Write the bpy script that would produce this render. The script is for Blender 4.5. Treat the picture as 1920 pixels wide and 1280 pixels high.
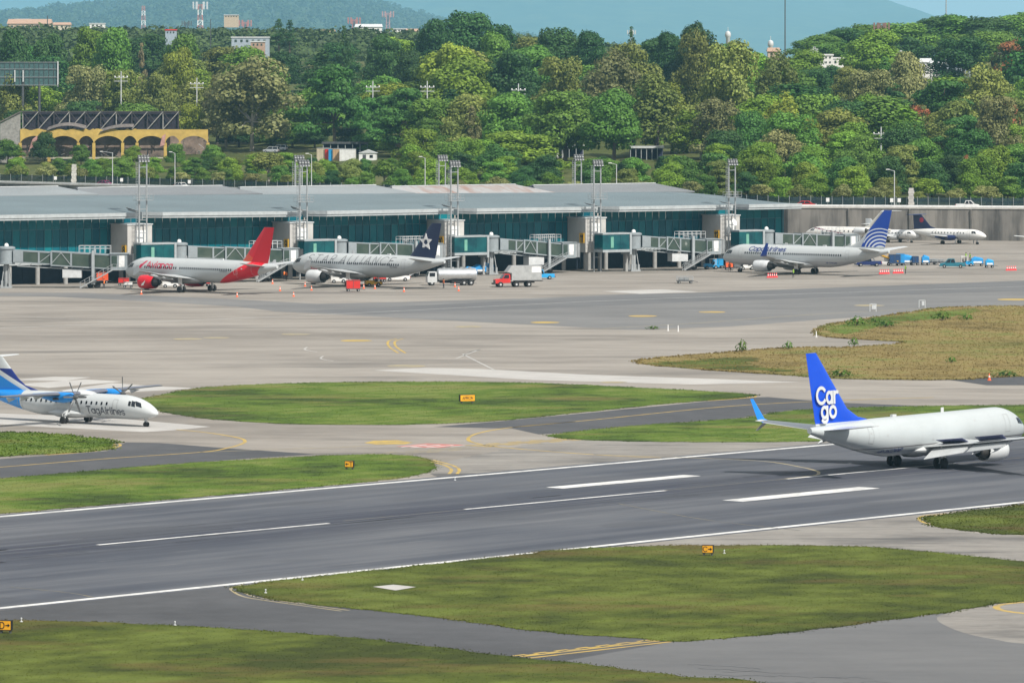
import bpy, bmesh, math, random
import numpy as np
from mathutils import Vector, Matrix
random.seed(7)
R = math.radians
for o in list(bpy.data.objects): bpy.data.objects.remove(o)
scene = bpy.context.scene
COL = scene.collection
# ------------------------------------------------------------------ camera, sky, sun, exposure
F, HC, YH, CX = 10400.0, 43.0, 90.0, 960.0      # focal length (photo px), eye height (m), horizon row, centre column
cam_d = bpy.data.cameras.new('camera'); cam = bpy.data.objects.new('camera', cam_d); COL.objects.link(cam)
cam_d.sensor_width = 36; cam_d.sensor_fit = 'HORIZONTAL'; cam_d.lens = F / 1920 * 36
cam_d.shift_y = (YH - 640) / 1920; cam_d.clip_start = 5; cam_d.clip_end = 90000
cam.location = (0, 0, HC); cam.rotation_euler = (R(90), 0, 0); scene.camera = cam
SUN_EL, SUN_AZ = R(47), R(138)                   # azimuth clockwise from +Y (the view direction)
SUN = Vector((math.sin(SUN_AZ) * math.cos(SUN_EL), math.cos(SUN_AZ) * math.cos(SUN_EL), math.sin(SUN_EL)))
world = bpy.data.worlds.new('World'); scene.world = world; world.use_nodes = True
wn = world.node_tree; bg = wn.nodes['Background']
sky = wn.nodes.new('ShaderNodeTexSky'); sky.sky_type = 'NISHITA'; sky.sun_disc = False
sky.sun_elevation = SUN_EL; sky.sun_rotation = SUN_AZ; sky.altitude = 1500
# scattered bright cloud over the whole dome
wt = wn.nodes.new('ShaderNodeTexCoord'); wm = wn.nodes.new('ShaderNodeMapping'); wm.inputs['Scale'].default_value = (1, 1, 3.2); wno = wn.nodes.new('ShaderNodeTexNoise'); wno.inputs['Scale'].default_value = 2.6; wno.inputs['Detail'].default_value = 7; wno.inputs['Roughness'].default_value = .58
wr = wn.nodes.new('ShaderNodeValToRGB'); wr.color_ramp.elements[0].position = .34; wr.color_ramp.elements[1].position = .50; wx = wn.nodes.new('ShaderNodeMix'); wx.data_type = 'RGBA'; wx.inputs[7].default_value = (12.0, 12.0, 12.0, 1)
wn.links.new(wt.outputs['Generated'], wm.inputs[0]); wn.links.new(wm.outputs[0], wno.inputs['Vector']); wn.links.new(wno.outputs['Fac'], wr.inputs[0]); wn.links.new(wr.outputs[0], wx.inputs[0]); wn.links.new(sky.outputs[0], wx.inputs[6]); wn.links.new(wx.outputs[2], bg.inputs[0]); bg.inputs[1].default_value = 0.05
sd = bpy.data.lights.new('sun', 'SUN'); sd.energy = 5.0; sd.angle = R(0.53); sd.color = (1.0, 0.945, 0.86)
sun = bpy.data.objects.new('sun', sd); COL.objects.link(sun); sun.rotation_euler = SUN.to_track_quat('Z', 'Y').to_euler(); sun.location = (300, 200, 400)
vs = scene.view_settings; vs.view_transform = 'Standard'; vs.look = 'None'; vs.exposure = 0.2; vs.gamma = 1.0; vs.use_curve_mapping = False
scene.render.engine = 'CYCLES'
cy = scene.cycles; cy.max_bounces = 6; cy.diffuse_bounces = 2; cy.glossy_bounces = 3; cy.transmission_bounces = 4; cy.transparent_max_bounces = 6; cy.volume_bounces = 1
# ------------------------------------------------------------------ surveying: photo pixel -> place
def G(px, py, z=0.0):
    Y = F * (HC - z) / (py - YH); return Vector(((px - CX) * Y / F, Y, z))
def P(px, py, Y): return Vector(((px - CX) * Y / F, Y, HC - (py - YH) * Y / F))
def zrow(py, Y): return HC - (py - YH) * Y / F
# ------------------------------------------------------------------ materials
MATS = {}
def new_mat(name):
    m = bpy.data.materials.new(name); m.use_nodes = True; MATS[name] = m
    return m, m.node_tree, m.node_tree.nodes['Principled BSDF']
def nd(nt, typ, **kw):
    n = nt.nodes.new(typ)
    for k, v in kw.items(): setattr(n, k, v)
    return n
def c4(c): return (c[0], c[1], c[2], 1)
def noise(nt, scale, detail=3, rough=.55, stretch=(1, 1, 1), coord='Object', dist=0):
    tc = nd(nt, 'ShaderNodeTexCoord'); mp = nd(nt, 'ShaderNodeMapping'); mp.inputs['Scale'].default_value = stretch
    n = nd(nt, 'ShaderNodeTexNoise'); n.inputs['Scale'].default_value = scale; n.inputs['Detail'].default_value = detail
    n.inputs['Roughness'].default_value = rough; n.inputs['Distortion'].default_value = dist
    nt.links.new(tc.outputs[coord], mp.inputs[0]); nt.links.new(mp.outputs[0], n.inputs['Vector'])
    return n.outputs['Fac']
def ramp(nt, fac, stops):
    r = nd(nt, 'ShaderNodeValToRGB'); e = r.color_ramp.elements
    while len(e) < len(stops): e.new(.5)
    for i, (p, c) in enumerate(stops):
        e[i].position = p; e[i].color = c4(c) if len(c) == 3 else c
    nt.links.new(fac, r.inputs[0]); return r.outputs[0]
def mixc(nt, fac, a, b, mode='MIX'):
    m = nd(nt, 'ShaderNodeMix', data_type='RGBA', blend_type=mode)
    if isinstance(fac, (int, float)): m.inputs[0].default_value = fac
    else: nt.links.new(fac, m.inputs[0])
    for s, v in ((6, a), (7, b)):
        if isinstance(v, (tuple, list)): m.inputs[s].default_value = c4(v)
        else: nt.links.new(v, m.inputs[s])
    return m.outputs[2]
def bump(nt, bs, fac, strength, dist=.05):
    b = nd(nt, 'ShaderNodeBump'); b.inputs['Strength'].default_value = strength; b.inputs['Distance'].default_value = dist
    nt.links.new(fac, b.inputs['Height']); nt.links.new(b.outputs[0], bs.inputs['Normal'])
def pmat(name, col, rough=.55, metal=0.0, var=.14, scale=1.3, spec=.5, stretch=(1, 1, 1), coat=0):
    """plain painted or bare surface with uneven wear"""
    if name in MATS: return MATS[name]
    m, nt, bs = new_mat(name)
    f = noise(nt, scale, 5, .62, stretch)
    lo = tuple(c * (1 - var) for c in col); hi = tuple(min(1, c * (1 + var * .7)) for c in col)
    nt.links.new(ramp(nt, f, [(.32, lo), (.68, hi)]), bs.inputs['Base Color'])
    bs.inputs['Roughness'].default_value = rough; bs.inputs['Metallic'].default_value = metal
    bs.inputs['Specular IOR Level'].default_value = spec
    if coat: bs.inputs['Coat Weight'].default_value = coat; bs.inputs['Coat Roughness'].default_value = .1
    return m
def livery(name, base, masks, rough=.3, xn=0.0, belly=None):
    """aircraft paint: colour fields bounded by straight or round lines in the aircraft's own axes (s = metres behind the nose, z = height)"""
    m, nt, bs = new_mat(name)
    tc = nd(nt, 'ShaderNodeTexCoord'); col = None
    f = noise(nt, .55, 5, .6, (.35, 1, 1))
    col = ramp(nt, f, [(.3, tuple(c * .90 for c in base)), (.7, base)])
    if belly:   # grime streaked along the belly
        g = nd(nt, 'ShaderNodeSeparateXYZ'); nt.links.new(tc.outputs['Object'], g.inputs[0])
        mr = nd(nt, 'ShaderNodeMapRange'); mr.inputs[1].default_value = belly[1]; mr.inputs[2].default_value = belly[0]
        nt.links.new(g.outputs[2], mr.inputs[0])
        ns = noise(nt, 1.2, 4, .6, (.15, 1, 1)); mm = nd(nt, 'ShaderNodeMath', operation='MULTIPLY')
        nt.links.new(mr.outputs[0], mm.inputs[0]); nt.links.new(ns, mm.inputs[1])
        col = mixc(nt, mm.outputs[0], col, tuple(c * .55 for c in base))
    def field(cond):
        if cond[0] == 'c':     # ring band: s0, z0, r0, r1
            _, s0, z0, r0, r1 = cond
            sub = nd(nt, 'ShaderNodeVectorMath', operation='SUBTRACT'); sub.inputs[1].default_value = (xn - s0, 0, z0)
            mul = nd(nt, 'ShaderNodeVectorMath', operation='MULTIPLY'); mul.inputs[1].default_value = (1, 0, 1)
            ln = nd(nt, 'ShaderNodeVectorMath', operation='LENGTH')
            nt.links.new(tc.outputs['Object'], sub.inputs[0]); nt.links.new(sub.outputs[0], mul.inputs[0]); nt.links.new(mul.outputs[0], ln.inputs[0])
            a = nd(nt, 'ShaderNodeMath', operation='GREATER_THAN'); b = nd(nt, 'ShaderNodeMath', operation='LESS_THAN')
            a.inputs[1].default_value = r0; b.inputs[1].default_value = r1
            nt.links.new(ln.outputs[1], a.inputs[0]); nt.links.new(ln.outputs[1], b.inputs[0])
            mu = nd(nt, 'ShaderNodeMath', operation='MULTIPLY'); nt.links.new(a.outputs[0], mu.inputs[0]); nt.links.new(b.outputs[0], mu.inputs[1])
            return mu.outputs[0]
        a, b, c = cond         # a*s + b*z + c > 0
        d = nd(nt, 'ShaderNodeVectorMath', operation='DOT_PRODUCT'); d.inputs[1].default_value = (-a, 0, b)
        nt.links.new(tc.outputs['Object'], d.inputs[0])
        g = nd(nt, 'ShaderNodeMath', operation='GREATER_THAN'); g.inputs[1].default_value = -(c + a * xn)
        nt.links.new(d.outputs['Value'], g.inputs[0]); return g.outputs[0]
    for mc, conds in masks:
        fac = None
        for cd in conds:
            q = field(cd)
            if fac is None: fac = q
            else:
                mu = nd(nt, 'ShaderNodeMath', operation='MULTIPLY'); nt.links.new(fac, mu.inputs[0]); nt.links.new(q, mu.inputs[1]); fac = mu.outputs[0]
        col = mixc(nt, fac, col, mc)
    nt.links.new(col, bs.inputs['Base Color']); bs.inputs['Roughness'].default_value = rough
    bs.inputs['Coat Weight'].default_value = .12; bs.inputs['Coat Roughness'].default_value = .15; bs.inputs['Specular IOR Level'].default_value = .35
    return m
# ------------------------------------------------------------------ mesh building
class MB:
    def __init__(s): s.v = []; s.f = []; s.mi = []; s.m = 0
    def add(s, vs, fs):
        o = len(s.v); s.v += [tuple(v) for v in vs]; s.f += [tuple(i + o for i in f) for f in fs]; s.mi += [s.m] * len(fs); return s
    def box(s, c, d, rz=0, ry=0, rx=0, taper=1.0):
        hx, hy, hz = d[0] / 2, d[1] / 2, d[2] / 2; M = Matrix.Rotation(rz, 3, 'Z') @ Matrix.Rotation(ry, 3, 'Y') @ Matrix.Rotation(rx, 3, 'X'); c = Vector(c); vs = []
        for z in (-1, 1):
            t = taper if z > 0 else 1
            for x, y in ((-1, -1), (1, -1), (1, 1), (-1, 1)): vs.append(c + M @ Vector((x * hx * t, y * hy * t, z * hz)))
        return s.add(vs, [(0, 3, 2, 1), (4, 5, 6, 7), (0, 1, 5, 4), (1, 2, 6, 5), (2, 3, 7, 6), (3, 0, 4, 7)])
    def bar(s, a, b, w, h=None):
        a, b = Vector(a), Vector(b); h = h or w; d = (b - a); L = d.length
        if L < 1e-6: return s
        d.normalize(); up = Vector((0, 0, 1)) if abs(d.z) < .95 else Vector((1, 0, 0)); x = d.cross(up).normalized(); y = x.cross(d)
        vs = [p + x * (i * w / 2) + y * (j * h / 2) for p in (a, b) for i, j in ((-1, -1), (1, -1), (1, 1), (-1, 1))]
        return s.add(vs, [(0, 1, 2, 3), (7, 6, 5, 4), (0, 4, 5, 1), (1, 5, 6, 2), (2, 6, 7, 3), (3, 7, 4, 0)])
    def cyl(s, a, b, r0, r1=None, n=12, cap=True):
        a, b = Vector(a), Vector(b); r1 = r0 if r1 is None else r1; d = (b - a).normalized(); up = Vector((0, 0, 1)) if abs(d.z) < .95 else Vector((1, 0, 0)); x = d.cross(up).normalized(); y = x.cross(d)
        vs = []
        for p, r in ((a, r0), (b, r1)):
            for k in range(n):
                t = 2 * math.pi * k / n; vs.append(p + x * (r * math.cos(t)) + y * (r * math.sin(t)))
        fs = [(k, (k + 1) % n, n + (k + 1) % n, n + k) for k in range(n)]
        if cap: fs += [tuple(range(n - 1, -1, -1)), tuple(range(n, 2 * n))]
        return s.add(vs, fs)
    def loft(s, rings, closed=True, caps=True):
        n = len(rings[0]); vs = [p for r in rings for p in r]; fs = []
        for i in range(len(rings) - 1):
            for k in range(n if closed else n - 1):
                k2 = (k + 1) % n; fs.append((i * n + k, i * n + k2, (i + 1) * n + k2, (i + 1) * n + k))
        if caps and closed: fs += [tuple(range(n - 1, -1, -1)), tuple((len(rings) - 1) * n + k for k in range(n))]
        return s.add(vs, fs)
    def lathe(s, prof, origin=(0, 0, 0), axis='x', n=20, ysc=1.0):
        """prof: list of (along, radius)"""
        o = Vector(origin); rings = []
        for t, r in prof:
            ring = []
            for k in range(n):
                a = 2 * math.pi * k / n; c, d = r * math.cos(a), r * math.sin(a)
                ring.append(o + (Vector((t, c * ysc, d)) if axis == 'x' else Vector((c, t, d)) if axis == 'y' else Vector((c, d * ysc, t))))
            rings.append(ring)
        return s.loft(rings)
    def prism(s, poly, z0, z1):
        n = len(poly); vs = [(p[0], p[1], z0) for p in poly] + [(p[0], p[1], z1) for p in poly]
        return s.add(vs, [tuple(range(n - 1, -1, -1)), tuple(range(n, 2 * n))] + [(k, (k + 1) % n, n + (k + 1) % n, n + k) for k in range(n)])
    def sideprism(s, poly, y0, y1):
        """outline in x,z pushed out along y"""
        n = len(poly); vs = [(p[0], y0, p[1]) for p in poly] + [(p[0], y1, p[1]) for p in poly]
        return s.add(vs, [tuple(range(n)), tuple(range(2 * n - 1, n - 1, -1))] + [(k, n + k, n + (k + 1) % n, (k + 1) % n) for k in range(n)])
    def mesh(s, name, mats, smooth=False, fix=True):
        me = bpy.data.meshes.new(name); me.from_pydata(s.v, [], s.f)
        for m in (mats if isinstance(mats, (list, tuple)) else [mats]): me.materials.append(m)
        me.polygons.foreach_set('material_index', s.mi)
        if fix:
            bm = bmesh.new(); bm.from_mesh(me); bmesh.ops.recalc_face_normals(bm, faces=bm.faces); bm.to_mesh(me); bm.free()
        if smooth:
            me.polygons.foreach_set('use_smooth', [True] * len(me.polygons)); me.set_sharp_from_angle(angle=R(38))
        me.update(); return me
    def build(s, name, mats, parent=None, smooth=False, loc=None, fix=True):
        return put(name, s.mesh(name, mats, smooth, fix), parent, loc)
def put(name, me, parent=None, loc=None, rz=0):
    o = bpy.data.objects.new(name, me); COL.objects.link(o); o.parent = parent
    if loc is not None: o.location = loc
    if rz: o.rotation_euler = (0, 0, rz)
    return o
def tag(o, label, cat, group=None):
    o['label'] = label; o['category'] = cat
    if group: o['group'] = group
    return o
def thing(name, label, cat, loc=(0, 0, 0), rz=0, group=None):
    o = bpy.data.objects.new(name, None); COL.objects.link(o); o.location = loc; o.rotation_euler = (0, 0, rz); o.empty_display_size = .5
    return tag(o, label, cat, group)
def structure(o): o['kind'] = 'structure'; return o
def stuff(o): o['kind'] = 'stuff'; return o
def dup(root, loc, rz=None, label=None, group=None, scale=None):
    def cp(o, par):
        c = o.copy(); COL.objects.link(c); c.parent = par
        for ch in KIDS.get(o.name, []): cp(ch, c)
        return c
    KIDS = {}
    def walk(o):
        KIDS[o.name] = [c for c in o.children]
        for c in KIDS[o.name]: walk(c)
    walk(root); r = cp(root, None); r.location = loc
    if rz is not None: r.rotation_euler = (0, 0, rz)
    if label: r['label'] = label
    if group: r['group'] = group
    if scale: r.scale = scale
    return r
def _arc(cx, cy, rx, ry, a0, a1, n=14): return [(cx + rx * math.cos(R(a0 + (a1 - a0) * k / n)), cy + ry * math.sin(R(a0 + (a1 - a0) * k / n))) for k in range(n + 1)]
def _circ(cx, cy, rx, ry): return _arc(cx, cy, rx, ry, 0, 360, 22)
_bowl = lambda y0, y1, w: [(0, y1), (w * .5, y1)] + _arc(w * .5, (y0 + y1) / 2, w * .5, (y1 - y0) / 2, 90, -90, 10) + [(0, y0)]
GLYPH = {  # single-stroke sans letters: strokes, advance (cap height 1, x-height .68)
    'A': ([[(0, 0), (.36, 1), (.72, 0)], [(.13, .33), (.59, .33)]], .72), 'v': ([[(0, .68), (.26, 0), (.52, .68)]], .52), 'i': ([[(.05, 0), (.05, .68)], [(.05, .86), (.05, .99)]], .1), 'a': ([_circ(.27, .34, .27, .34), [(.54, 0), (.54, .68)]], .54),
    'n': ([[(0, 0), (0, .68)], _arc(.25, .43, .25, .25, 180, 0) + [(.5, 0)]], .5), 'c': ([_arc(.3, .34, .3, .34, 45, 315)], .5), 'S': ([_arc(.27, .745, .26, .255, 30, 270) + _arc(.27, .25, .27, .25, 85, -150)], .54), 'T': ([[(0, 1), (.68, 1)], [(.34, 1), (.34, 0)]], .68),
    'R': ([[(0, 0), (0, 1)], _bowl(.48, 1, .54), [(.26, .48), (.56, 0)]], .56), 'L': ([[(0, 1), (0, 0), (.48, 0)]], .48), 'I': ([[(.03, 0), (.03, 1)]], .06), 'N': ([[(0, 0), (0, 1), (.6, 0), (.6, 1)]], .6), 'C': ([_arc(.46, .5, .46, .5, 42, 318, 20)], .78), 'E': ([[(.5, 1), (0, 1), (0, 0), (.5, 0)], [(0, .52), (.44, .52)]], .5),
    'o': ([_circ(.3, .34, .3, .34)], .6), 'p': ([[(0, .68), (0, -.28)], _circ(.28, .34, .28, .34)], .56), 'l': ([[(.05, 0), (.05, 1)]], .1), 'r': ([[(0, 0), (0, .68)], _arc(.27, .38, .27, .29, 180, 72, 8)], .33), 'e': ([[(.02, .35), (.55, .35)] + _arc(.285, .34, .27, .34, 5, 315)], .54), 's': ([_arc(.21, .51, .19, .17, 30, 270) + _arc(.21, .17, .21, .17, 85, -150)], .42),
    'g': ([_circ(.28, .34, .28, .34), [(.56, .68), (.56, -.04)] + _arc(.29, -.06, .27, .22, 0, -150, 10)], .56), 'O': ([_circ(.46, .5, .46, .5)], .92), 'P': ([[(0, 0), (0, 1)], _bowl(.44, 1, .56)], .56), 'D': ([[(0, 0), (0, 1)], _bowl(0, 1, .68)], .68), 'H': ([[(0, 0), (0, 1)], [(.6, 0), (.6, 1)], [(0, .5), (.6, .5)]], .6), 'W': ([[(0, 1), (.22, 0), (.44, .9), (.66, 0), (.88, 1)]], .88), 'V': ([[(0, 1), (.34, 0), (.68, 1)]], .68), 'M': ([[(0, 0), (0, 1), (.37, .2), (.74, 1), (.74, 0)]], .74), '-': ([[(0, .42), (.3, .42)]], .3),
    '0': ([_circ(.28, .5, .28, .5)], .56), '1': ([[(.02, .78), (.22, 1), (.22, 0)]], .28), '2': ([_arc(.27, .73, .26, .27, 160, -30, 10) + [(0, 0), (.54, 0)]], .54), '3': ([_arc(.25, .74, .24, .26, 150, -90, 10) + _arc(.25, .25, .27, .25, 90, -150, 10)], .52), '5': ([[(.48, 1), (.08, 1), (.05, .55)] + _arc(.26, .32, .26, .32, 120, -150, 12)], .52), '7': ([[(0, 1), (.52, 1), (.16, 0)]], .52), '8': ([_circ(.27, .75, .23, .25), _circ(.27, .26, .27, .26)], .54), '9': ([_circ(.27, .68, .27, .32), [(.54, .68), (.5, .35), (.24, 0)]], .54)}
def text_mesh(body, cap, stroke=.13, shear=0.0, gap=.2, xs=1.0):
    """stroke lettering in the u,v plane, cap height in metres; each stroke lies a hair above the one before"""
    b = MB(); x = 0.0; w = stroke * cap / 2; layer = 0
    for ch in body:
        if ch == ' ': x += .4; continue
        strokes, adv = GLYPH[ch]
        for st in strokes:
            pts = []
            for p, q in zip(st, st[1:]):
                n = max(1, int(math.hypot(q[0] - p[0], q[1] - p[1]) / .12))
                pts += [(p[0] + (q[0] - p[0]) * k / n, p[1] + (q[1] - p[1]) * k / n) for k in range(n)]
            pts.append(st[-1]); g = [Vector(((x + p[0] + shear * p[1]) * cap * xs, p[1] * cap)) for p in pts]; closed = (Vector(st[0]) - Vector(st[-1])).length < 1e-4; vs = []; m_ = len(g)
            for i in range(m_):
                a = g[i] - g[i - 1] if i else (g[0] - g[-2] if closed else g[1] - g[0]); c = g[i + 1] - g[i] if i < m_ - 1 else (g[1] - g[0] if closed else g[-1] - g[-2])
                a, c = a.normalized(), c.normalized(); n_ = Vector((-(a.y + c.y), a.x + c.x)); n_ = n_.normalized() if n_.length > 1e-6 else Vector((-a.y, a.x)); k = min(1.6, 1 / max(.3, n_.dot(Vector((-a.y, a.x)))))
                e = Vector((0, 0))
                if not closed and i == 0: e = -a * w * .9
                if not closed and i == m_ - 1: e = c * w * .9
                for sg in (-1, 1): q = g[i] + e + n_ * (w * k * sg); vs.append((q.x, q.y, layer * .0015))
            b.add(vs, [(2 * i, 2 * i + 2, 2 * i + 3, 2 * i + 1) for i in range(m_ - 1)]); layer = (layer + 1) % 4
        x += adv + gap
    me = bpy.data.meshes.new('lettering'); me.from_pydata(b.v, [], b.f); me.update(); me['w'] = (x - gap) * cap * xs
    return me
def flat_text(body, cap, mat, parent, origin, xdir, ydir, stroke=.14, name='lettering', xs=1.0, gap=.2):
    me = text_mesh(body, cap, stroke, 0, gap, xs); me.materials.append(mat); x, y = Vector(xdir).normalized(), Vector(ydir).normalized(); z = x.cross(y); o = Vector(origin)
    vv = [v.co.copy() for v in me.vertices]; cx, cyy = (min(v.x for v in vv) + max(v.x for v in vv)) / 2, (min(v.y for v in vv) + max(v.y for v in vv)) / 2
    for v, c in zip(me.vertices, vv): v.co = o + x * (c.x - cx) + y * (c.y - cyy) + z * c.z
    return put(name, me, parent)
# common paints
M_WHITE = pmat('paint_white', (.78, .78, .77), .4); M_STEEL = pmat('galvanised_steel', (.42, .44, .45), .45, .5)
M_LGREY = pmat('paint_light_grey', (.55, .57, .58), .45); M_GREY = pmat('paint_grey', (.32, .34, .35), .5); M_DARK = pmat('dark_rubber', (.02, .02, .022), .75)
M_DGREY = pmat('dark_grey_metal', (.09, .095, .1), .5, .2); M_RED = pmat('paint_red', (.62, .03, .025), .35); M_ORANGE = pmat('cone_orange', (.85, .14, .04), .5)
M_BLUE = pmat('paint_blue', (.02, .22, .55), .4); M_NAVY = pmat('paint_navy', (.012, .025, .11), .3); M_YEL = pmat('paint_yellow', (.75, .42, .03), .5)
M_BLACK = pmat('paint_black', (.012, .012, .014), .5); M_CONC = pmat('cast_concrete', (.48, .46, .43), .8, var=.22, scale=.6)
M_GLASSD = pmat('dark_window_glass', (.012, .016, .022), .08, var=.1); M_ALU = pmat('bare_aluminium', (.6, .61, .62), .3, .8)
# ================================================================== SETTING: airfield ground
def ground_mat(name, stops, s1, s2, s3, rough=.9, stretch=(1, 1, 1), w=(.5, .3, .2), bmp=.3, spots=None, con=.62, mow=False):
    m, nt, bs = new_mat(name)
    a, b, c = noise(nt, s1, 3, .55, stretch), noise(nt, s2, 4, .6, stretch), noise(nt, s3, 4, .7, stretch)
    def mul(x, k):
        q = nd(nt, 'ShaderNodeMath', operation='MULTIPLY'); nt.links.new(x, q.inputs[0]); q.inputs[1].default_value = k; return q.outputs[0]
    def addn(x, y):
        q = nd(nt, 'ShaderNodeMath', operation='ADD'); nt.links.new(x, q.inputs[0]); nt.links.new(y, q.inputs[1]); return q.outputs[0]
    f = addn(addn(mul(a, w[0]), mul(b, w[1])), mul(c, w[2]))
    col = ramp(nt, f, [(.5 + (p_ - .5) * con, c_) for p_, c_ in stops])
    if mow:   # faint passes of the mower, along the runway
        w_ = nd(nt, 'ShaderNodeTexWave'); w_.bands_direction = 'Y'; w_.inputs['Scale'].default_value = .085; w_.inputs['Distortion'].default_value = 5; w_.inputs['Detail'].default_value = 3; w_.inputs['Detail Scale'].default_value = .4
        tc_ = nd(nt, 'ShaderNodeTexCoord'); mp_ = nd(nt, 'ShaderNodeMapping'); mp_.inputs['Rotation'].default_value = (0, 0, -R(48.5)); nt.links.new(tc_.outputs['Object'], mp_.inputs[0]); nt.links.new(mp_.outputs[0], w_.inputs[0]); col = mixc(nt, .07, col, w_.outputs[0], 'OVERLAY')
    if spots:
        d = ramp(nt, noise(nt, spots[0], 5, .65, spots[2] if len(spots) > 2 else (1, 1, 1)), [(.52, (0, 0, 0)), (.68, (.85, .85, .85))])
        col = mixc(nt, d, col, spots[1])
    nt.links.new(col, bs.inputs['Base Color']); bs.inputs['Roughness'].default_value = rough; bs.inputs['Specular IOR Level'].default_value = .2
    bump(nt, bs, c, bmp, .04); return m
M_APRON = ground_mat('apron_concrete', [(.30, (0.1841, 0.1674, 0.1488)), (.45, (0.2437, 0.2223, 0.1981)), (.58, (0.2864, 0.2632, 0.2353)), (.72, (0.3181, 0.293, 0.2623))], .022, .11, 1.1, .85, (.55, 1.3, 1), (.45, .4, .15), .15, (.045, (0.1411, 0.1308, 0.1204), (.4, 1.6, 1)))
M_PALE = ground_mat('pale_new_concrete', [(.3, (0.3666, 0.3549, 0.3432)), (.7, (0.468, 0.4563, 0.4368))], .05, .3, 2, .85)
M_TAXC = ground_mat('worn_taxiway_concrete', [(.3, (0.1665, 0.1565, 0.1465)), (.5, (0.2331, 0.2198, 0.2031)), (.7, (0.2864, 0.2731, 0.2498))], .05, .25, 2, .85, (.6, 1.4, 1), (.4, .4, .2), .2, (.09, (0.07992, 0.07992, 0.08125), (.5, 1.5, 1)))
M_ASPH = ground_mat('taxiway_asphalt', [(.3, (0.06069, 0.06212, 0.06783)), (.7, (0.09643, 0.09853, 0.1057))], .06, .4, 3, .85)
M_ASPG = ground_mat('grey_weathered_asphalt', [(.3, (0.1407, 0.1407, 0.1421)), (.7, (0.2025, 0.2005, 0.1976))], .04, .25, 2, .85, (.6, 1.4, 1))
M_ASPD = ground_mat('taxilane_asphalt', [(.3, (0.1142, 0.1163, 0.121)), (.7, (0.1579, 0.1593, 0.1626))], .05, .3, 2, .85, (.6, 1.4, 1))
GR_BRIGHT = [(.30, (0.03438, 0.05845, 0.006876)), (.44, (0.06189, 0.1066, 0.009627)), (.56, (0.08596, 0.1375, 0.01375)), (.70, (0.1307, 0.165, 0.03438))]
GR_OLIVE = [(.30, (0.03379, 0.04527, 0.00535)), (.44, (0.0536, 0.0719, 0.007135)), (.56, (0.07281, 0.09185, 0.0107)), (.70, (0.102, 0.1298, 0.02021))]
GR_BROWN = [(.30, (0.1268, 0.09715, 0.03211)), (.44, (0.1817, 0.1351, 0.04647)), (.56, (0.2239, 0.1732, 0.06337)), (.70, (0.1436, 0.1521, 0.03802))]
M_GRB = ground_mat('bright_turf', GR_BRIGHT, .045, .22, 2.2, .95, (1, 1, 1), (.5, .38, .12), .25, (.09, (0.165, 0.138, 0.046), (.4, 1, 1)), con=.40, mow=True)
M_GRO = ground_mat('olive_turf', GR_OLIVE, .05, .22, 2.2, .95, (1, 1, 1), (.48, .40, .12), .25, (.09, (0.118, 0.083, 0.026), (.4, 1, 1)), con=.40, mow=True)
M_GRD = ground_mat('dry_grass', GR_BROWN, .05, .25, 2.2, .95, (1, 1, 1), (.45, .35, .2), .3, (.035, (0.092, 0.116, 0.0224), (.6, 1, 1)), con=.40)
M_EARTH = ground_mat('rough_ground', [(.3, (.05, .07, .02)), (.7, (.12, .11, .05))], .01, .1, 1, .95)
WHITE_P = ground_mat('white_runway_paint', [(.3, (.42, .42, .42)), (.5, (.62, .62, .61)), (.66, (.72, .72, .71))], .3, 1.2, 5, .7)
YEL_P = ground_mat('yellow_taxi_paint', [(.32, (.30, .235, .12)), (.62, (.50, .345, .075))], .3, 1.2, 5, .7)
YELF_P = ground_mat('faded_yellow_paint', [(.34, (.255, .235, .195)), (.64, (.36, .30, .17))], .3, 1.2, 5, .7)
GHOST_P = ground_mat('ghost_yellow_paint', [(.35, (.12, .122, .128)), (.65, (.22, .195, .13))], .3, 1.2, 5, .7)
RED_P = ground_mat('faded_red_paint', [(.36, (.33, .2, .18)), (.6, (.52, .15, .13))], .5, 1.6, 5, .7)
PALE_P = ground_mat('faded_white_paint', [(.3, (0.328, 0.3198, 0.3075)), (.62, (0.451, 0.4428, 0.4264))], .4, 1.2, 5, .7)

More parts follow.
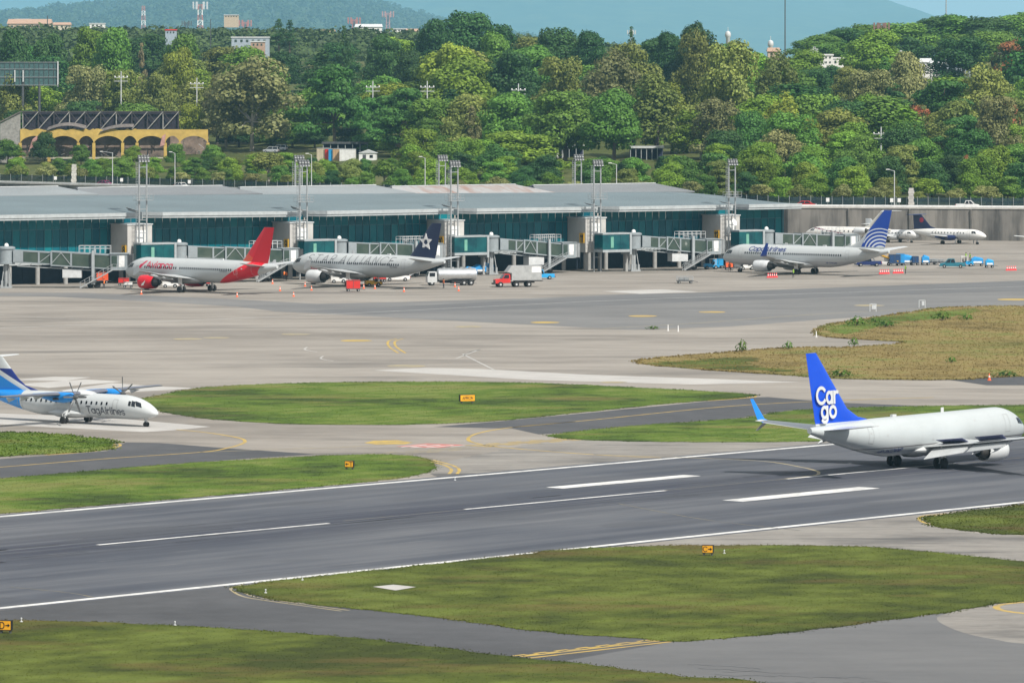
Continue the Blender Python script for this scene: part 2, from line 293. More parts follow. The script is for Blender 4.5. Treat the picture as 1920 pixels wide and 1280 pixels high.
def xy(p): return (p[0], p[1])
def smooth_pts(pts, n=6, closed=False):
    out = []; N = len(pts)
    for i in range(N if closed else N - 1):
        p0 = pts[(i - 1) % N] if closed or i > 0 else pts[0]; p1 = pts[i]; p2 = pts[(i + 1) % N]; p3 = pts[(i + 2) % N] if closed or i + 2 < N else pts[-1]
        for k in range(n):
            t = k / n; out.append(tuple(.5 * ((2 * p1[j]) + (-p0[j] + p2[j]) * t + (2 * p0[j] - 5 * p1[j] + 4 * p2[j] - p3[j]) * t * t + (-p0[j] + 3 * p1[j] - 3 * p2[j] + p3[j]) * t ** 3) for j in (0, 1)))
    if not closed: out.append(tuple(pts[-1]))
    return out
def sheet(name, pts, z, mat, jitter=0.0, smooth=0, parent=None, px=True):
    if smooth: pts = smooth_pts(pts, smooth, True)
    g = [xy(G(*p)) for p in pts] if px else [tuple(p) for p in pts]
    if jitter:
        q = []
        for i in range(len(g)):
            a, b = Vector(g[i]), Vector(g[(i + 1) % len(g)]); L = (b - a).length; n = max(1, min(60, int(L / 1.1)))
            nrm = Vector((-(b - a).y, (b - a).x)).normalized() if L > 0 else Vector((0, 0))
            for k in range(n):
                p = a.lerp(b, k / n) + nrm * random.uniform(-jitter, jitter); q.append((p.x, p.y))
        g = q
    me = bpy.data.meshes.new(name); me.from_pydata([(x, y, z) for x, y in g], [], [tuple(range(len(g)))]); me.materials.append(mat)
    bm = bmesh.new(); bm.from_mesh(me); bmesh.ops.triangulate(bm, faces=bm.faces[:], ngon_method='EAR_CLIP')
    for f in bm.faces:
        if f.normal.z < 0: f.normal_flip()
    bm.to_mesh(me); bm.free()
    o = put(name, me, parent); o['pts'] = None; del o['pts']
    return o, g
def ribbon(name, pts, w, z, mat, parent, smooth=0, dash=None, px=True, off=0.0):
    if smooth: pts = smooth_pts(pts, smooth)
    g = [Vector(xy(G(*p))) for p in pts] if px else [Vector(p) for p in pts]
    b = MB(); acc = 0; n = len(g); nr = []
    for i in range(n):
        d = (g[min(i + 1, n - 1)] - g[max(i - 1, 0)]).normalized(); nr.append(Vector((-d.y, d.x)))
    for i in range(n - 1):
        a, c = g[i] + nr[i] * off, g[i + 1] + nr[i + 1] * off; L = (c - a).length; segs = [(0, 1)]
        if dash:
            segs = []; t = 0
            while t < L: segs.append((t / L, min(1, (t + dash[0]) / L))); t += dash[0] + dash[1]
        for s0, s1 in segs:
            p, q = a.lerp(c, s0), a.lerp(c, s1); n0, n1 = nr[i].lerp(nr[i + 1], s0) * w / 2, nr[i].lerp(nr[i + 1], s1) * w / 2
            b.add([(p.x - n0.x, p.y - n0.y, z), (q.x - n1.x, q.y - n1.y, z), (q.x + n1.x, q.y + n1.y, z), (p.x + n0.x, p.y + n0.y, z)], [(0, 1, 2, 3)])
    return b.build(name, mat, parent)
# the sheet under everything, out to the horizon
b = MB(); b.add([(-12000, -300, -.06), (12000, -300, -.06), (12000, 49900, -.06), (-12000, 49900, -.06)], [(0, 1, 2, 3)])
ground = structure(b.build('ground', M_EARTH))
apron, _ = sheet('apron', [(-160, 330), (260, 330), (260, 1250), (-400, 1250), (-400, 700)], 0.0, M_APRON, px=False); structure(apron)
# runway in its own axes: local x runs along it
RA, RB = G(0, 968), G(1546, 834); RW_ANG = math.atan2(RB.y - RA.y, RB.x - RA.x)
C0, C1 = G(186, 1021.3), G(1245, 919); rc = (C0 + C1) / 2; rw_dir = Vector((math.cos(RW_ANG), math.sin(RW_ANG))); rw_nrm = Vector((-rw_dir.y, rw_dir.x))
far_off = (RA.xy - rc.xy).dot(rw_nrm); near_pt = G(640, 1073.3); near_off = (near_pt.xy - rc.xy).dot(rw_nrm)
print('RUNWAY angle', math.degrees(RW_ANG), 'edges', far_off, near_off)
m, nt, bs = new_mat('runway_asphalt')
f1, f2, f3 = noise(nt, .25, 4, .6, (.06, 1, 1)), noise(nt, .05, 3, .5, (.5, 1, 1)), noise(nt, 3, 4, .7)
col = mixc(nt, .5, ramp(nt, f1, [(.40, (0.05547, 0.06065, 0.07692)), (.5, (0.08875, 0.09537, 0.1124)), (.60, (0.1294, 0.1346, 0.1479))]), ramp(nt, f2, [(.42, (0.06287, 0.06952, 0.08875)), (.58, (0.1146, 0.1191, 0.1317))]))
tc = nd(nt, 'ShaderNodeTexCoord'); sx = nd(nt, 'ShaderNodeSeparateXYZ'); nt.links.new(tc.outputs['Object'], sx.inputs[0])
ab = nd(nt, 'ShaderNodeMath', operation='ABSOLUTE'); nt.links.new(sx.outputs[1], ab.inputs[0])
mr = nd(nt, 'ShaderNodeMapRange'); mr.inputs[1].default_value = 10.5; mr.inputs[2].default_value = 2.5; nt.links.new(ab.outputs[0], mr.inputs[0])
mu = nd(nt, 'ShaderNodeMath', operation='MULTIPLY'); nt.links.new(mr.outputs[0], mu.inputs[0]); nt.links.new(ramp(nt, noise(nt, .9, 3, .6, (.03, 1, 1)), [(.38, (0.1849, 0.1849, 0.1849)), (.55, (1, 1, 1))]), mu.inputs[1])
col = mixc(nt, mu.outputs[0], col, (0.04068, 0.04438, 0.06361))                       # tyre rubber laid down along the middle
sc = ramp(nt, noise(nt, 1.4, 4, .7, (.05, 1, 1)), [(.62, (0, 0, 0)), (.70, (.6, .6, .6))]); col = mixc(nt, sc, col, (0.2219, 0.2219, 0.2219))
pt = ramp(nt, noise(nt, .09, 2, .4, (.35, 1, 1)), [(.57, (0, 0, 0)), (.585, (0.4068, 0.4068, 0.4068))]); col = mixc(nt, pt, col, (0.06287, 0.06656, 0.07766))   # resurfaced patches
nt.links.new(col, bs.inputs['Base Color']); bs.inputs['Roughness'].default_value = .8; bs.inputs['Specular IOR Level'].default_value = .25; bump(nt, bs, f3, .2, .02)
b = MB(); b.add([(-330, near_off - 1.2, 0), (420, near_off - 1.2, 0), (420, far_off + 1.6, 0), (-330, far_off + 1.6, 0)], [(0, 1, 2, 3)])
runway = structure(b.build('runway', m, None, loc=(rc.x, rc.y, .008))); runway.rotation_euler = (0, 0, RW_ANG)
def rw_local(px, py):
    d = G(px, py).xy - rc.xy; return (d.dot(rw_dir), d.dot(rw_nrm))
def rw_line(name, x0, x1, y, w, mat, z=.004):
    b = MB(); b.add([(x0, y - w / 2, z), (x1, y - w / 2, z), (x1, y + w / 2, z), (x0, y + w / 2, z)], [(0, 1, 2, 3)]); return b.build(name, mat, runway)
rw_line('edge_line', -330, 420, far_off, .95, WHITE_P); rw_line('edge_line', -330, 420, near_off, .95, WHITE_P)
for (a, c) in (((186, 1021.3), (614, 980.3)), ((875, 954.6), (1245, 919)), ((1471, 897.3), (1792, 868.5))):
    rw_line('centre_line', rw_local(*a)[0], rw_local(*c)[0], (rw_local(*a)[1] + rw_local(*c)[1]) / 2, .55, WHITE_P)
    print('CL', rw_local(*a), rw_local(*c))
for (a, c) in (((640, 976), (875, 954.6)), ((1245, 919), (1471, 897.3)), ((1792, 868.5), (1990, 851))):
    rw_line('guide_line', rw_local(*a)[0], rw_local(*c)[0], (rw_local(*a)[1] + rw_local(*c)[1]) / 2 - .1, .2, GHOST_P, .003)
for A, B_, C_, D in (((1025, 913.3), (1057, 915.5), (1311, 892), (1283, 889.5)), ((1360, 936.7), (1389, 940.7), (1646, 915), (1613, 912.3))):
    pa, pb, pc, pd = (rw_local(*q) for q in (A, B_, C_, D)); print('BLOCK', pa, pb, pc, pd)
    rw_line('touchdown_mark', (pa[0] + pb[0]) / 2, (pc[0] + pd[0]) / 2, (pa[1] + pb[1] + pc[1] + pd[1]) / 4, abs(pa[1] + pd[1] - pb[1] - pc[1]) / 2, WHITE_P)
b = MB()
for k in range(46):
    x0 = random.uniform(-120, 150); y0 = random.choice([-1, 1]) * random.uniform(1.2, 7.5); L = random.uniform(6, 38); b.add([(x0, y0, .0025), (x0 + L, y0 + random.uniform(-.4, .4), .0025), (x0 + L, y0 + .35, .0025), (x0, y0 + .28, .0025)], [(0, 1, 2, 3)])
b.build('tyre_marks', ground_mat('tyre_rubber', [(.3, (.035, .037, .045)), (.7, (.075, .08, .095))], .2, 1, 5, .8), runway)
b = MB()
for k in range(34):
    p = Vector((random.uniform(-120, 150), random.uniform(near_off + 2, far_off - 2), .002)); st = random.choice([0, 0, math.pi / 2])
    for q in range(random.randint(6, 16)):
        a_ = st + random.gauss(0, .25); e = p + Vector((math.cos(a_), math.sin(a_), 0)) * random.uniform(.6, 1.4); b.bar(p, e, .07, .003); p = e
b.build('crack_seal', pmat('bitumen', (.05, .052, .058), .7), runway)
# asphalt and concrete laid over the apron sheet
def pav(name, pts, z, mat, **k): o, g = sheet(name, pts, z, mat, **k); return structure(o)
lane = pav('taxilane', [(430, 573), (760, 566), (1000, 559), (1180, 551), (1300, 549), (1920, 527), (2300, 515), (2300, 570), (1920, 574), (1530, 600), (1370, 612), (1180, 618), (900, 604), (640, 590), (520, 584)], .004, M_ASPG)
lane2 = pav('taxilane_strip', [(560, 583), (700, 577), (1180, 553), (1300, 549), (1920, 526), (2300, 514), (2300, 532), (1920, 545), (1300, 566), (1000, 579), (700, 589)], .008, M_ASPD)
stand = pav('stand_strip', [(-300, 545), (0, 549), (160, 549), (420, 560), (640, 572), (480, 577), (300, 566), (100, 556), (-300, 552)], .006, M_ASPG)
t_left = pav('taxiway', [(-300, 888), (0, 860), (100, 853), (200, 845), (237, 829), (300, 830), (400, 838), (590, 851), (480, 858), (240, 876), (0, 897), (-300, 922)], .004, M_ASPH)
t_mid = pav('taxiway', [(813, 800), (930, 790), (1120, 772), (1390, 746), (1440, 744), (1560, 754), (1760, 762), (1480, 769), (1390, 783), (1200, 797), (1090, 810), (1010, 814), (960, 803)], .004, M_ASPH)
t_right = pav('taxiway', [(1780, 712), (1860, 708), (1990, 704), (2100, 716), (1920, 722), (1850, 722)], .004, M_ASPH)
t_shoulder = pav('taxiway_shoulder', [(1000, 830), (1120, 824), (1560, 826), (1920, 800), (1920, 815), (1560, 836), (1120, 872), (820, 898), (800, 880), (830, 868), (860, 860)], .004, M_TAXC, jitter=.3)
t_d = pav('taxiway', [(-300, 1195), (0, 1144), (440, 1094), (480, 1110), (560, 1130), (800, 1152), (1030, 1182), (1260, 1199), (1270, 1215), (1130, 1246), (960, 1232), (700, 1209), (300, 1174), (0, 1166), (-300, 1220)], .004, M_ASPH)
t_e = pav('taxiway_slab', [(1275, 1200), (1500, 1181), (1760, 1150), (1800, 1140), (1920, 1128), (2300, 1090), (2300, 1420), (1480, 1420), (1300, 1275), (1060, 1238)], .0065, M_ASPD)
t_pad = pav('concrete_pad', [(1757, 1157), (1772, 1172), (1815, 1188), (1870, 1199), (1920, 1206), (2100, 1215), (2200, 1150), (2000, 1126), (1920, 1127), (1840, 1135), (1790, 1146)], .0105, M_TAXC, smooth=4)
t_c = pav('taxiway_concrete', [(1240, 1018), (1290, 1009), (1640, 972), (1730, 962), (1738, 978), (1770, 990), (1830, 998), (1920, 1004), (2200, 1020), (2200, 1075), (1920, 1055), (1700, 1033), (1480, 1024), (1330, 1022)], .004, M_TAXC)
pav('apron_slab', [(700, 694), (800, 689.5), (900, 691.5), (1100, 702), (1330, 710), (1500, 716), (1300, 720.5), (1000, 712)], .004, M_PALE)
pav('taxiway_slab', [(-200, 768), (0, 775), (200, 782), (395, 799.5), (330, 806), (270, 809.5), (100, 801), (0, 795), (-200, 786)], .004, M_PALE)
pav('apron_slab', [(1130, 546), (1240, 542.5), (1310, 547), (1200, 551)], .009, M_PALE)
for pts in ([(20, 712), (100, 706), (170, 707), (120, 714)], [(30, 720), (160, 711), (230, 715), (90, 727)], [(110, 732), (210, 718), (300, 724), (370, 727.5), (290, 732), (200, 737)]):
    pav('apron_patch', pts, .004, M_PALE)
# grass islands
ISL = []
def island(name, pts, mat, z=.03, jit=.35, sm=4):
    o, g = sheet(name, pts, z, mat, jitter=jit, smooth=sm); structure(o); ISL.append((g, mat, z)); return g
g1 = island('grass_verge', [(-300, 800), (0, 810), (80, 812), (200, 824), (211, 832), (195, 844), (100, 851), (0, 856), (-300, 880)], M_GRB)
g2 = island('grass_strip', [(-300, 924), (0, 897), (300, 872), (560, 856), (720, 852), (790, 858), (814, 872), (795, 888), (640, 908), (0, 963), (-300, 990)], M_GRB)
g3 = island('grass_island', [(268, 752), (300, 740), (400, 725), (640, 716.5), (960, 717), (1200, 727), (1390, 737.5), (1402, 744), (1250, 757), (1100, 772), (930, 789), (760, 796), (560, 795), (420, 788), (310, 773)], M_GRB)
g4 = island('grass_island', [(1030, 818), (1080, 809), (1200, 797), (1390, 784), (1480, 770), (1640, 763), (1920, 759), (2250, 758), (2250, 800), (1920, 818), (1540, 827), (1360, 829), (1130, 826)], M_GRB)
g5 = island('dry_grass_field', [(1195, 681), (1230, 672), (1360, 661), (1480, 652), (1600, 651), (1692, 642), (1600, 636), (1535, 629), (1545, 612), (1640, 596), (1760, 578), (1840, 575), (1920, 574), (2300, 572), (2300, 704), (1920, 706), (1790, 712), (1600, 711), (1450, 702), (1300, 692)], M_GRD, .05, .5)
structure(sheet('grass_patch', [(1545, 618), (1600, 604), (1700, 589), (1790, 581), (1840, 579), (1800, 592), (1700, 603), (1640, 615), (1590, 627)], .06, M_GRB, jitter=1.2, smooth=4)[0]); structure(sheet('grass_patch', [(1215, 683), (1300, 676), (1420, 668), (1400, 684), (1500, 697), (1400, 695), (1290, 689)], .06, M_GRO, jitter=1.5, smooth=4)[0])
g6 = island('grass_field', [(442, 1104), (455, 1097), (560, 1084), (700, 1069), (960, 1041), (1050, 1030), (1240, 1023), (1330, 1022.5), (1560, 1023), (1700, 1031), (1860, 1046), (2000, 1058), (2300, 1070), (2300, 1085), (1920, 1127), (1860, 1133), (1750, 1151), (1500, 1183), (1290, 1202), (1200, 1197), (1000, 1182), (800, 1155), (600, 1134), (490, 1119)], M_GRO)
g7 = island('grass_field', [(-300, 1180), (0, 1163), (300, 1171), (640, 1193), (800, 1211), (960, 1230), (1100, 1245), (1280, 1268), (1450, 1290), (1450, 1420), (-300, 1420)], M_GRO)
g8 = island('grass_verge', [(1733, 972), (1760, 965), (1830, 956), (1920, 946), (2200, 915), (2200, 1010), (1920, 1003), (1830, 997), (1765, 988), (1738, 979)], M_GRO)
slab = structure(sheet('concrete_slab', [(699, 1100.5), (738, 1096.5), (780, 1101), (742, 1107.5)], .06, M_PALE)[0])
def inside(p, poly):
    x, y = p; c = False; n = len(poly); j = n - 1
    for i in range(n):
        xi, yi = poly[i]; xj, yj = poly[j]
        if (yi > y) != (yj > y) and x < (xj - xi) * (y - yi) / (yj - yi) + xi: c = not c
        j = i
    return c
def inside_np(x, y, poly):
    c = np.zeros(len(x), bool); n = len(poly); j = n - 1
    for i in range(n):
        xi, yi = poly[i]; xj, yj = poly[j]
        if yi != yj: c ^= ((yi > y) != (yj > y)) & (x < (xj - xi) * (y - yi) / (yj - yi) + xi)
        j = i
    return c
rng = np.random.default_rng(3)
def tufts(name, label, poly, mat, z, n, edge_n, h0, h1):
    """thousands of grass tufts over an island, thicker along its edge"""
    P_ = np.array(poly); X0, Y0 = P_.min(0); X1, Y1 = P_.max(0)
    x = rng.uniform(X0, X1, n * 3); y = rng.uniform(Y0, Y1, n * 3); vis = np.abs(x / y) < .105
    k = inside_np(x, y, poly) & vis; x, y = x[k][:n], y[k][:n]
    nxt = np.roll(P_, -1, 0); L = np.linalg.norm(nxt - P_, axis=1); vis = (np.abs(P_[:, 0] / P_[:, 1]) < .105); pr = L * vis; pr /= pr.sum()
    edge_n = int(edge_n * .4); e = rng.choice(len(P_), edge_n, p=pr); t = rng.random(edge_n)[:, None]; q = P_[e] * (1 - t) + nxt[e] * t + rng.normal(0, .35, (edge_n, 2))
    hh = np.concatenate([rng.uniform(h0, h1, len(x)), rng.uniform(h0 * 1.5, h1 * 1.5, edge_n)])
    c = np.concatenate([np.stack([x, y], 1), q]); N = len(c); a = rng.uniform(0, 2 * np.pi, N); w = hh * rng.uniform(.5, 1.3, N)
    V = np.zeros((N, 6, 3))
    for i in range(2):
        dx, dy = np.cos(a + i * 1.4) * w, np.sin(a + i * 1.4) * w
        V[:, i * 3 + 0] = np.stack([c[:, 0] - dx, c[:, 1] - dy, np.full(N, z)], 1); V[:, i * 3 + 1] = np.stack([c[:, 0] + dx, c[:, 1] + dy, np.full(N, z)], 1)
        V[:, i * 3 + 2] = np.stack([c[:, 0] + rng.normal(0, .5, N) * w, c[:, 1] + rng.normal(0, .5, N) * w, z + hh], 1)
    me = bpy.data.meshes.new(name); me.from_pydata(V.reshape(-1, 3).tolist(), [], np.arange(N * 6).reshape(-1, 3).tolist()); me.materials.append(mat)
    o = stuff(put(name, me)); return tag(o, label, 'grass')
tufts('grass_tufts', 'olive grass tufts covering the large field below the runway edge', g6, M_GRO, .03, 24000, 9000, .015, .05)
tufts('grass_tufts', 'dark olive grass tufts in the bottom left corner field', g7, M_GRO, .03, 16000, 5000, .015, .05)
tufts('grass_tufts', 'bright green grass tufts on the strip along the left runway edge', g2, M_GRB, .03, 12000, 5000, .015, .05)
tufts('grass_tufts', 'green grass tufts on the long island with the apron sign', g3, M_GRB, .03, 12000, 6000, .015, .06)
tufts('grass_tufts', 'green grass tufts on the island behind the cargo jet', g4, M_GRB, .03, 8000, 4000, .015, .06)
tufts('grass_tufts', 'green grass tufts on the small verge in front of the propeller airliner', g1, M_GRB, .03, 5000, 1500, .04, .12)
tufts('grass_tufts', 'tall dry brown grass tufts on the rough field at right', g5, M_GRD, .05, 14000, 7000, .04, .13)
tufts('grass_tufts', 'olive grass tufts on the small verge at the right frame edge', g8, M_GRO, .03, 5000, 2000, .02, .08)
# painted taxi lines, parts of the sheets they lie on (apron z=0, so heights clear every sheet)
def yl(pts, w=.4, mat=None, par=None, sm=5, z=.013, **k): return ribbon('taxi_line', pts, w, z, mat or YEL_P, par or apron, sm, **k)
yl([(-100, 884), (0, 875.5), (200, 859.5), (375, 847.5), (425, 840), (453, 832), (459, 826), (445, 820), (390, 811), (330, 805)], .4, YEL_P, t_left)
yl([(375, 847.5), (430, 845.4), (520, 842), (640, 838), (720, 834)], .35, YELF_P, t_left)
for o_ in (0, .55): yl([(90, 853), (175, 846), (212, 840), (226, 835), (221, 831)], .28, YEL_P, t_left, off=o_)
yl([(1080, 790), (960, 801), (900, 811), (878, 821.5), (890, 830), (947, 839), (1113, 852), (1240, 858)], .4, YEL_P, t_mid)
yl([(960, 801), (1120, 786), (1360, 762), (1560, 751), (1750, 745)], .4, YEL_P, t_mid)
for o_ in (0, .6): yl([(1330, 751.5), (1390, 747), (1416, 744), (1413, 740)], .3, YEL_P, t_mid, off=o_)
yl([(812, 862.5), (847, 871.5), (861, 880), (857, 888)], .35, YEL_P, t_shoulder); yl([(812, 862.5), (847, 871.5), (861, 880), (857, 888)], .35, YEL_P, t_shoulder, off=-.8)
for o_, d in ((0, None), (1.0, (2, 1.4)), (-1.0, None), (-2, (2, 1.4))):
    ribbon('hold_line', [(883, 836), (1066, 822.5)], .45, .013, YEL_P, t_shoulder, dash=d, off=o_)
    ribbon('hold_line', [(650, 856), (873, 838.5)], .4, .013, YELF_P, apron, dash=d, off=o_)
yl([(1113, 852), (1300, 858), (1433, 864.5), (1500, 875), (1529, 882), (1535, 886.5), (1526, 891), (1471, 897.3)], .35, YELF_P, runway, z=.013).matrix_parent_inverse = (Matrix.Translation((rc.x, rc.y, .008)) @ Matrix.Rotation(RW_ANG, 4, 'Z')).inverted()
yl([(20, 1100), (130, 1111), (175, 1119.5)], .2, GHOST_P, t_d, z=.02); yl([(1160, 944), (1280, 967), (1360, 979), (1450, 989), (1500, 994)], .2, GHOST_P, t_c, z=.02)
for o_ in (0, .75): yl([(457, 1095), (434, 1101.5), (437, 1108), (457, 1118), (500, 1125.5), (640, 1145)], .26, YELF_P, t_d, off=o_)
for o_ in (0, .8): yl([(1775, 962.5), (1735, 966), (1723, 972), (1735, 980), (1775, 989.5)], .32, YEL_P, t_c, off=o_)
yl([(2010, 1122), (1940, 1127), (1885, 1132), (1868, 1138), (1885, 1145), (1940, 1151), (2010, 1154)], .55, YEL_P, t_pad, z=.018)
ribbon('hold_line', [(993, 1233), (1257, 1202.5)], .38, .013, YEL_P, t_d); ribbon('hold_line', [(976, 1230.5), (1240, 1200.3)], .38, .013, YEL_P, t_d)
ribbon('hold_line', [(962, 1229), (1218, 1199)], .38, .013, YEL_P, t_d, dash=(1.3, .9)); ribbon('hold_line', [(985, 1228), (1232, 1199)], .36, .013, YEL_P, t_d, dash=(1.3, .9))
yl([(743, 635), (728, 640), (730, 650), (747, 662)], .35); yl([(743, 635), (728, 640), (730, 650), (747, 662)], .35, off=1.0)
yl([(855, 672), (900, 655), (868, 664), (920, 690), (930, 695)], .3, PALE_P, sm=0)
yl([(-200, 623), (0, 615), (320, 602), (640, 588), (1120, 564.5), (1440, 553), (1920, 537), (2200, 528)], .5, PALE_P); yl([(1130, 616), (1310, 605.5), (1480, 592.5), (1640, 583), (1920, 570)], .4, YELF_P)
yl([(0, 590), (200, 601), (420, 606)], .3, PALE_P)
for (x, y, mt, rx) in ((352, 635.5, YELF_P, 2.2), (405, 633, YELF_P, 2.0), (555, 626.5, YELF_P, 2.2), (668, 638.5, YEL_P, 2.3), (878, 612.5, YELF_P, 2.1), (1022, 604.5, YEL_P, 2.3), (1205, 592.5, YEL_P, 2.3), (1335, 585, YEL_P, 2.2), (762, 686, YELF_P, 2.6), (1905, 561.5, YEL_P, 3.2), (1630, 572.6, YELF_P, 2.6), (1150, 716.5, YELF_P, 1.8)):
    c = G(x, y); b = MB(); b.add([(c.x + rx * math.cos(t * .3142), c.y + rx * 1.1 * math.sin(t * .3142), .013) for t in range(20)], [tuple(range(20))]); b.build('stand_number_disc', mt, apron)
c0 = [(683, 830), (700, 826), (745, 825), (774, 829), (760, 832.5), (705, 833)]; o, _ = sheet('painted_panel', c0, .013, YEL_P, parent=apron)
o, _ = sheet('painted_panel', [(742, 837), (800, 831), (874, 834), (820, 839.5)], .013, RED_P, parent=apron)
for q in ([(752, 838), (800, 833.5)], [(770, 839), (826, 834)], [(800, 839), (850, 834.5)], [(845, 837.5), (872, 835)]): ribbon('painted_stroke', q, .35, .017, WHITE_P, apron)
for k, (x, y) in enumerate(((620, 672.5), (590, 655.5))): yl([(x - 14, y - 5), (x - 18, y), (x + 5, y + 4)], .3, PALE_P)
# sealed cracks in the grey taxiway slab
b = MB()
for (x, y) in ((1310, 1252), (1355, 1259), (1340, 1263), (1440, 1266), (1430, 1279), (1540, 1270), (1580, 1279), (1290, 1245)):
    p = G(x, y)
    for k in range(14):
        q = p + Vector((random.uniform(.1, .5), random.uniform(-.55, .45), 0)); b.bar((p.x, p.y, .012), (q.x, q.y, .012), .09, .004); p = q
b.build('crack_seal', pmat('bitumen', (.05, .052, .058), .7), t_e)
# ================================================================== TERMINAL
T0 = G(10, 540); T_ANG = R(33.5); tC, tS = math.cos(T_ANG), math.sin(T_ANG)
def TU(px, y0):
    """distance along the terminal at which the line y0 metres behind the bridge heads shows at column px"""
    k = (px - CX) / F; return (T0.x - y0 * tS - k * (T0.y + y0 * tC)) / (k * tS - tC)
def TY(u, y): return T0.y + u * tS + y * tC
def TW(u, y, z=0.0): return Vector((T0.x + u * tC - y * tS, T0.y + u * tS + y * tC, z))
def TZ(px, row, y): return zrow(row, TY(TU(px, y), y))
# teal sun-control glass: dark, slightly wavy, mirror-like
m, nt, bs = new_mat('teal_curtain_glass'); oi = nd(nt, 'ShaderNodeObjectInfo')
base = ramp(nt, oi.outputs['Random'], [(0, (.002, .075, .11)), (.5, (.003, .12, .16)), (1, (.004, .18, .21))])
nt.links.new(base, bs.inputs['Base Color']); bs.inputs['Roughness'].default_value = .06; bs.inputs['IOR'].default_value = 1.6; bs.inputs['Specular Tint'].default_value = (.45, .9, 1, 1)
bump(nt, bs, noise(nt, .35, 3), .3, .12); M_TEAL = m
m, nt, bs = new_mat('green_corridor_glass'); bs.inputs['Roughness'].default_value = .07
nt.links.new(ramp(nt, noise(nt, .5, 3), [(.3, (.002, .045, .06)), (.7, (.006, .10, .11))]), bs.inputs['Base Color']); M_TEAL2 = m
m, nt, bs = new_mat('bridge_window_glass'); bs.inputs['Roughness'].default_value = .06
nt.links.new(ramp(nt, noise(nt, .35, 4), [(.3, (.03, .055, .045)), (.7, (.075, .10, .08))]), bs.inputs['Base Color']); M_BGLASS = m
def roof_mat(name, c, ribs=2.2):
    m, nt, bs = new_mat(name)
    w = nd(nt, 'ShaderNodeTexWave'); w.wave_type = 'BANDS'; w.bands_direction = 'X'; w.inputs['Scale'].default_value = ribs; tcn = nd(nt, 'ShaderNodeTexCoord'); nt.links.new(tcn.outputs['Object'], w.inputs[0])
    col = ramp(nt, noise(nt, .12, 5, .65, (.4, 1, 1)), [(.3, tuple(k * .86 for k in c)), (.7, tuple(k * 1.1 for k in c))]); col = mixc(nt, .12, col, w.outputs[0], 'MULTIPLY')
    nt.links.new(col, bs.inputs['Base Color']); bs.inputs['Roughness'].default_value = .5; bs.inputs['Metallic'].default_value = .15
    bump(nt, bs, w.outputs[1], .4, .06); return m
M_ROOF = roof_mat('standing_seam_roof', (.165, .215, .235)); M_ROOF2 = roof_mat('corrugated_grey_roof', (.23, .245, .26), 4); M_ROOF3 = roof_mat('pale_sheet_roof', (.30, .33, .345), 4)
m, nt, bs = new_mat('rusty_sheet_roof')
nt.links.new(ramp(nt, noise(nt, .35, 5, .65, (1, .15, 1)), [(.46, (.33, .335, .34)), (.64, (.27, .18, .15))]), bs.inputs['Base Color']); bs.inputs['Roughness'].default_value = .7; M_RUST = m
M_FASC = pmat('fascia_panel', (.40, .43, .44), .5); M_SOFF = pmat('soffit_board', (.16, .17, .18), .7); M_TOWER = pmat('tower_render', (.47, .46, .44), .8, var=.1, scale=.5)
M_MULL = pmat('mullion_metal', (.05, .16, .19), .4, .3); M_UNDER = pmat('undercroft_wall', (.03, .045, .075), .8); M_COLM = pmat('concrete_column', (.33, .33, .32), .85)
term = thing('terminal_building', 'long airport concourse with teal glass wall and sweeping grey metal roof', 'terminal', TW(0, 0), T_ANG)
BAYS = [(-160, 258, 412, 405), (284, 566, 404.2, 401.8), (594, 850, 401.8, 396.9), (876, 1120, 396.9, 393.2), (1144, 1374, 393.2, 389.4), (1396, 1503, 389.2, 387)]
Y_EAVE, Y_FAC, Z_FL = 4.2, 9.0, 4.2
N_PANE = 0
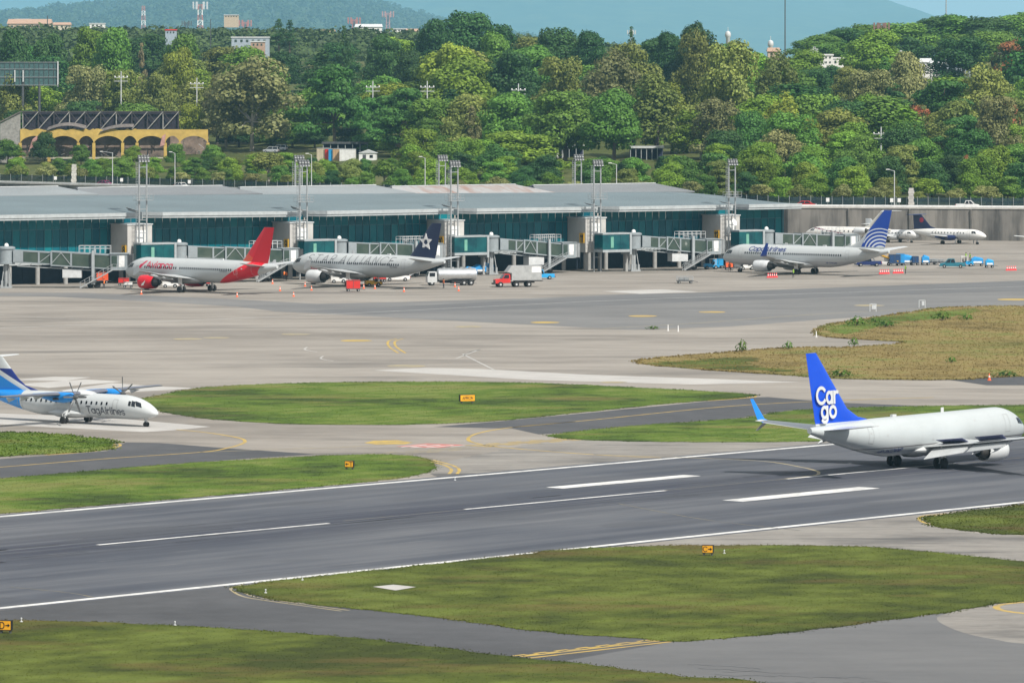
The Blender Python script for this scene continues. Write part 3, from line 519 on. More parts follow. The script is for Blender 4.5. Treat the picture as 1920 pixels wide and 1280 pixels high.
for bi, (pl, pr, rl, rr) in enumerate(BAYS):
    u0, u1 = TU(pl, Y_EAVE), TU(pr, Y_EAVE); z0, z1 = zrow(rl, TY(u0, Y_EAVE)), zrow(rr, TY(u1, Y_EAVE)); last = bi == len(BAYS) - 1
    print('BAY', bi, round(u0, 1), round(u1, 1), round(z0, 2), round(z1, 2))
    na, nb = 14, 10; D = 34.0; top, bot = [], []
    zr0, zr1 = (zrow(366 - 9.5 * p_ / 1460, TY(TU(p_, 38), 38)) for p_ in (pl, pr))     # crown of the roof
    for i in range(na + 1):
        a = i / na; row = []; ze = z0 + (z1 - z0) * a + .55; q = max(0, (a - .45) / .55); cut = 3.2 * max(0, 1 - a / .06) if bi else 0
        for j in range(nb + 1):
            t = j / nb; rise = zr0 + (zr1 - zr0) * a - ze; z = ze + rise * math.sin(t * math.pi / 2) ** .92 - (.10 if not last else 0) * q * q * (4 * t * (1 - t)) ** 1.2
            if last: z = ze + (z - ze) * (1 - q ** 1.7)
            sm_t = max(0, min(1, (t - .10) / .2)); ext = (TU(BAYS[bi + 1][0], Y_EAVE) - u1 + .05) * sm_t * sm_t * (3 - 2 * sm_t) * (1 if i == na else 0) if not last else 0
            row.append((u0 + (u1 - u0) * a + ext, Y_EAVE + cut * (1 - t) + t * D, z))
        top.append(row)
    b = MB(); rings = []
    for row in top: rings.append(row + [(p[0], p[1], p[2] - .5) for p in reversed(row)])
    b.loft(rings); b.build('roof', M_ROOF, term, smooth=True)
    b = MB()   # fascia with a shadow gap over a lower lip
    e = [row[0] for row in top]
    for h0, h1, dy in ((-.62, .04, -.14), (-1.0, -.66, .0)):
        rg = [[(p[0], p[1] + dy, p[2] + h0), (p[0], p[1] + dy + .3, p[2] + h0), (p[0], p[1] + dy + .3, p[2] + h1), (p[0], p[1] + dy, p[2] + h1)] for p in e]; b.loft(rg)
    b.build('fascia', M_FASC, term)
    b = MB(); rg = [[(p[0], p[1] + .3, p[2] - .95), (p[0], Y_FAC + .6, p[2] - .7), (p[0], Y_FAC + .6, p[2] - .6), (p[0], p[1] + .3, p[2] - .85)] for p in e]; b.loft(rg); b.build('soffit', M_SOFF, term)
    if bi:    # raked end panel that closes the roof's left edge
        p0 = top[0][:4]; b = MB(); pts = [(p[1], p[2]) for p in p0]; ring = [(u0 - .12, y, z) for y, z in pts] + [(u0 - .12, y, z - 1.0 - .1 * (y - 4)) for y, z in reversed(pts)]
        b.loft([ring, [(x + .1, y, z) for x, y, z in ring]]); b.build('end_panel', M_FASC, term)
    # curtain wall
    ug0 = TU(pl if bi == 0 else pl - 22, Y_FAC); ug1 = TU(1466, Y_FAC) if last else TU(BAYS[bi + 1][0] - 24, Y_FAC)
    n = max(1, round((ug1 - ug0) / 1.62)); w = (ug1 - ug0) / n; zt = min(z0, z1) - .25; zm = zt - 2.1
    for r, (za, zb) in enumerate(((Z_FL, zm), (zm, zt))):
        pb = MB(); pb.box((0, 0, 0), (w - .07, .05, zb - za - .07)); pm = pb.mesh('glass_pane', M_TEAL)
        for k in range(n):
            o = put('glass_pane', pm, term, (ug0 + w * (k + .5), Y_FAC, (za + zb) / 2)); o.rotation_euler = (random.gauss(0, .004), 0, random.gauss(0, .006)); N_PANE += 1
    b = MB()
    for k in range(n + 1): b.box((ug0 + w * k, Y_FAC - .06, (Z_FL + zm) / 2), (.09, .22, zm - Z_FL))
    b.box(((ug0 + ug1) / 2, Y_FAC - .02, zm), (ug1 - ug0, .16, .10)); b.build('mullions', M_MULL, term)
    b = MB(); b.box(((ug0 + ug1) / 2, Y_FAC + .6, 3.9), (ug1 - ug0, 1.6, .6)); b.build('floor_edge', M_FASC, term)
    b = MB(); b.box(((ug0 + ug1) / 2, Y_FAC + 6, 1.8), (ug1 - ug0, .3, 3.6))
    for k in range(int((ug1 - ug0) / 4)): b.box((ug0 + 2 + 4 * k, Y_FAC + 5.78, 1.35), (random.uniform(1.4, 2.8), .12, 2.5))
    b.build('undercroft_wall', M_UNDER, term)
    k = ug0 + 2.0
    cb = MB(); cb.cyl((0, 0, 0), (0, 0, 3.62), .42, n=14); cm = cb.mesh('column', M_COLM, True)
    while k < ug1: put('column', cm, term, (k, Y_FAC + .4, 0)); k += 5.8
    if last:
        b = MB(); b.box((ug1 + .15, Y_FAC + 8, (Z_FL + zt) / 2), (.25, 16, zt - Z_FL)); b.build('end_glass', M_TEAL, term)
        b = MB(); b.box((ug1 + .1, Y_FAC - .1, (zt + 0) / 2), (.35, .35, zt)); b.build('corner_post', M_MULL, term)
print('PANES', N_PANE)
# long back roofs behind the crown
for (pl, pr, rtop, mt, pale) in ((-160, 108, 351.5, M_ROOF3, 0), (117, 416, 350.5, M_ROOF2, 0), (422, 704, 349.5, M_ROOF3, .35), (708, 966, 348, M_RUST, 0), (974, 1228, 345.8, M_ROOF2, 0)):
    y0, y1 = 42, 56; ya = 49; u0, u1 = TU(pl, ya), TU(pr, ya); zt = zrow(rtop, TY((u0 + u1) / 2, ya)); ze = zrow(rtop + 15.5, TY((u0 + u1) / 2, y0)); hip = 3.2
    b = MB(); b.loft([[(u0, y0, ze), (u1 + 5, y0, ze), (u1, ya, zt), (u0 + hip, ya, zt)], [(u0, y0, ze - .25), (u1 + 5, y0, ze - .25), (u1, ya, zt - .25), (u0 + hip, ya, zt - .25)]])
    b.loft([[(u0, y1, ze), (u1 + 5, y1, ze), (u1, ya + .01, zt), (u0 + hip, ya + .01, zt)], [(u0, y1, ze - .25), (u1 + 5, y1, ze - .25), (u1, ya + .01, zt - .25), (u0 + hip, ya + .01, zt - .25)]])
    rf = b.build('rear_roof', mt, term)
    b = MB(); b.box(((u0 + hip + u1) / 2, ya, zt + .06), (u1 - u0 - hip, .6, .14)); b.build('ridge_cap', M_LGREY, rf)
    b = MB(); b.add([(u0 + .2, y0 + 1, ze), (u0 + .2, y1 - 1, ze), (u0 + hip + .5, ya, zt - .35), (u0 + .5, y0 + 1, ze), (u0 + .5, y1 - 1, ze), (u0 + hip + .8, ya, zt - .35)], [(0, 1, 2), (3, 5, 4), (0, 2, 5, 3), (1, 4, 5, 2), (0, 3, 4, 1)]); b.build('gable_louvre', M_NAVY, rf)
    b = MB(); b.box(((u0 + u1) / 2, ya, (ze) / 2 - .2), (u1 - u0 - 1, y1 - y0 - 2, ze - .4)); b.build('rear_wall', M_CONC, term)
# gate towers standing in the notches, their number boards, corridors to the bridge heads
TOW = [(221, 239, 285, 422, '8'), (520, 543.5, 587, 418.5, '9'), (813, 834, 870, 414.5, '10'), (1080, 1098, 1136, 409.5, '11'), (1334, 1351, 1387, 405, '12')]
TOWER_U = []
for i, (pa, pb_, pc, row, num) in enumerate(TOW):
    yf = 2.6; u0, u1 = TU(pb_, yf), TU(pc, yf); zt = zrow(row, TY(u0, yf)); TOWER_U.append((u0, u1, zt))
    b = MB(); b.box(((u0 + u1) / 2, yf + 3.1, (3.7 + zt) / 2), (u1 - u0, 6.2, zt - 3.7)); tw = b.build('gate_tower', M_TOWER, term)
    b = MB(); b.box(((u0 + u1) / 2 + .1, yf - .05, zt - 2.1), ((u1 - u0) * .42, .12, 2.2)); b.build('panel', M_WHITE, tw)
    b = MB(); b.box(((u0 + u1) / 2, yf + 3.1, zt + .08), (u1 - u0 + .3, 6.5, .18)); b.build('coping', M_LGREY, tw)
    for du in (.7, u1 - u0 - .7):
        b = MB(); b.box((u0 + du, yf + 1, 1.85), (.6, .6, 3.7)); b.build('tower_leg', M_COLM, tw)
    if i:  b = MB(); b.box((u0 - .12, yf + 1.1, 3.7 + (zt - 3.7) * .42), (.16, 1.5, 1.9))
    else:  b = MB(); b.box((u0 - .12, yf + 1.1, 3.7 + (zt - 3.7) * .34), (.16, 1.5, 1.9))
    sg = b.build('gate_number_board', M_YEL, tw); zc = 3.7 + (zt - 3.7) * (.42 if i else .34)
    flat_text(num, 1.25, M_BLACK, sg, (u0 - .207, yf + 1.1, zc), (0, -1, 0), (0, 0, 1), .22, xs=.9)
BR = [  # bridge head column/row, bogie, cab end height, label
    (12, 540, 176, 540, 4.7, 'jet bridge docked at the white and red airliner with the red engine'),
    (336, 531, 496, 528, 4.6, 'jet bridge reaching from gate 8 tower to the grey lettered airliner'),
    (636, 523, 770, 519, 4.7, 'jet bridge hidden behind the grey lettered airliner at gate 9'),
    (921, 514.5, 1021, 512, 4.3, 'empty jet bridge with stairs behind the red box truck'),
    (1188, 508.5, 1292, 506.5, 4.5, 'jet bridge docked at the nose of the blue tailed airliner'),
    (1437, 502, 1552, 499, 4.7, 'jet bridge behind the blue tailed airliner at the terminal end')]
M_BRIDGE = pmat('bridge_paint', (.26, .295, .315), .45, var=.12); M_BRFR = pmat('bridge_frame_paint', (.34, .37, .385), .45)
for bi, (rx, ry, bx, by, ze, lab) in enumerate(BR):
    A, B_ = G(rx, ry), G(bx, by); d = (B_ - A); ang = math.atan2(d.y, d.x); Lb = d.xy.length; Lt = Lb + 3.4
    t = thing('jet_bridge', lab, 'jet bridge', A, ang, 'jet bridges along the terminal'); zr = 5.75
    zc = lambda x: zr + (ze - zr) * max(0, x - 1.5) / (Lt - 1.5)
    b = MB(); b.lathe([(4.3, 1.5), (4.35, 1.55), (4.6, 1.55), (4.62, 1.42), (7.0, 1.42), (7.02, 1.6), (7.3, 1.6), (7.45, 1.2), (7.5, .01)], axis='z', n=24); ro = b.build('rotunda', M_BRIDGE, t, True)
    b = MB(); b.lathe([(7.5, .4), (7.8, .38), (8.0, .2), (8.05, .01)], axis='z', n=12); b.build('beacon_dome', M_WHITE, ro, True)
    b = MB(); b.cyl((0, 0, 0), (0, 0, 4.3), .42, n=14); b.box((0, 0, .15), (2.0, 2.0, .3))
    for q in ((.7, .7), (-.7, .7), (.7, -.7), (-.7, -.7)): b.box((q[0], q[1], .8), (.35, .35, 1.1)); b.cyl((q[0], q[1], 1.2), (q[0] * .5, q[1] * .5, 4.3), .09, n=8)
    b.build('column', M_GREY, t, True)
    # two telescoping tunnels: frames, glass, lattice
    for name, x0, x1, hw, hh in (('inner_tunnel', 1.3, Lt * .55, 1.18, 1.15), ('outer_tunnel', Lt * .42, Lt, 1.36, 1.33)):
        b = MB(); pz = [(x, zc(x)) for x in (x0, x1)]
        for sgn in (1, -1):
            b.loft([[(x, -hw, z + sgn * hh), (x, hw, z + sgn * hh), (x, hw, z + sgn * (hh - .22)), (x, -hw, z + sgn * (hh - .22))] for x, z in pz])
        nfr = 3 if name == 'outer_tunnel' else 2
        for s in (-1, 1):
            for k in range(nfr + 1):
                x = x0 + (x1 - x0) * (k / nfr); b.box((x + (.15 if k == 0 else -.15 if k == nfr else 0), s * (hw - .06), zc(x)), (.32, .2, hh * 2 - .3))
            if name == 'inner_tunnel': x = x0 + .9; b.box((x, s * (hw - .03), zc(x)), (1.8, .16, hh * 2 - .3))
        tn = b.build(name, M_BRIDGE, t)
        for s in (-1, 1):
            for k in range(nfr):
                a_, c_ = x0 + (x1 - x0) * k / nfr + .2, x0 + (x1 - x0) * (k + 1) / nfr - .2
                if name == 'inner_tunnel' and k == 0: a_ = x0 + 1.85
                b = MB(); b.loft([[(x, s * (hw - .12), zc(x) - hh + .2), (x, s * (hw - .08), zc(x) - hh + .2), (x, s * (hw - .08), zc(x) + hh - .2), (x, s * (hw - .12), zc(x) + hh - .2)] for x in (a_, c_)]); b.build('window_pane', M_BGLASS, tn)
            b = MB(); a_, c_ = x0 + (x1 - x0) * (0 if name == 'outer_tunnel' else .5), x0 + (x1 - x0) * .34 if name == 'outer_tunnel' else x1
            m_ = (a_ + c_) / 2; b.bar((a_, s * (hw - .02), zc(a_) - hh + .2), (m_, s * (hw - .02), zc(m_) + hh - .2), .1); b.bar((m_, s * (hw - .02), zc(m_) + hh - .2), (c_, s * (hw - .02), zc(c_) - hh + .2), .1); b.build('lattice_bar', M_BRFR, tn)
    # cable truss hung under the tunnels
    b = MB(); zt = lambda x: zc(x) - 1.75
    for s in (-.8, .8):
        b.bar((2, s, zt(2)), (Lt * .8, s, zt(Lt * .8)), .12); 
        for k in range(7): x = 2 + k * (Lt * .8 - 2) / 7; b.bar((x, s, zt(x)), (x + .8, s, zc(x) - 1.2), .07)
    b.build('cable_truss', M_BRFR, t)
    b = MB(); b.box((Lt * .62, 0, zt(Lt * .62) - .75), (3.4, 2.0, 1.5)); b.build('air_unit', M_LGREY, t)
    # drive bogie
    b = MB(); x = Lb
    for s in (-1.75, 1.75): b.box((x, s, (zc(x) + 1.9 + .9) / 2), (.5, .42, zc(x) + 1.0))
    b.box((x, 0, zc(x) + 1.62), (.4, 3.6, .3)); b.box((x, 0, .95), (.7, 3.8, .45)); b.build('lift_frame', M_BRFR, t)
    wb = MB(); wb.lathe([(-.18, .2), (-.2, .42), (-.15, .55), (.15, .55), (.2, .42), (.18, .2)], axis='y', n=18); wm = wb.mesh('wheel', M_DARK, True)
    for s in (-.65, -.2, .2, .65): put('wheel', wm, t, (x + (.6 if abs(s) > .3 else -.6), s * 1.5, .55))
    # cab with canopy
    b = MB(); x0 = Lt - .3; zz = ze; b.box((x0 + 1.5, 0, zz), (3.0, 3.1, 2.9)); b.box((x0 + 1.5, 0, zz + 1.5), (3.4, 3.4, .14)); cab = b.build('cab', M_BRIDGE, t)
    b = MB()
    for k in range(5): b.box((x0 + 3.1 + k * .2, .1, zz - .02), (.14, 3.15 - (k % 2) * .2, 2.75 - (k % 2) * .16))
    b.build('canopy', M_DGREY if bi in (0, 1) else M_GREY, cab)
    for s in (-1, 1):
        for q in (.65, 2.0): b = MB(); b.box((x0 + q, s * 1.56, zz + .15), (1.0, .06, 2.0)); b.build('window_pane', M_BGLASS if q < 1 else M_WHITE, cab)
    # service stair down towards the bridge head
    b = MB(); top = Vector((x0 + .4, -2.0, zz - 1.35)); bot = Vector((x0 - 5.4, -2.0, .15))
    for s in (-.45, .45):
        b.bar(top + Vector((0, s, 0)), bot + Vector((0, s, 0)), .09, .26); b.bar(top + Vector((0, s, 1.0)), bot + Vector((0, s, 1.0)), .06); b.bar(top + Vector((0, s, .5)), bot + Vector((0, s, .5)), .05)
        for k in range(8): p = top.lerp(bot, k / 7) + Vector((0, s, 0)); b.bar(p, p + Vector((0, 0, 1.0)), .05)
    st = b.build('stair', M_STEEL, t)
    sb = MB(); sb.box((0, 0, 0), (.26, .86, .04)); sm_ = sb.mesh('step', M_STEEL)
    for k in range(1, 14): put('step', sm_, st, top.lerp(bot, k / 14))
    b = MB(); b.box((x0 + 1.1, -2.0, zz - 1.4), (1.8, .95, .08))
    for q in (.25, 1.1, 1.95): b.bar((x0 + q, -2.45, zz - 1.4), (x0 + q, -2.45, zz - .35), .05)
    b.bar((x0 + .25, -2.45, zz - .35), (x0 + 1.95, -2.45, zz - .35), .05); b.bar((x0 + .25, -2.45, zz - .85), (x0 + 1.95, -2.45, zz - .85), .05); b.build('landing', M_STEEL, t)
    # roof-top service rail
    b = MB(); xa, xb = Lb - 2.6, Lb + 3.0; zf = zc(Lb) + 1.75
    for s in (-1.1, 1.1):
        for q in range(7): x = xa + (xb - xa) * q / 6; b.bar((x, s, zf - .4), (x, s, zf + .95), .06)
        for h in (.45, .95): b.bar((xa, s, zf + h), (xb, s, zf + h), .06)
    for x in (xa, xb): b.bar((x, -1.1, zf + .95), (x, 1.1, zf + .95), .06)
    b.build('service_rail', M_LGREY, t)
    # fixed glazed corridor from the gate tower to this head
    if bi:
        u0, u1, ztw = TOWER_U[bi - 1]; uh = (A - T0).xy.dot(Vector((tC, tS))); yh = (A - T0).xy.dot(Vector((-tS, tC)))
        c0 = u0 + .9; c1 = uh - 1.35; L = c1 - c0
        b = MB(); b.box(((c0 + c1) / 2, yh + .2, 7.35), (L, 3.0, .28)); b.box(((c0 + c1) / 2, yh + .2, 4.05), (L, 3.0, .5)); b.box((c1 - .2, yh + .2, 5.4), (.45, 3.1, 4.2)); b.box((c1 - .1, yh + .2, 3.75), (.7, 2.4, .1)); cor = b.build('gate_corridor', M_BRFR, term)
        b = MB(); b.box((c1 - .1, yh + .6, 1.85), (.55, .8, 3.7)); b.build('corridor_leg', M_COLM, cor)
        for k in range(3):
            b = MB(); w = (L - .45) / 3; b.box((c0 + w * (k + .5), yh - 1.2, 5.75), (w - .05, .06, 2.9)); b.build('glass_pane', M_TEAL2, cor)
        b = MB(); b.box((c0 + L * .33, yh - 1.26, 5.7), (.65, .05, 2.1)); b.build('door', pmat('pale_green_glass', (.16, .38, .30), .15), cor)
        b = MB(); b.box((c0 + .04, yh + .2, 5.75), (.06, 2.8, 2.9)); b.build('glass_pane', M_TEAL2, cor)
# floodlight masts: two poles, rungs, caged ladder, balcony, lamp bank
def mast(name, loc, rz, H, label, group, front=True):
    t = thing(name, label, 'light mast', loc, rz, group); w = 1.55
    for s in (-1, 1):
        b = MB(); b.cyl((s * w / 2, 0, 0), (s * w / 2, 0, H - .6), .17, .14, 10); b.build('pole', M_STEEL, t, True)
    b = MB()
    for z in ([H * .13, H * .21, H * .30, H * .40, H * .50, H * .585] if front else [H * .3, H * .6]) + [H - 2.0]: b.bar((-w / 2, 0, z), (w / 2, 0, z), .12)
    b.build('cross_bars', M_STEEL, t)
    b = MB(); lx = -w / 2 - .45
    for s in (-.2, .2): b.bar((lx + s, 0, .4), (lx + s, 0, H - 1), .05)
    z = .6
    while z < H - 1:
        b.bar((lx - .2, 0, z), (lx + .2, 0, z), .04); z += .42
        if z > 3 and int(z / .42) % 2 == 0: b.bar((lx - .35, 0, z), (lx - .35, -.6, z), .04); b.bar((lx + .35, 0, z), (lx + .35, -.6, z), .04); b.bar((lx - .35, -.6, z), (lx + .35, -.6, z), .04)
    b.build('ladder', M_STEEL, t)
    b = MB(); zb = H * .655
    b.box((0, -.1, zb), (3.4, 1.5, .08))
    for x in (-1.7, -.85, 0, .85, 1.7):
        for y in (-.85, .65): b.bar((x, y, zb), (x, y, zb + 1.1), .05)
    for y in (-.85, .65):
        for h in (.55, 1.1): b.bar((-1.7, y, zb + h), (1.7, y, zb + h), .05)
    b.build('balcony', M_STEEL, t)
    b = MB(); b.bar((-1.25, 0, H - .45), (1.25, 0, H - .45), .2); b.bar((-1.25, -.25, H - .9), (1.25, -.25, H - .9), .14); b.build('lamp_rail', M_DGREY, t)
    lb = MB(); lb.m = 0; lb.box((0, 0, 0), (.46, .28, .55), rx=R(-35)); lb.m = 1; lb.box((0, -.12, -.1), (.4, .1, .45), rx=R(-35)); lm = lb.mesh('lamp', [M_DGREY, M_LGREY])
    for k in range(4): put('lamp', lm, t, (-.9 + k * .6, -.12, H - .08)); put('lamp', lm, t, (-.9 + k * .6, -.3, H - .72))
    return t
mastn = ['leftmost floodlight mast at gate tower 8, before the white and red airliner', 'floodlight mast at gate tower 9 behind the red fin', 'floodlight mast at gate tower 10 beside the dark blue fin', 'floodlight mast at gate tower 11 above the empty jet bridge', 'rightmost floodlight mast with dish at the terminal end']
for i, (px, row) in enumerate(((268, 293), (569, 302), (852, 303), (1120, 301.5), (1372.5, 300))):
    y = 1.6; u = TU(px, y); p = TW(u, y); mt_ = mast('light_mast', p, T_ANG, zrow(row, p.y), mastn[i], 'floodlight masts in front of the terminal')
    if i == 4:
        b = MB(); b.lathe([(0, .05), (.12, .5), (.3, .72), (.34, .72), (.16, .48)], axis='y', n=16); dsh = b.build('satellite_dish', M_WHITE, mt_, True, loc=(-.1, -.5, 8.9)); dsh.rotation_euler = (R(20), 0, R(200))
for i, (px, row) in enumerate(((560, 293), (829, 292.5), (1084, 291.5))):
    y = 62; u = TU(px, y); p = TW(u, y); mast('rear_light_mast', p, T_ANG, zrow(row, p.y), ['rear floodlight mast rising behind the roof above the red fin', 'rear floodlight mast rising behind the rusty back roof', 'rear floodlight mast rising behind the rightmost back roof'][i], 'floodlight masts behind the terminal', False)
# ================================================================== AIRCRAFT   (local axes: nose +x, left wing +y, origin on the ground between the main wheels)
class Fus:
    def __init__(s, L, Ln, Lt, Rw, Rh, zc, zn, zt, rt, xn, top=1.9):
        s.L, s.Ln, s.Lt, s.Rw, s.Rh, s.zc, s.zn, s.zt, s.rt, s.xn, s.top = L, Ln, Lt, Rw, Rh, zc, zn, zt, rt, xn, top
    def sec(s, d):
        """centre height, half width, half height at d metres behind the nose"""
        if d < s.Ln:
            t = max(0, min(1, d / s.Ln)); w = s.Rw * (1 - (1 - t) ** 2.3) ** .58
            zt = s.zn + (s.zc + s.Rh - s.zn) * (1 - (1 - t) ** s.top) ** .72; zb = s.zn - (s.zn - s.zc + s.Rh) * (1 - (1 - t) ** 2.4) ** .55
            return (zt + zb) / 2, max(w, .02), max((zt - zb) / 2, .02)
        if d > s.L - s.Lt:
            t = (d - s.L + s.Lt) / s.Lt; k = t ** 1.65; w = s.Rw + (s.rt - s.Rw) * t ** 1.9; zt = s.zc + s.Rh + (s.zt + s.rt - s.zc - s.Rh) * t ** 2.2; zb = s.zc - s.Rh + (s.zt - s.rt - s.zc + s.Rh) * t ** 1.35
            return (zt + zb) / 2, w, (zt - zb) / 2
        return s.zc, s.Rw, s.Rh
    def pt(s, d, a, side=1, off=0):
        z, w, h = s.sec(d); return Vector((s.xn - d, side * (w + off) * math.cos(a), z + (h + off) * math.sin(a)))
    def build(s, mat, parent, n=36):
        ds = [s.Ln * (k / 16) ** 1.7 for k in range(17)] + [s.Ln + (s.L - s.Lt - s.Ln) * k / 10 for k in range(1, 11)] + [s.L - s.Lt + s.Lt * k / 16 for k in range(1, 17)]
        b = MB(); rings = []
        for d in ds: rings.append([s.pt(d, 2 * math.pi * k / n) for k in range(n)])
        b.loft(rings); return b.build('fuselage', mat, parent, True)
    def patch(s, b, d0, d1, a0, a1, side, off=.012, nu=4, nv=5, skew=0.0):
        vs = []; 
        for i in range(nu + 1):
            for j in range(nv + 1):
                a = a0 + (a1 - a0) * j / nv; d = d0 + (d1 - d0) * i / nu + skew * (j / nv); vs.append(s.pt(d, a, side, off))
        fs = [(i * (nv + 1) + j, i * (nv + 1) + j + 1, (i + 1) * (nv + 1) + j + 1, (i + 1) * (nv + 1) + j) for i in range(nu) for j in range(nv)]
        b.add(vs, fs)
    def ang(s, d, z):
        zc, w, h = s.sec(d); return math.asin(max(-1, min(1, (z - zc) / h)))
    def text(s, body, cap, d0, z, side, mat, parent, stroke=.13, shear=0, gap=.2, xs=1.0, name='lettering', off=.012):
        """lettering wrapped on the cabin side; z is the foot of the letters"""
        me = text_mesh(body, cap, stroke, shear, gap, xs); me.materials.append(mat); W = me['w']
        for v in me.vertices:
            u, w = v.co.x, v.co.y; d = d0 + u if side > 0 else d0 + W - u; a = s.ang(d, z) + w / s.Rh; v.co = s.pt(d, a, side, off + v.co.z)
        return put(name, me, parent)
def airfoil(le, chord, thick, nrm=Vector((0, 0, 1)), inc=0.0):
    xs = [0, .02, .08, .2, .4, .65, 1.0]; th = [0, .28, .62, .95, 1.0, .62, .04]; up, lo = [], []
    for x, t in zip(xs, th):
        c = Vector((-x * chord, 0, inc * (.4 - x) * chord)); up.append(le + c + nrm * (t * thick * .58)); lo.append(le + c - nrm * (t * thick * .42))
    return up + lo[::-1][:-1]
def surface(name, secs, mat, parent):
    """secs: (leading edge, chord, thickness, normal)"""
    b = MB(); b.loft([airfoil(Vector(l), c, t, Vector(n).normalized()) for l, c, t, n in secs]); return b.build(name, mat, parent, True)
TYRE = {}
def wheel(parent, loc, r, w):
    k = (r, w)
    if k not in TYRE:
        b = MB(); b.lathe([(-w * .5, r * .55), (-w * .5, r * .8), (-w * .36, r * .97), (0, r), (w * .36, r * .97), (w * .5, r * .8), (w * .5, r * .55)], axis='y', n=20); tm = b.mesh('tyre', M_DARK, True)
        b = MB(); b.lathe([(-w * .42, .02), (-w * .44, r * .2), (-w * .38, r * .5), (-w * .5, r * .57), (w * .5, r * .57), (w * .38, r * .5), (w * .44, r * .2), (w * .42, .02)], axis='y', n=16); rm = b.mesh('rim', M_LGREY, True)
        TYRE[k] = (tm, rm)
    tm, rm = TYRE[k]; o = put('tyre', tm, parent, loc); put('rim', rm, o); return o
def gear(name, parent, x, y, ztop, r, w, gap, lean=0, doors=True):
    b = MB(); b.cyl((x, y, r), (x, y + lean, ztop), .11, .16, 10); b.cyl((x, y - gap - w * .3, r), (x, y + gap + w * .3, r), .07, n=8); b.bar((x, y, r + .5), (x + .75, y + lean, ztop), .09); b.bar((x - .2, y, r + .15), (x - .28, y, r + .75), .07)
    g = b.build(name, M_LGREY, parent, True)
    for s in (-1, 1): wheel(g, (x, y + s * gap, r), r, w)
    if doors: b = MB(); sg = 1 if y > .1 else -1; b.box((x, y + sg * .35, ztop - .75), (.9, .05, 1.2)); b.build('gear_door', M_WHITE, g)
    return g
def jet_engine(parent, x, y, z, r, L, mcowl, mcore, wing_z, pyl=True):
    b = MB(); n = 26
    b.lathe([(x - .35, r * .80), (x - .02, r * .86), (x + .1, r * .93), (x, r * .985), (x - .5, r * 1.03), (x - L * .42, r * 1.05), (x - L * .72, r * .95), (x - L * .74, r * .88), (x - L * .6, r * .8)], (0, y, z), n=n); e = b.build('engine_cowl', mcowl, parent, True)
    b = MB(); b.lathe([(x - .02, r * .86), (x + .06, r * .885), (x + .115, r * .93), (x + .07, r * .965), (x - .03, r * .99), (x - .0, r * .95)], (0, y, z), n=n); b.build('inlet_lip', M_ALU, e, True)
    b = MB(); b.lathe([(x - .5, .02), (x - .5, r * .86), (x - .56, r * .86), (x - .56, .02)], (0, y, z), n=n); b.build('fan', M_DGREY, e)
    b = MB(); b.lathe([(x - .05, .01), (x - .2, r * .16), (x - .5, r * .3)], (0, y, z), n=14); b.build('spinner', M_GREY, e, True)
    b = MB(); b.lathe([(x - L * .55, r * .72), (x - L * .8, r * .62), (x - L * .95, r * .47), (x - L * .97, r * .40), (x - L * .9, r * .3)], (0, y, z), n=n); b.lathe([(x - L * .85, r * .3), (x - L * 1.02, r * .2), (x - L * 1.14, .02)], (0, y, z), n=14); b.build('exhaust', mcore, e, True)
    if pyl:
        b = MB(); b.loft([[(x - .9, y - .06, z + r * .9), (x - .9, y + .06, z + r * .9), (x - L * 1.0, y + .05, z + r * .3), (x - L * 1.0, y - .05, z + r * .3)], [(x - 1.4, y - .1, z + r * 1.05), (x - 1.4, y + .1, z + r * 1.05), (x - L * 1.15, y + .12, wing_z), (x - L * 1.15, y - .12, wing_z)], [(x - 2.0, y - .14, wing_z + .08), (x - 2.0, y + .14, wing_z + .08), (x - L * 1.3, y + .14, wing_z + .1), (x - L * 1.3, y - .14, wing_z + .1)]]); b.build('pylon', M_LGREY, e)
def cabin_windows(f, parent, ds, z, w, h, mat=None):
    side_me = {}
    for side in (1, -1):
        a = f.ang(f.L * .45, z); b = MB()
        zc, rw, rh = f.sec(f.L * .45); p = f.pt(f.L * .45, a, side, .008); nrm = Vector((0, side * math.cos(a) / rw, math.sin(a) / rh)).normalized(); up = Vector((0, -nrm.z * side * 1, abs(nrm.y))) if side > 0 else Vector((0, nrm.z, abs(nrm.y)))
        pts = []
        for k in range(10):
            t = 2 * math.pi * k / 10; pts.append((w / 2 * math.copysign(abs(math.cos(t)) ** .6, math.cos(t)), h / 2 * math.copysign(abs(math.sin(t)) ** .6, math.sin(t))))
        vs = [Vector((q[0], 0, 0)) + up * q[1] + nrm * .005 for q in pts] + [Vector((q[0], 0, 0)) + up * q[1] - nrm * .03 for q in pts]
        b.add(vs, [tuple(range(10)), tuple(range(19, 9, -1))] + [(k, (k + 1) % 10, 10 + (k + 1) % 10, 10 + k) for k in range(10)]); me = b.mesh('cabin_window', mat or M_GLASSD)
        for d in ds:
            q = f.pt(d, f.ang(d, z), side, .008); put('cabin_window', me, parent, q)
def outline(f, parent, d0, d1, z0, z1, side, mat, w=.05, name='door'):
    b = MB(); a0, a1 = f.ang((d0 + d1) / 2, z0), f.ang((d0 + d1) / 2, z1); da = w / f.Rh
    f.patch(b, d0, d0 + w, a0, a1, side, .014, 1, 6); f.patch(b, d1 - w, d1, a0, a1, side, .014, 1, 6); f.patch(b, d0, d1, a0, a0 + da, side, .014, 3, 1); f.patch(b, d0, d1, a1 - da, a1, side, .014, 3, 1)
    return b.build(name, mat, parent)
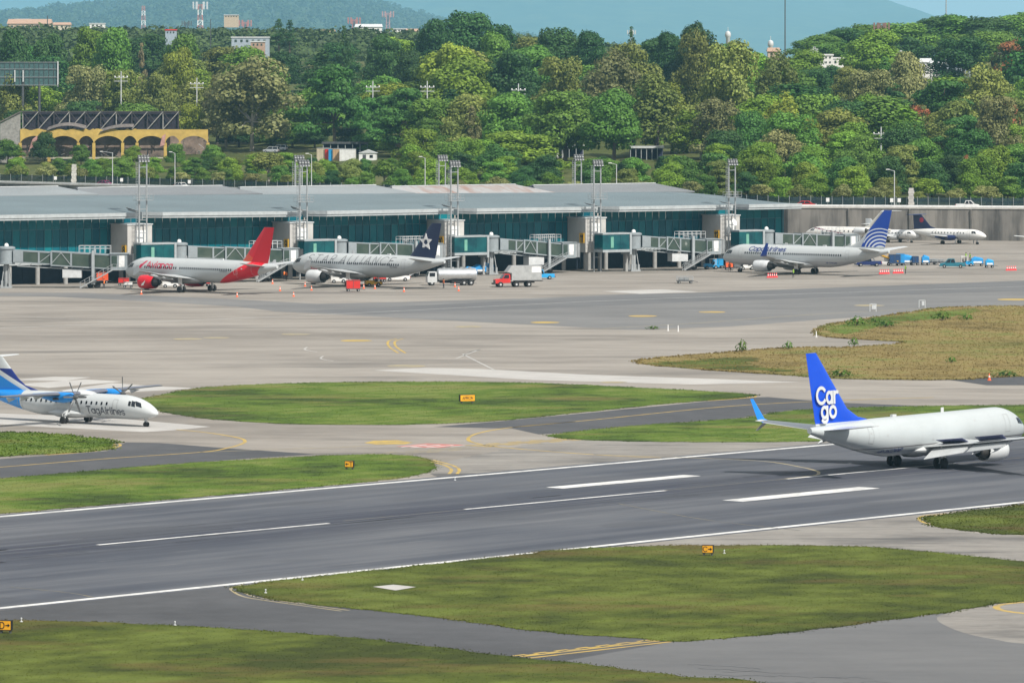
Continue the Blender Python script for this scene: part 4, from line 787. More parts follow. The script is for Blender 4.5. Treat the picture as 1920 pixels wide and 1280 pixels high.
def cockpit(f, parent, panes):
    for side in (1, -1):
        for (d0, d1, z0, z1, sk) in panes:
            b = MB(); a0, a1 = f.ang((d0 + d1) / 2, z0), f.ang((d0 + d1) / 2 + sk / 2, z1); f.patch(b, d0, d1, a0, a1, side, .015, 4, 5, sk); b.build('cockpit_window', M_GLASSD, parent)
M_WING = pmat('wing_grey_paint', (.50, .52, .53), .35, .1, var=.1, scale=.8); M_WTOP = pmat('aircraft_white', (.56, .58, .59), .28, var=.06, scale=.6)
M_SEAM = pmat('seam_grey', (.42, .44, .45), .5); M_CORE = pmat('exhaust_metal', (.10, .095, .09), .4, .7); M_PAN = pmat('panel_line_grey', (.34, .35, .36), .5); M_APU = pmat('tail_cone_metal', (.14, .14, .15), .4, .5)
M_TXTG = pmat('letter_grey', (.15, .155, .17), .4); M_TXTR = pmat('letter_red', (.55, .01, .06), .4); M_TXTB = pmat('letter_blue', (.012, .03, .16), .4); M_TXTN = pmat('letter_black', (.02, .025, .05), .4)
def airliner(spec, label, loc, rz):
    k = spec['kind']; A = k == 'A'
    f = Fus(37.57, 5.6, 13.2, 1.975, 2.07, 3.78, 3.25, 4.95, .28, 17.7) if A else Fus(38.9, 5.4, 13.5, 1.88, 2.0, 3.42, 2.75, 4.75, .3, 19.6)
    xn = f.xn; t = thing('airliner', label, 'airliner', loc, rz); fu = f.build(spec['fus'], t); X = lambda s: xn - s
    zt = f.zc + f.Rh
    # cockpit, cabin
    if A: cockpit(f, fu, [(1.25, 1.95, 3.95, 4.55, .45), (2.02, 2.65, 4.0, 4.7, .35), (2.72, 3.3, 4.1, 4.72, .2)])
    else: cockpit(f, fu, [(1.35, 2.0, 3.55, 4.1, .42), (2.07, 2.65, 3.6, 4.22, .3), (2.72, 3.2, 3.68, 4.22, .15)])
    wz = f.zc + .42
    if spec.get('windows', True): cabin_windows(f, fu, [s for s in np.arange(6.6, f.L - 9.5, .52 if A else .508) if not (14.9 < s < 15.3)], wz, .29, .42)
    for side in (1, -1):
        dl = spec.get('door', M_PAN)
        outline(f, fu, 5.0, 5.85, f.zc - .45, f.zc + 1.35, side, M_PAN); outline(f, fu, f.L - 9.0, f.L - 8.2, f.zc - .35, f.zc + 1.4, side, dl, .06)
        if k == 'C' : outline(f, fu, 6.6, 10.0, f.zc - .5, f.zc + 1.6, 1, M_PAN)
    b = MB()      # skin joints round the barrel
    for q in (3.9, 8.2, 12.6, 17.1, 21.4, 25.2, 29.0, 32.4): f.patch(b, q, q + .035, -1.5, 1.5, 1, .006, 1, 14); f.patch(b, q, q + .035, -1.5, 1.5, -1, .006, 1, 14)
    for q, z_ in ((11.2, .9), (19.2, -.6), (27.5, .2), (30.2, .55), (14.3, -.9)): f.patch(b, q, q + .3, f.ang(q, f.zc + z_), f.ang(q, f.zc + z_ + .22), -1, .006, 1, 2); f.patch(b, q, q + .3, f.ang(q, f.zc + z_), f.ang(q, f.zc + z_ + .22), 1, .006, 1, 2)
    b.build('skin_joints', M_SEAM, fu)
    b = MB(); b.lathe([(X(f.L - .35), .31), (X(f.L), .26), (X(f.L) + .05, .1)], (0, 0, f.zt)); b.build('tail_cone', M_APU, fu, True)
    # wing box, wings, winglets
    sr = 11.4 if A else 13.2; wr = 6.9 if A else 7.6; zw = f.zc - 1.25
    b = MB(); rg = []
    for q, w, h in ((-2.0, .3, .1), (-.6, 1.5, .55), (1.0, 1.95, .75), (wr * .6, 2.0, .8), (wr, 1.75, .65), (wr + 2.0, .6, .2)):
        rg.append([Vector((X(sr + q), w * 1.02 * math.cos(a), f.zc - f.Rh + .45 + (h) * math.sin(a))) for a in [2 * math.pi * j / 20 for j in range(20)]])
    b.loft(rg); b.build('belly_fairing', spec.get('belly', M_WING), t, True)
    semi = 16.9 if A else 17.1; ey = 5.75 if A else 4.83
    for side in (1, -1):
        kx = .36; N = (0, 0, 1)
        le = lambda y: sr + (y - 1.6) * (.50 if A else .53); dih = lambda y: zw + (y - 1.6) * .095 + .0016 * (y - 1.6) ** 2
        secs = [((X(le(1.0)), side * 1.0, dih(1.0)), wr + .3, .95, N), ((X(le(2.4)), side * 2.4, dih(2.4)), wr - .6, .85, N), ((X(le(6.4)), side * 6.4, dih(6.4)), 3.9, .48, N), ((X(le(semi)), side * semi, dih(semi)), 1.55, .18, N)]
        wg = surface('wing', secs, spec.get('wing', M_WING), t); tip = Vector(secs[-1][0])
        if A: surface('wingtip_fence', [((tip.x + .1, tip.y, tip.z - .8), .5, .04, (0, 1, 0)), ((tip.x - .2, tip.y, tip.z), 1.5, .1, (0, 1, 0)), ((tip.x - 1.0, tip.y + side * .1, tip.z + .9), .5, .04, (0, 1, 0))], spec.get('winglet', M_WTOP), wg)
        else:
            surface('winglet', [((tip.x, tip.y, tip.z), 1.55, .17, (0, side * -.3, 1)), ((tip.x - .55, tip.y + side * .45, tip.z + .35), 1.3, .13, (0, -side, .5)), ((tip.x - 2.0, tip.y + side * .85, tip.z + 2.45), .55, .05, (0, -side, .2))], spec.get('winglet', M_WTOP), wg)
            if k == 'C': surface('lower_winglet', [((tip.x - .3, tip.y + side * .1, tip.z), 1.0, .1, (0, side, 1)), ((tip.x - 1.3, tip.y + side * .75, tip.z - .85), .45, .04, (0, side, .8))], M_WING, wg)
        # trailing-edge flaps with track fairings
        fl = spec.get('flap', 6); fa = R(fl)
        for ya, yb in ((2.3, 6.2), (6.6, 12.0)):
            b = MB(); rg = []
            for y in (ya, yb):
                cw = (wr - .6) + (3.9 - wr + .6) * min(1, (y - 2.4) / 4.0) if y < 6.4 else 3.9 + (1.55 - 3.9) * (y - 6.4) / (semi - 6.4); xh = X(le(y)) - cw * .93; z0 = dih(y) - .02 - (.12 if fl > 10 else 0); c = cw * .24 + .35
                rg.append([(xh + .35, side * y, z0 + .1), (xh - c * math.cos(fa), side * y, z0 - c * math.sin(fa) + .03), (xh - c * math.cos(fa), side * y, z0 - c * math.sin(fa)), (xh + .35, side * y, z0 - .16)])
            b.loft(rg); b.build('flap', spec.get('flapm', M_WING), wg)
        if k == 'C':    # open spoiler bay panels, dark blue grey
            for ya, yb in ((2.5, 5.4), (6.9, 11.2)):
                b = MB(); rg = []
                for y in (ya, yb):
                    cw = (wr - .6) + (3.9 - wr + .6) * min(1, (y - 2.4) / 4.0) if y < 6.4 else 3.9 + (1.55 - 3.9) * (y - 6.4) / (semi - 6.4); xh = X(le(y)) - cw * .66; z0 = dih(y) + .24
                    rg.append([(xh, side * y, z0), (xh - cw * .24, side * y, z0 + .42), (xh - cw * .24, side * y, z0 + .37), (xh, side * y, z0 - .06)])
                b.loft(rg); b.build('spoiler', pmat('spoiler_dark', (.085, .095, .20), .4), wg)
        for y in ((3.4, 7.6, 10.6) if not A else (6.9, 9.8, 12.6)):
            cw = 3.9 + (1.55 - 3.9) * max(0, y - 6.4) / (semi - 6.4) + (1.6 if y < 5 else 0); xh = X(le(y)) - cw * .55; z0 = dih(y) - .32; dz = -.5 if fl > 10 else -.08
            b = MB(); b.lathe([(0, .01), (-.4, .16), (-1.4, .22), (-2.2, .15), (-2.75, .01)], (0, 0, 0), n=10); o = b.build('flap_fairing', M_WING, wg, True, loc=(xh, side * y, z0)); o.rotation_euler = (0, -R(6 if fl < 10 else 16), 0)
        jet_engine(t, X(9.75) if A else X(11.35), side * ey, 1.78 if A else 1.55, 1.18 if A else 1.08, 4.6 if A else 4.5, spec['cowl'], M_CORE, dih(ey) - .1)
        # tailplane
        hz = f.zc + (1.15 if A else 1.25); hs = 6.2 if A else 7.1; h0 = 31.0 if A else 33.0
        surface('tailplane', [((X(h0), side * .3, hz), 4.2, .42, N), ((X(h0 + .55 * hs), side * hs, hz + hs * .11), 1.45, .12, N)], M_WTOP if not A else M_WING, t)
        gear('main_gear', t, 0, side * (3.8 if A else 2.86), zw + .25, .58 if A else .56, .4, .46 if A else .43)
    gear('nose_gear', t, 12.64 if A else 15.6, 0, 2.0, .38 if A else .35, .22, .25, doors=False)
    for s in (-1, 1): b = MB(); b.box(((12.64 if A else 15.6) + .3, s * .42, 1.35), (1.5, .04, .7)); b.build('nose_gear_door', M_WTOP, t)
    # fin
    if A: secs = [((X(28.6), 0, zt - .5), 6.6, .55, (0, 1, 0)), ((X(29.6), 0, zt + .4), 5.95, .5, (0, 1, 0)), ((X(34.4), 0, 11.76), 2.4, .2, (0, 1, 0))]
    else: secs = [((X(27.4), 0, zt - .25), 10.4, .3, (0, 1, 0)), ((X(30.4), 0, zt + .32), 7.6, .42, (0, 1, 0)), ((X(32.3), 0, zt + 1.25), 5.9, .5, (0, 1, 0)), ((X(37.8), 0, 12.5), 1.75, .2, (0, 1, 0))]
    fin = surface('fin', secs, spec['fin'], t)
    b = MB(); b.box((X(15), 0, zt + .22), (.5, .05, .5)); b.build('antenna', M_WTOP, fu); b = MB(); b.box((X(24), 0, zt + .1), (.7, .3, .22)); b.build('antenna', M_WTOP, fu)
    return t, f, fu, fin
W = (.49, .52, .53)
RED = (.66, .008, .022)
LIV = {}
# --- airliner with the red swoosh
fA = livery('white_paint_red_swoosh', W, [(RED, [(1, -1.94, -24.9 + 1.94 * 2.2), (-1, .8, 32.8 - .8 * 2.9)])], xn=17.7, belly=(1.7, 3.4))
nA = livery('fin_red', RED, [((.66, .08, .03), [(-.55, -1, 23.9)]), ((.78, .79, .79), [(1, .55, -41.4)]), ((.52, .005, .016), [(1, -.55, -28.4)])], xn=17.7)
cA = livery('cowl_red', (.66, .008, .022), [], xn=17.7)
pA = G(369, 547.3); tA, f, fu, fin = airliner(dict(kind='A', fus=fA, fin=nA, cowl=cA, door=M_WTOP, winglet=M_WTOP), 'white and red airliner with red engines and red fin docked at left', pA, math.pi - R(42))
for sd_ in (1, -1): f.text('Avianca', 1.2, 7.0, 4.05, sd_, M_TXTR, fu, .17, gap=.17, xs=1.2)
f.text('N538AV', .36, 25.4, 3.75, 1, M_TXTG, fu, .16)
b = MB()   # the winged mark ahead of the name
for (d0, d1, z0, z1, sk) in ((5.0, 5.5, 3.9, 5.25, 1.4), (4.6, 4.9, 3.7, 4.7, .9)): f.patch(b, d0, d1, f.ang(6, z0), f.ang(6, z1), 1, .016, 2, 6, sk)
b.build('wing_emblem', M_TXTR, fu)
b = MB()
for q in ((-.42, .55, .24), (-.1, .2, .2)): b.add([(17.7 - 10.7, 5.75 + 1.235, 1.55 + q[0]), (17.7 - 11.4, 5.75 + 1.25, 1.65 + q[0]), (17.7 - 11.9, 5.75 + 1.24, 1.65 + q[1])], [(0, 1, 2)])
b.build('engine_emblem', M_WHITE, tA)
# --- grey-lettered airliner
fS = livery('white_paint_plain', W, [], xn=17.7, belly=(1.7, 3.6)); nS = livery('fin_dark_blue', (.014, .02, .065), [((.62, .63, .65), [(1, -.62, -32.55)])], xn=17.7)
pS = G(682, 536.8); tS_, f, fu, fin = airliner(dict(kind='A', fus=fS, fin=nS, cowl=M_WTOP, winglet=M_WTOP), 'white airliner with thin grey capital letters and dark blue star fin', pS, math.pi - R(42))
f.text('STAR ALLIANCE', 1.75, 5.2, 4.05, 1, M_TXTG, fu, .085, .3, .42, 1.02); f.text('Avianca', .55, 6.2, 2.85, 1, M_TXTR, fu, .17); f.text('N279AV', .36, 26.0, 3.6, 1, M_TXTG, fu, .16)
for side in (1, -1):
    b = MB(); cx, cz = 17.7 - 33.2, 8.35
    for k in range(5):
        a = math.pi / 2 + k * 2 * math.pi / 5; r0, r1 = .42, 1.55; c_, s_ = math.cos(a), math.sin(a); px_, pz_ = -s_, c_
        y = side * .27; pts = [(cx + c_ * r1, y * .9, cz + s_ * r1), (cx + c_ * r0 + px_ * .52, y, cz + s_ * r0 + pz_ * .52), (cx + c_ * r0 - px_ * .52, y, cz + s_ * r0 - pz_ * .52)]
        b.add(pts + [(p[0], p[1] - side * .12, p[2]) for p in pts], [(0, 1, 2), (3, 5, 4), (0, 3, 4, 1), (1, 4, 5, 2), (2, 5, 3, 0)])
    b.build('star_emblem', M_WHITE, fin)
# --- blue-fin airliner
BLU = (.015, .07, .42)
rings = [((.72, .76, .80), [('c', 36.9, 4.0, 1.5 + .68 * k, 1.5 + .68 * k + (.34 - .03 * k)), (1, .30, -35.1)]) for k in range(6)]
fC = livery('white_paint_grey_belly', W, [((.40, .41, .43), [(0, -1, 2.62)])], xn=19.6); nC = livery('fin_blue_globe', BLU, rings + [(W, [(0, -1, 5.5)]), (W, [(-1, .55, 29.6)])], xn=19.6)
wlC = livery('winglet_blue', BLU, [], xn=19.6)
pC = G(1511, 514); tC_, f, fu, fin = airliner(dict(kind='B', fus=fC, fin=nC, cowl=pmat('cowl_light_grey', (.56, .58, .60), .3), winglet=wlC), 'white airliner with grey belly and blue globe fin docked at right', pC, math.pi - R(39))
f.text('CopaAirlines', 1.0, 7.3, 4.25, 1, M_TXTB, fu, .2, .25, .2, 1.14); f.text('HP-1718CMP', .34, 25.5, 2.2, 1, M_TXTB, fu, .16)
# --- cargo jet rolling on the runway
CB = (.006, .075, .62)
fG = livery('white_cargo_paint', (.46, .50, .515), [((.30, .33, .36), [(0, -1, 2.05)]), ((.10, .09, .10), [(0, -1, 2.50), (0, 1, -2.40)])], xn=19.6, belly=(1.4, 2.6)); nG = livery('fin_cargo_blue', CB, [((.53, .57, .58), [(0, -1, 5.36)])], xn=19.6); wlG = livery('winglet_cargo_blue', (.015, .22, .72), [], xn=19.6)
pG = G(1720, 875.2); tG, f, fu, fin = airliner(dict(kind='C', fus=fG, fin=nG, cowl=M_WTOP, windows=False, flap=32, winglet=wlG), 'white cargo jet with blue fin rolling on the runway', pG, R(52))
f.text('HP-1522WWP', .5, 24.6, 1.95, -1, M_TXTB, fu, .16, .2)
for side in (-1, 1):
    dx = (1, 0, 0) if side < 0 else (-1, 0, 0); fo_ = Vector((0, side * .04, 0))
    flat_text('Car', 1.55, M_WTOP, fin, Vector((19.6 - 36.15, side * .255, 8.2)), dx, (0, side * -.04, 1), .22, xs=1.08, gap=.24); flat_text('go', 1.55, M_WTOP, fin, Vector((19.6 - 35.95, side * .32, 6.28)), dx, (0, side * -.04, 1), .22, xs=1.12, gap=.26)
# --- turboprops and the parked jets
def propeller(parent, x, y, z, r, n, a0, mat=None):
    b = MB(); b.lathe([(x + .55, .01), (x + .35, .18), (x - .05, .27), (x - .3, .27)], (0, y, z), n=14); sp = b.build('spinner', mat or M_DGREY, parent, True)
    for k in range(n):
        a = a0 + 2 * math.pi * k / n; c, s = math.cos(a), math.sin(a); b = MB(); rg = []
        for t, w, tw in ((.08, .07, .9), (.25, .11, .7), (.6, .12, .45), (.9, .11, .3), (1.0, .06, .25)):
            o = Vector((x, y + c * r * t, z + s * r * t)); e = Vector((math.sin(tw), -s * math.cos(tw), c * math.cos(tw))); q = Vector((math.cos(tw), s * math.sin(tw), -c * math.sin(tw)))
            rg.append([o - e * w - q * .015, o + e * w - q * .015, o + e * w + q * .015, o - e * w + q * .015])
        b.loft(rg); b.build('blade', M_DGREY, sp)
def turboprop(sp, label, loc, rz, name='propeller_airliner'):
    f = sp['f']; t = thing(name, label, 'propeller plane', loc, rz); fu = f.build(sp['fus'], t); X = lambda s: f.xn - s; N = (0, 0, 1); zt = f.zc + f.Rh
    cockpit(f, fu, sp['cock']); cabin_windows(f, fu, sp['win'], f.zc + f.Rh * .28, .27, .38 if sp['high'] else .3)
    for side in (1, -1): outline(f, fu, sp['win'][0] - 1.6, sp['win'][0] - .9, f.zc - .6, f.zc + .9, side, M_PAN); outline(f, fu, f.L - 7.2, f.L - 6.4, f.zc - .5, f.zc + .9, side, M_PAN)
    zw = zt - .05 if sp['high'] else f.zc - f.Rh * .62; span, cr, ct, sw, ny = sp['semi'], sp['cr'], sp['ct'], sp['sw'], sp['ny']; dih = .015 if sp['high'] else .09
    if sp['high']:
        b = MB(); rg = []
        for q, w, h in ((-1.6, .3, .05), (-.5, .95, .35), (.8, 1.15, .5), (2.4, 1.1, .45), (4.2, .3, .05)): rg.append([Vector((X(sw + q), w * math.cos(a), zt - .12 + h * math.sin(a))) for a in [2 * math.pi * j / 16 for j in range(16)]])
        b.loft(rg); b.build('wing_root_fairing', sp['paint'], t, True)
        b = MB(); rg = []
        for q, w, h in ((-3.2, .2, .1), (-1.8, 1.2, .45), (.3, 1.75, .62), (2.2, 1.7, .6), (4.0, .9, .3), (5, .2, .1)): rg.append([Vector((-q + 0.3, w * math.cos(a), f.zc - f.Rh + .42 + h * math.sin(a))) for a in [2 * math.pi * j / 16 for j in range(16)]])
        b.loft(rg); b.build('wheel_sponson', sp['paint'], t, True)
    for side in (1, -1):
        secs = [((X(sw), 0 if sp['high'] else side * .4, zw), cr, .42, N), ((X(sw), side * ny, zw + ny * dih), cr, .40, N), ((X(sw + .45), side * span, zw + span * dih), ct, .18, N)]
        wg = surface('wing', secs, sp.get('wing', M_WING), t)
        b = MB(); b.bar((X(sw + .03), side * ny, zw + ny * dih), (X(sw + .47), side * span, zw + span * dih), .12, .1); b.build('leading_edge', M_DGREY if sp['high'] else M_LGREY, wg)
        for y in sp['fair']:
            b = MB(); b.add([(X(sw + cr * .45), side * y - .08, zw - .1), (X(sw + cr * .45), side * y + .08, zw - .1), (X(sw + cr * 1.12), side * y, zw - .1), (X(sw + cr * .95), side * y, zw - .62)], [(0, 1, 3), (0, 2, 1), (0, 3, 2), (1, 2, 3)]); b.build('flap_fairing', M_LGREY, wg)
        zn = zw - (.18 if sp['high'] else -.12); pl = sp['prop_s']; b = MB(); rg = []
        for q, w, h, dz in ((0, .27, .28, 0), (.35, .42, .5, -.02), (1.6, .5, .62, -.1), (3.2, .46, .55, -.08), (sp['nac'], .12, .14, .05)): rg.append([Vector((X(pl + q), side * ny + w * math.cos(a), zn + dz + h * math.sin(a))) for a in [2 * math.pi * j / 18 for j in range(18)]])
        b.loft(rg); nc = b.build('engine_nacelle', sp['nacm'], t, True); propeller(nc, X(pl) + .1, side * ny, zn, sp['pr'], sp['pn'], sp['pa'] + .3 * side)
        b = MB(); b.cyl((X(pl + 2.0), side * (ny + .42), zn - .25), (X(pl + 2.7), side * (ny + .6), zn - .28), .14, n=10); b.build('exhaust', M_CORE, nc)
        gy = sp['gy']; gear('main_gear', t, 0, side * gy, (f.zc - f.Rh + .5) if sp['high'] else zn - .3, sp['wr'], .26, .24, lean=-side * .4 if sp['high'] else 0, doors=False)
        ht = sp['ht']; surface('tailplane', [((X(ht[0]), side * .05, ht[1]), ht[2], .25, N), ((X(ht[0] + .5), side * ht[3], ht[1] + .05), ht[2] * .6, .12, N)], sp['tailm'], t)
    gear('nose_gear', t, sp['ng'], 0, f.zc - f.Rh + .5, sp['wr'] * .68, .18, .17, doors=False)
    surface('fin', sp['fin'](X, zt), sp['finm'], t)
    return t, f, fu
ATB = (.012, .25, .70); ATN = (.012, .03, .20)
fT = livery('white_paint_blue_tail', (.54, .57, .58), [(ATB, [(1, 0, -20.2), (-.28, 1, -1.05 + .28 * 20.2)])], xn=12.5)
nT = livery('fin_blue_bands', (.64, .68, .70), [(ATB, [(.44, -1, 3.75 - .44 * 21.4)]), (ATN, [(-.45, 1, -4.55 + .45 * 21.9), (0, -1, 5.85)])], xn=12.5)
atr = dict(f=Fus(27.0, 5.3, 9.6, 1.38, 1.38, 2.12, 1.5, 3.05, .22, 12.5, 2.0), fus=fT, paint=M_WTOP, high=True, wing=pmat('wing_slate', (.13, .14, .18), .35), cock=[(1.6, 2.35, 2.28, 2.75, .35), (2.45, 2.95, 2.3, 2.86, .18), (3.05, 3.4, 2.36, 2.86, .1)], win=list(np.arange(6.6, 20.5, .78)), semi=13.5, cr=2.57, ct=1.6, sw=10.9, ny=4.05, fair=(2.4, 6.0, 8.2, 10.4), prop_s=9.1, nac=6.4, nacm=pmat('nacelle_blue', ATB, .3), pr=1.97, pn=6, pa=.25, gy=2.05, wr=.42, ht=(24.3, 7.2, 2.2, 3.65), tailm=M_WTOP, ng=10.75,
           fin=lambda X, zt: [((X(17.6), 0, zt - .2), 8.6, .25, (0, 1, 0)), ((X(20.4), 0, zt + .5), 5.8, .36, (0, 1, 0)), ((X(21.6), 0, zt + 1.3), 4.6, .36, (0, 1, 0)), ((X(24.0), 0, 7.15), 2.5, .24, (0, 1, 0))], finm=nT)
tT, f, fu = turboprop(atr, 'white propeller airliner with bright blue engines taxiing at the left edge', G(143, 792.3), -R(38))
f.text('TagAirlines', .82, 3.95, 1.32, -1, M_TXTN, fu, .14, gap=.17, xs=1.12)
for side in (1, -1):
    b = MB(); f.patch(b, .02, .6, -1.4, 1.4, side, .01, 4, 8); b.build('nose_cone', M_WTOP, fu)
def bras(L, R_, zc, xn): return Fus(L, L * .2, L * .36, R_, R_, zc, zc - .35, zc + .55, .15, xn, 2.1)
emb = dict(f=bras(19.6, 1.15, 2.15, 9.2), fus=livery('white_commuter_paint', (.76, .76, .74), [((.55, .56, .56), [(0, -1, 1.7)])], xn=9.2), high=False, cock=[(2.0, 2.6, 2.4, 2.85, .3), (2.7, 3.1, 2.4, 2.9, .15)], win=list(np.arange(5.2, 14, .82)), semi=9.9, cr=2.6, ct=1.3, sw=7.6, ny=3.3, fair=(), prop_s=5.6, nac=5.6, nacm=M_NAVY, pr=1.6, pn=4, pa=1.35, gy=3.3, wr=.4, ht=(17.3, 6.25, 1.9, 3.45), tailm=M_NAVY, ng=6.9,
           fin=lambda X, zt: [((X(12.4), 0, zt - .2), 6.6, .2, (0, 1, 0)), ((X(14.6), 0, zt + .5), 4.4, .3, (0, 1, 0)), ((X(17.0), 0, 6.3), 2.2, .2, (0, 1, 0))], finm=livery('fin_navy', (.015, .022, .075), [((.30, .02, .05), [('c', 16.9, 5.1, 0, .55)])], xn=9.2))
turboprop(emb, 'white commuter propeller plane with navy fin parked by the concrete wall', G(1783, 457.2), -R(38))
jst = dict(f=bras(14.2, .99, 1.85, 6.6), fus=livery('white_small_plane_paint', (.74, .75, .75), [], xn=6.6), high=False, cock=[(1.6, 2.1, 2.05, 2.4, .25), (2.2, 2.5, 2.05, 2.42, .1)], win=list(np.arange(3.9, 9.5, .85)), semi=7.9, cr=2.1, ct=1.0, sw=5.6, ny=2.5, fair=(), prop_s=4.2, nac=4.2, nacm=M_WTOP, pr=1.3, pn=4, pa=.7, gy=2.5, wr=.34, ht=(12.0, 4.0, 1.5, 3.0), tailm=M_WTOP, ng=4.6,
           fin=lambda X, zt: [((X(9.5), 0, zt - .2), 4.6, .2, (0, 1, 0)), ((X(10.8), 0, zt + .4), 3.2, .26, (0, 1, 0)), ((X(12.6), 0, 5.2), 1.4, .18, (0, 1, 0))], finm=M_WTOP)
turboprop(jst, 'small white propeller plane parked behind the blue globe fin', G(1676, 454.5), -R(36))
jst2 = dict(jst); jst2['fus'] = livery('white_light_plane_paint', (.70, .71, .70), [], xn=6.6)
turboprop(jst2, 'light plane showing only a wing at the right frame edge', G(1968, 458.5), -R(85))
# white executive jet with T-tail
f = Fus(21.5, 4.6, 7.5, 1.3, 1.3, 2.45, 2.05, 3.2, .2, 10.5, 2.1)
t = thing('executive_jet', 'white T-tail jet with maroon stripe parked behind the blue globe fin', 'jet', G(1588, 457), math.pi - R(33)); X = lambda s: 10.5 - s
fu = f.build(livery('white_paint_maroon_stripe', (.72, .70, .66), [((.16, .02, .05), [(.16, 1, -3.75), (-.16, -1, 4.0), (1, 0, -1.2)]), ((.5, .5, .5), [(0, -1, 1.75)])], xn=10.5), t)
cockpit(f, fu, [(1.6, 2.2, 2.75, 3.15, .3), (2.3, 2.8, 2.78, 3.2, .15)]); cabin_windows(f, fu, list(np.arange(5, 13, 1.1)), 2.8, .32, .38)
for side in (1, -1):
    surface('wing', [((X(8.6), side * .5, 1.55), 4.6, .4, (0, 0, 1)), ((X(13.2), side * 9.4, 2.2), 1.4, .14, (0, 0, 1))], M_WTOP, t); surface('tailplane', [((X(19.3), side * .05, 7.4), 2.4, .25, (0, 0, 1)), ((X(21.0), side * 3.9, 7.3), 1.3, .12, (0, 0, 1))], M_WTOP, t)
    jet_engine(t, X(13.7), side * 1.95, 3.0, .66, 3.6, M_WTOP, M_CORE, 3.0, False); b = MB(); b.box((X(15.4), side * 1.2, 3.0), (2.0, .6, .2)); b.build('engine_stub', M_WTOP, t)
    gear('main_gear', t, 0, side * 1.9, 1.6, .34, .2, .2, doors=False)
gear('nose_gear', t, 7.6, 0, 1.5, .25, .15, .14, doors=False)
surface('fin', [((X(14.2), 0, 3.5), 6.2, .25, (0, 1, 0)), ((X(15.8), 0, 4.1), 5.0, .36, (0, 1, 0)), ((X(19.2), 0, 7.4), 2.6, .25, (0, 1, 0))], livery('fin_cream', (.66, .64, .58), [], xn=10.5), t)
# ================================================================== APRON VEHICLES, PEOPLE, CONES, SIGNS   (local +x = forward)
VW = {}
def vwheel(parent, loc, r=.36, w=.24, rim=None):
    k = ('v', r, w, (rim or M_LGREY).name)
    if k not in VW:
        b = MB(); b.lathe([(-w / 2, r * .5), (-w / 2, r * .85), (-w * .3, r), (w * .3, r), (w / 2, r * .85), (w / 2, r * .5)], axis='y', n=18); tm = b.mesh('tyre', M_DARK, True)
        b = MB(); b.lathe([(-w * .5, .02), (-w * .52, r * .3), (-w * .45, r * .55), (w * .45, r * .55), (w * .52, r * .3), (w * .5, .02)], axis='y', n=14); VW[k] = (tm, b.mesh('rim', rim or M_LGREY, True))
    o = put('wheel', VW[k][0], parent, loc); put('rim', VW[k][1], o); return o
def car(kind, paint, label, loc, rz, group=None, name=None):
    """kind: sedan, suv, pickup"""
    t = thing(name or {'sedan': 'parked_car', 'suv': 'parked_car', 'pickup': 'pickup_truck'}[kind], label, 'pickup' if kind == 'pickup' else 'car', loc, rz, group)
    L = {'sedan': 4.5, 'suv': 4.7, 'pickup': 5.2}[kind]; hw = .88; bt = {'sedan': .92, 'suv': 1.08, 'pickup': 1.05}[kind]; z0 = .34
    b = MB(); rg = []
    for x, zt, w in ((-.5, bt - .12, .80), (-.47, bt, .86), (-.2, bt + .02, .9), (.2, bt, .9), (.33, bt - .06, .88), (.46, bt - .16, .84), (.5, bt - .34, .76)):
        rg.append([(x * L, -hw * w, z0), (x * L, hw * w, z0), (x * L, hw * w * 1.03, z0 + .35), (x * L, hw * w * .97, zt), (x * L, -hw * w * .97, zt), (x * L, -hw * w * 1.03, z0 + .35)])
    b.loft(rg); body = b.build('body', paint, t, True)
    cab = {'sedan': (-.42, -.24, .12, .27, 1.45), 'suv': (-.48, -.42, .12, .26, 1.75), 'pickup': (-.10, -.06, .16, .28, 1.75)}[kind]
    def cabin(b, g, inset):
        x0, x1, x2, x3, zt = cab
        b.loft([[(x0 * L - g, -hw * .9 - g + inset, bt - .02), (x3 * L + g, -hw * .9 - g + inset, bt - .02), (x3 * L + g, hw * .9 + g - inset, bt - .02), (x0 * L - g, hw * .9 + g - inset, bt - .02)], [(x1 * L, -hw * .72 - g, zt - .06), (x2 * L, -hw * .72 - g, zt - .06), (x2 * L, hw * .72 + g, zt - .06), (x1 * L, hw * .72 + g, zt - .06)]])
    b = MB(); cabin(b, 0, 0); gl = b.build('windows', M_GLASSD, t)
    x0, x1, x2, x3, zt = cab; b = MB(); b.box(((x1 + x2) / 2 * L, 0, zt), ((x2 - x1) * L + .12, hw * 1.5, .10)); b.build('roof', paint, t)
    b = MB()
    for s in (-1, 1):
        for xa, xb in ((x0, x1), ((x0 + x3) / 2, (x1 + x2) / 2), (x3, x2)): b.bar((xa * L, s * hw * .905, bt), (xb * L, s * hw * .73, zt - .03), .09)
    b.build('pillars', paint, t)
    if kind == 'pickup':
        b = MB(); xa, xb = -.48 * L, -.12 * L; b.box(((xa + xb) / 2, 0, bt + .012), (xb - xa, hw * 1.5, .03)); b.build('bed_floor', M_DGREY, t)
    for s in (-1, 1):
        b = MB(); b.box((.485 * L, s * .6, .72), (.12, .34, .15)); b.build('headlight', M_WHITE, t); b = MB(); b.box((-.492 * L, s * .68, .8), (.08, .2, .22)); b.build('tail_light', M_RED, t)
        for q in (-.30, .31): vwheel(t, (q * L, s * hw * .9, .34), .34, .22)
    b = MB(); b.box((.5 * L, 0, .45), (.16, 1.6, .18)); b.box((-.5 * L, 0, .45), (.16, 1.6, .18)); b.build('bumpers', M_DGREY, t)
    return t
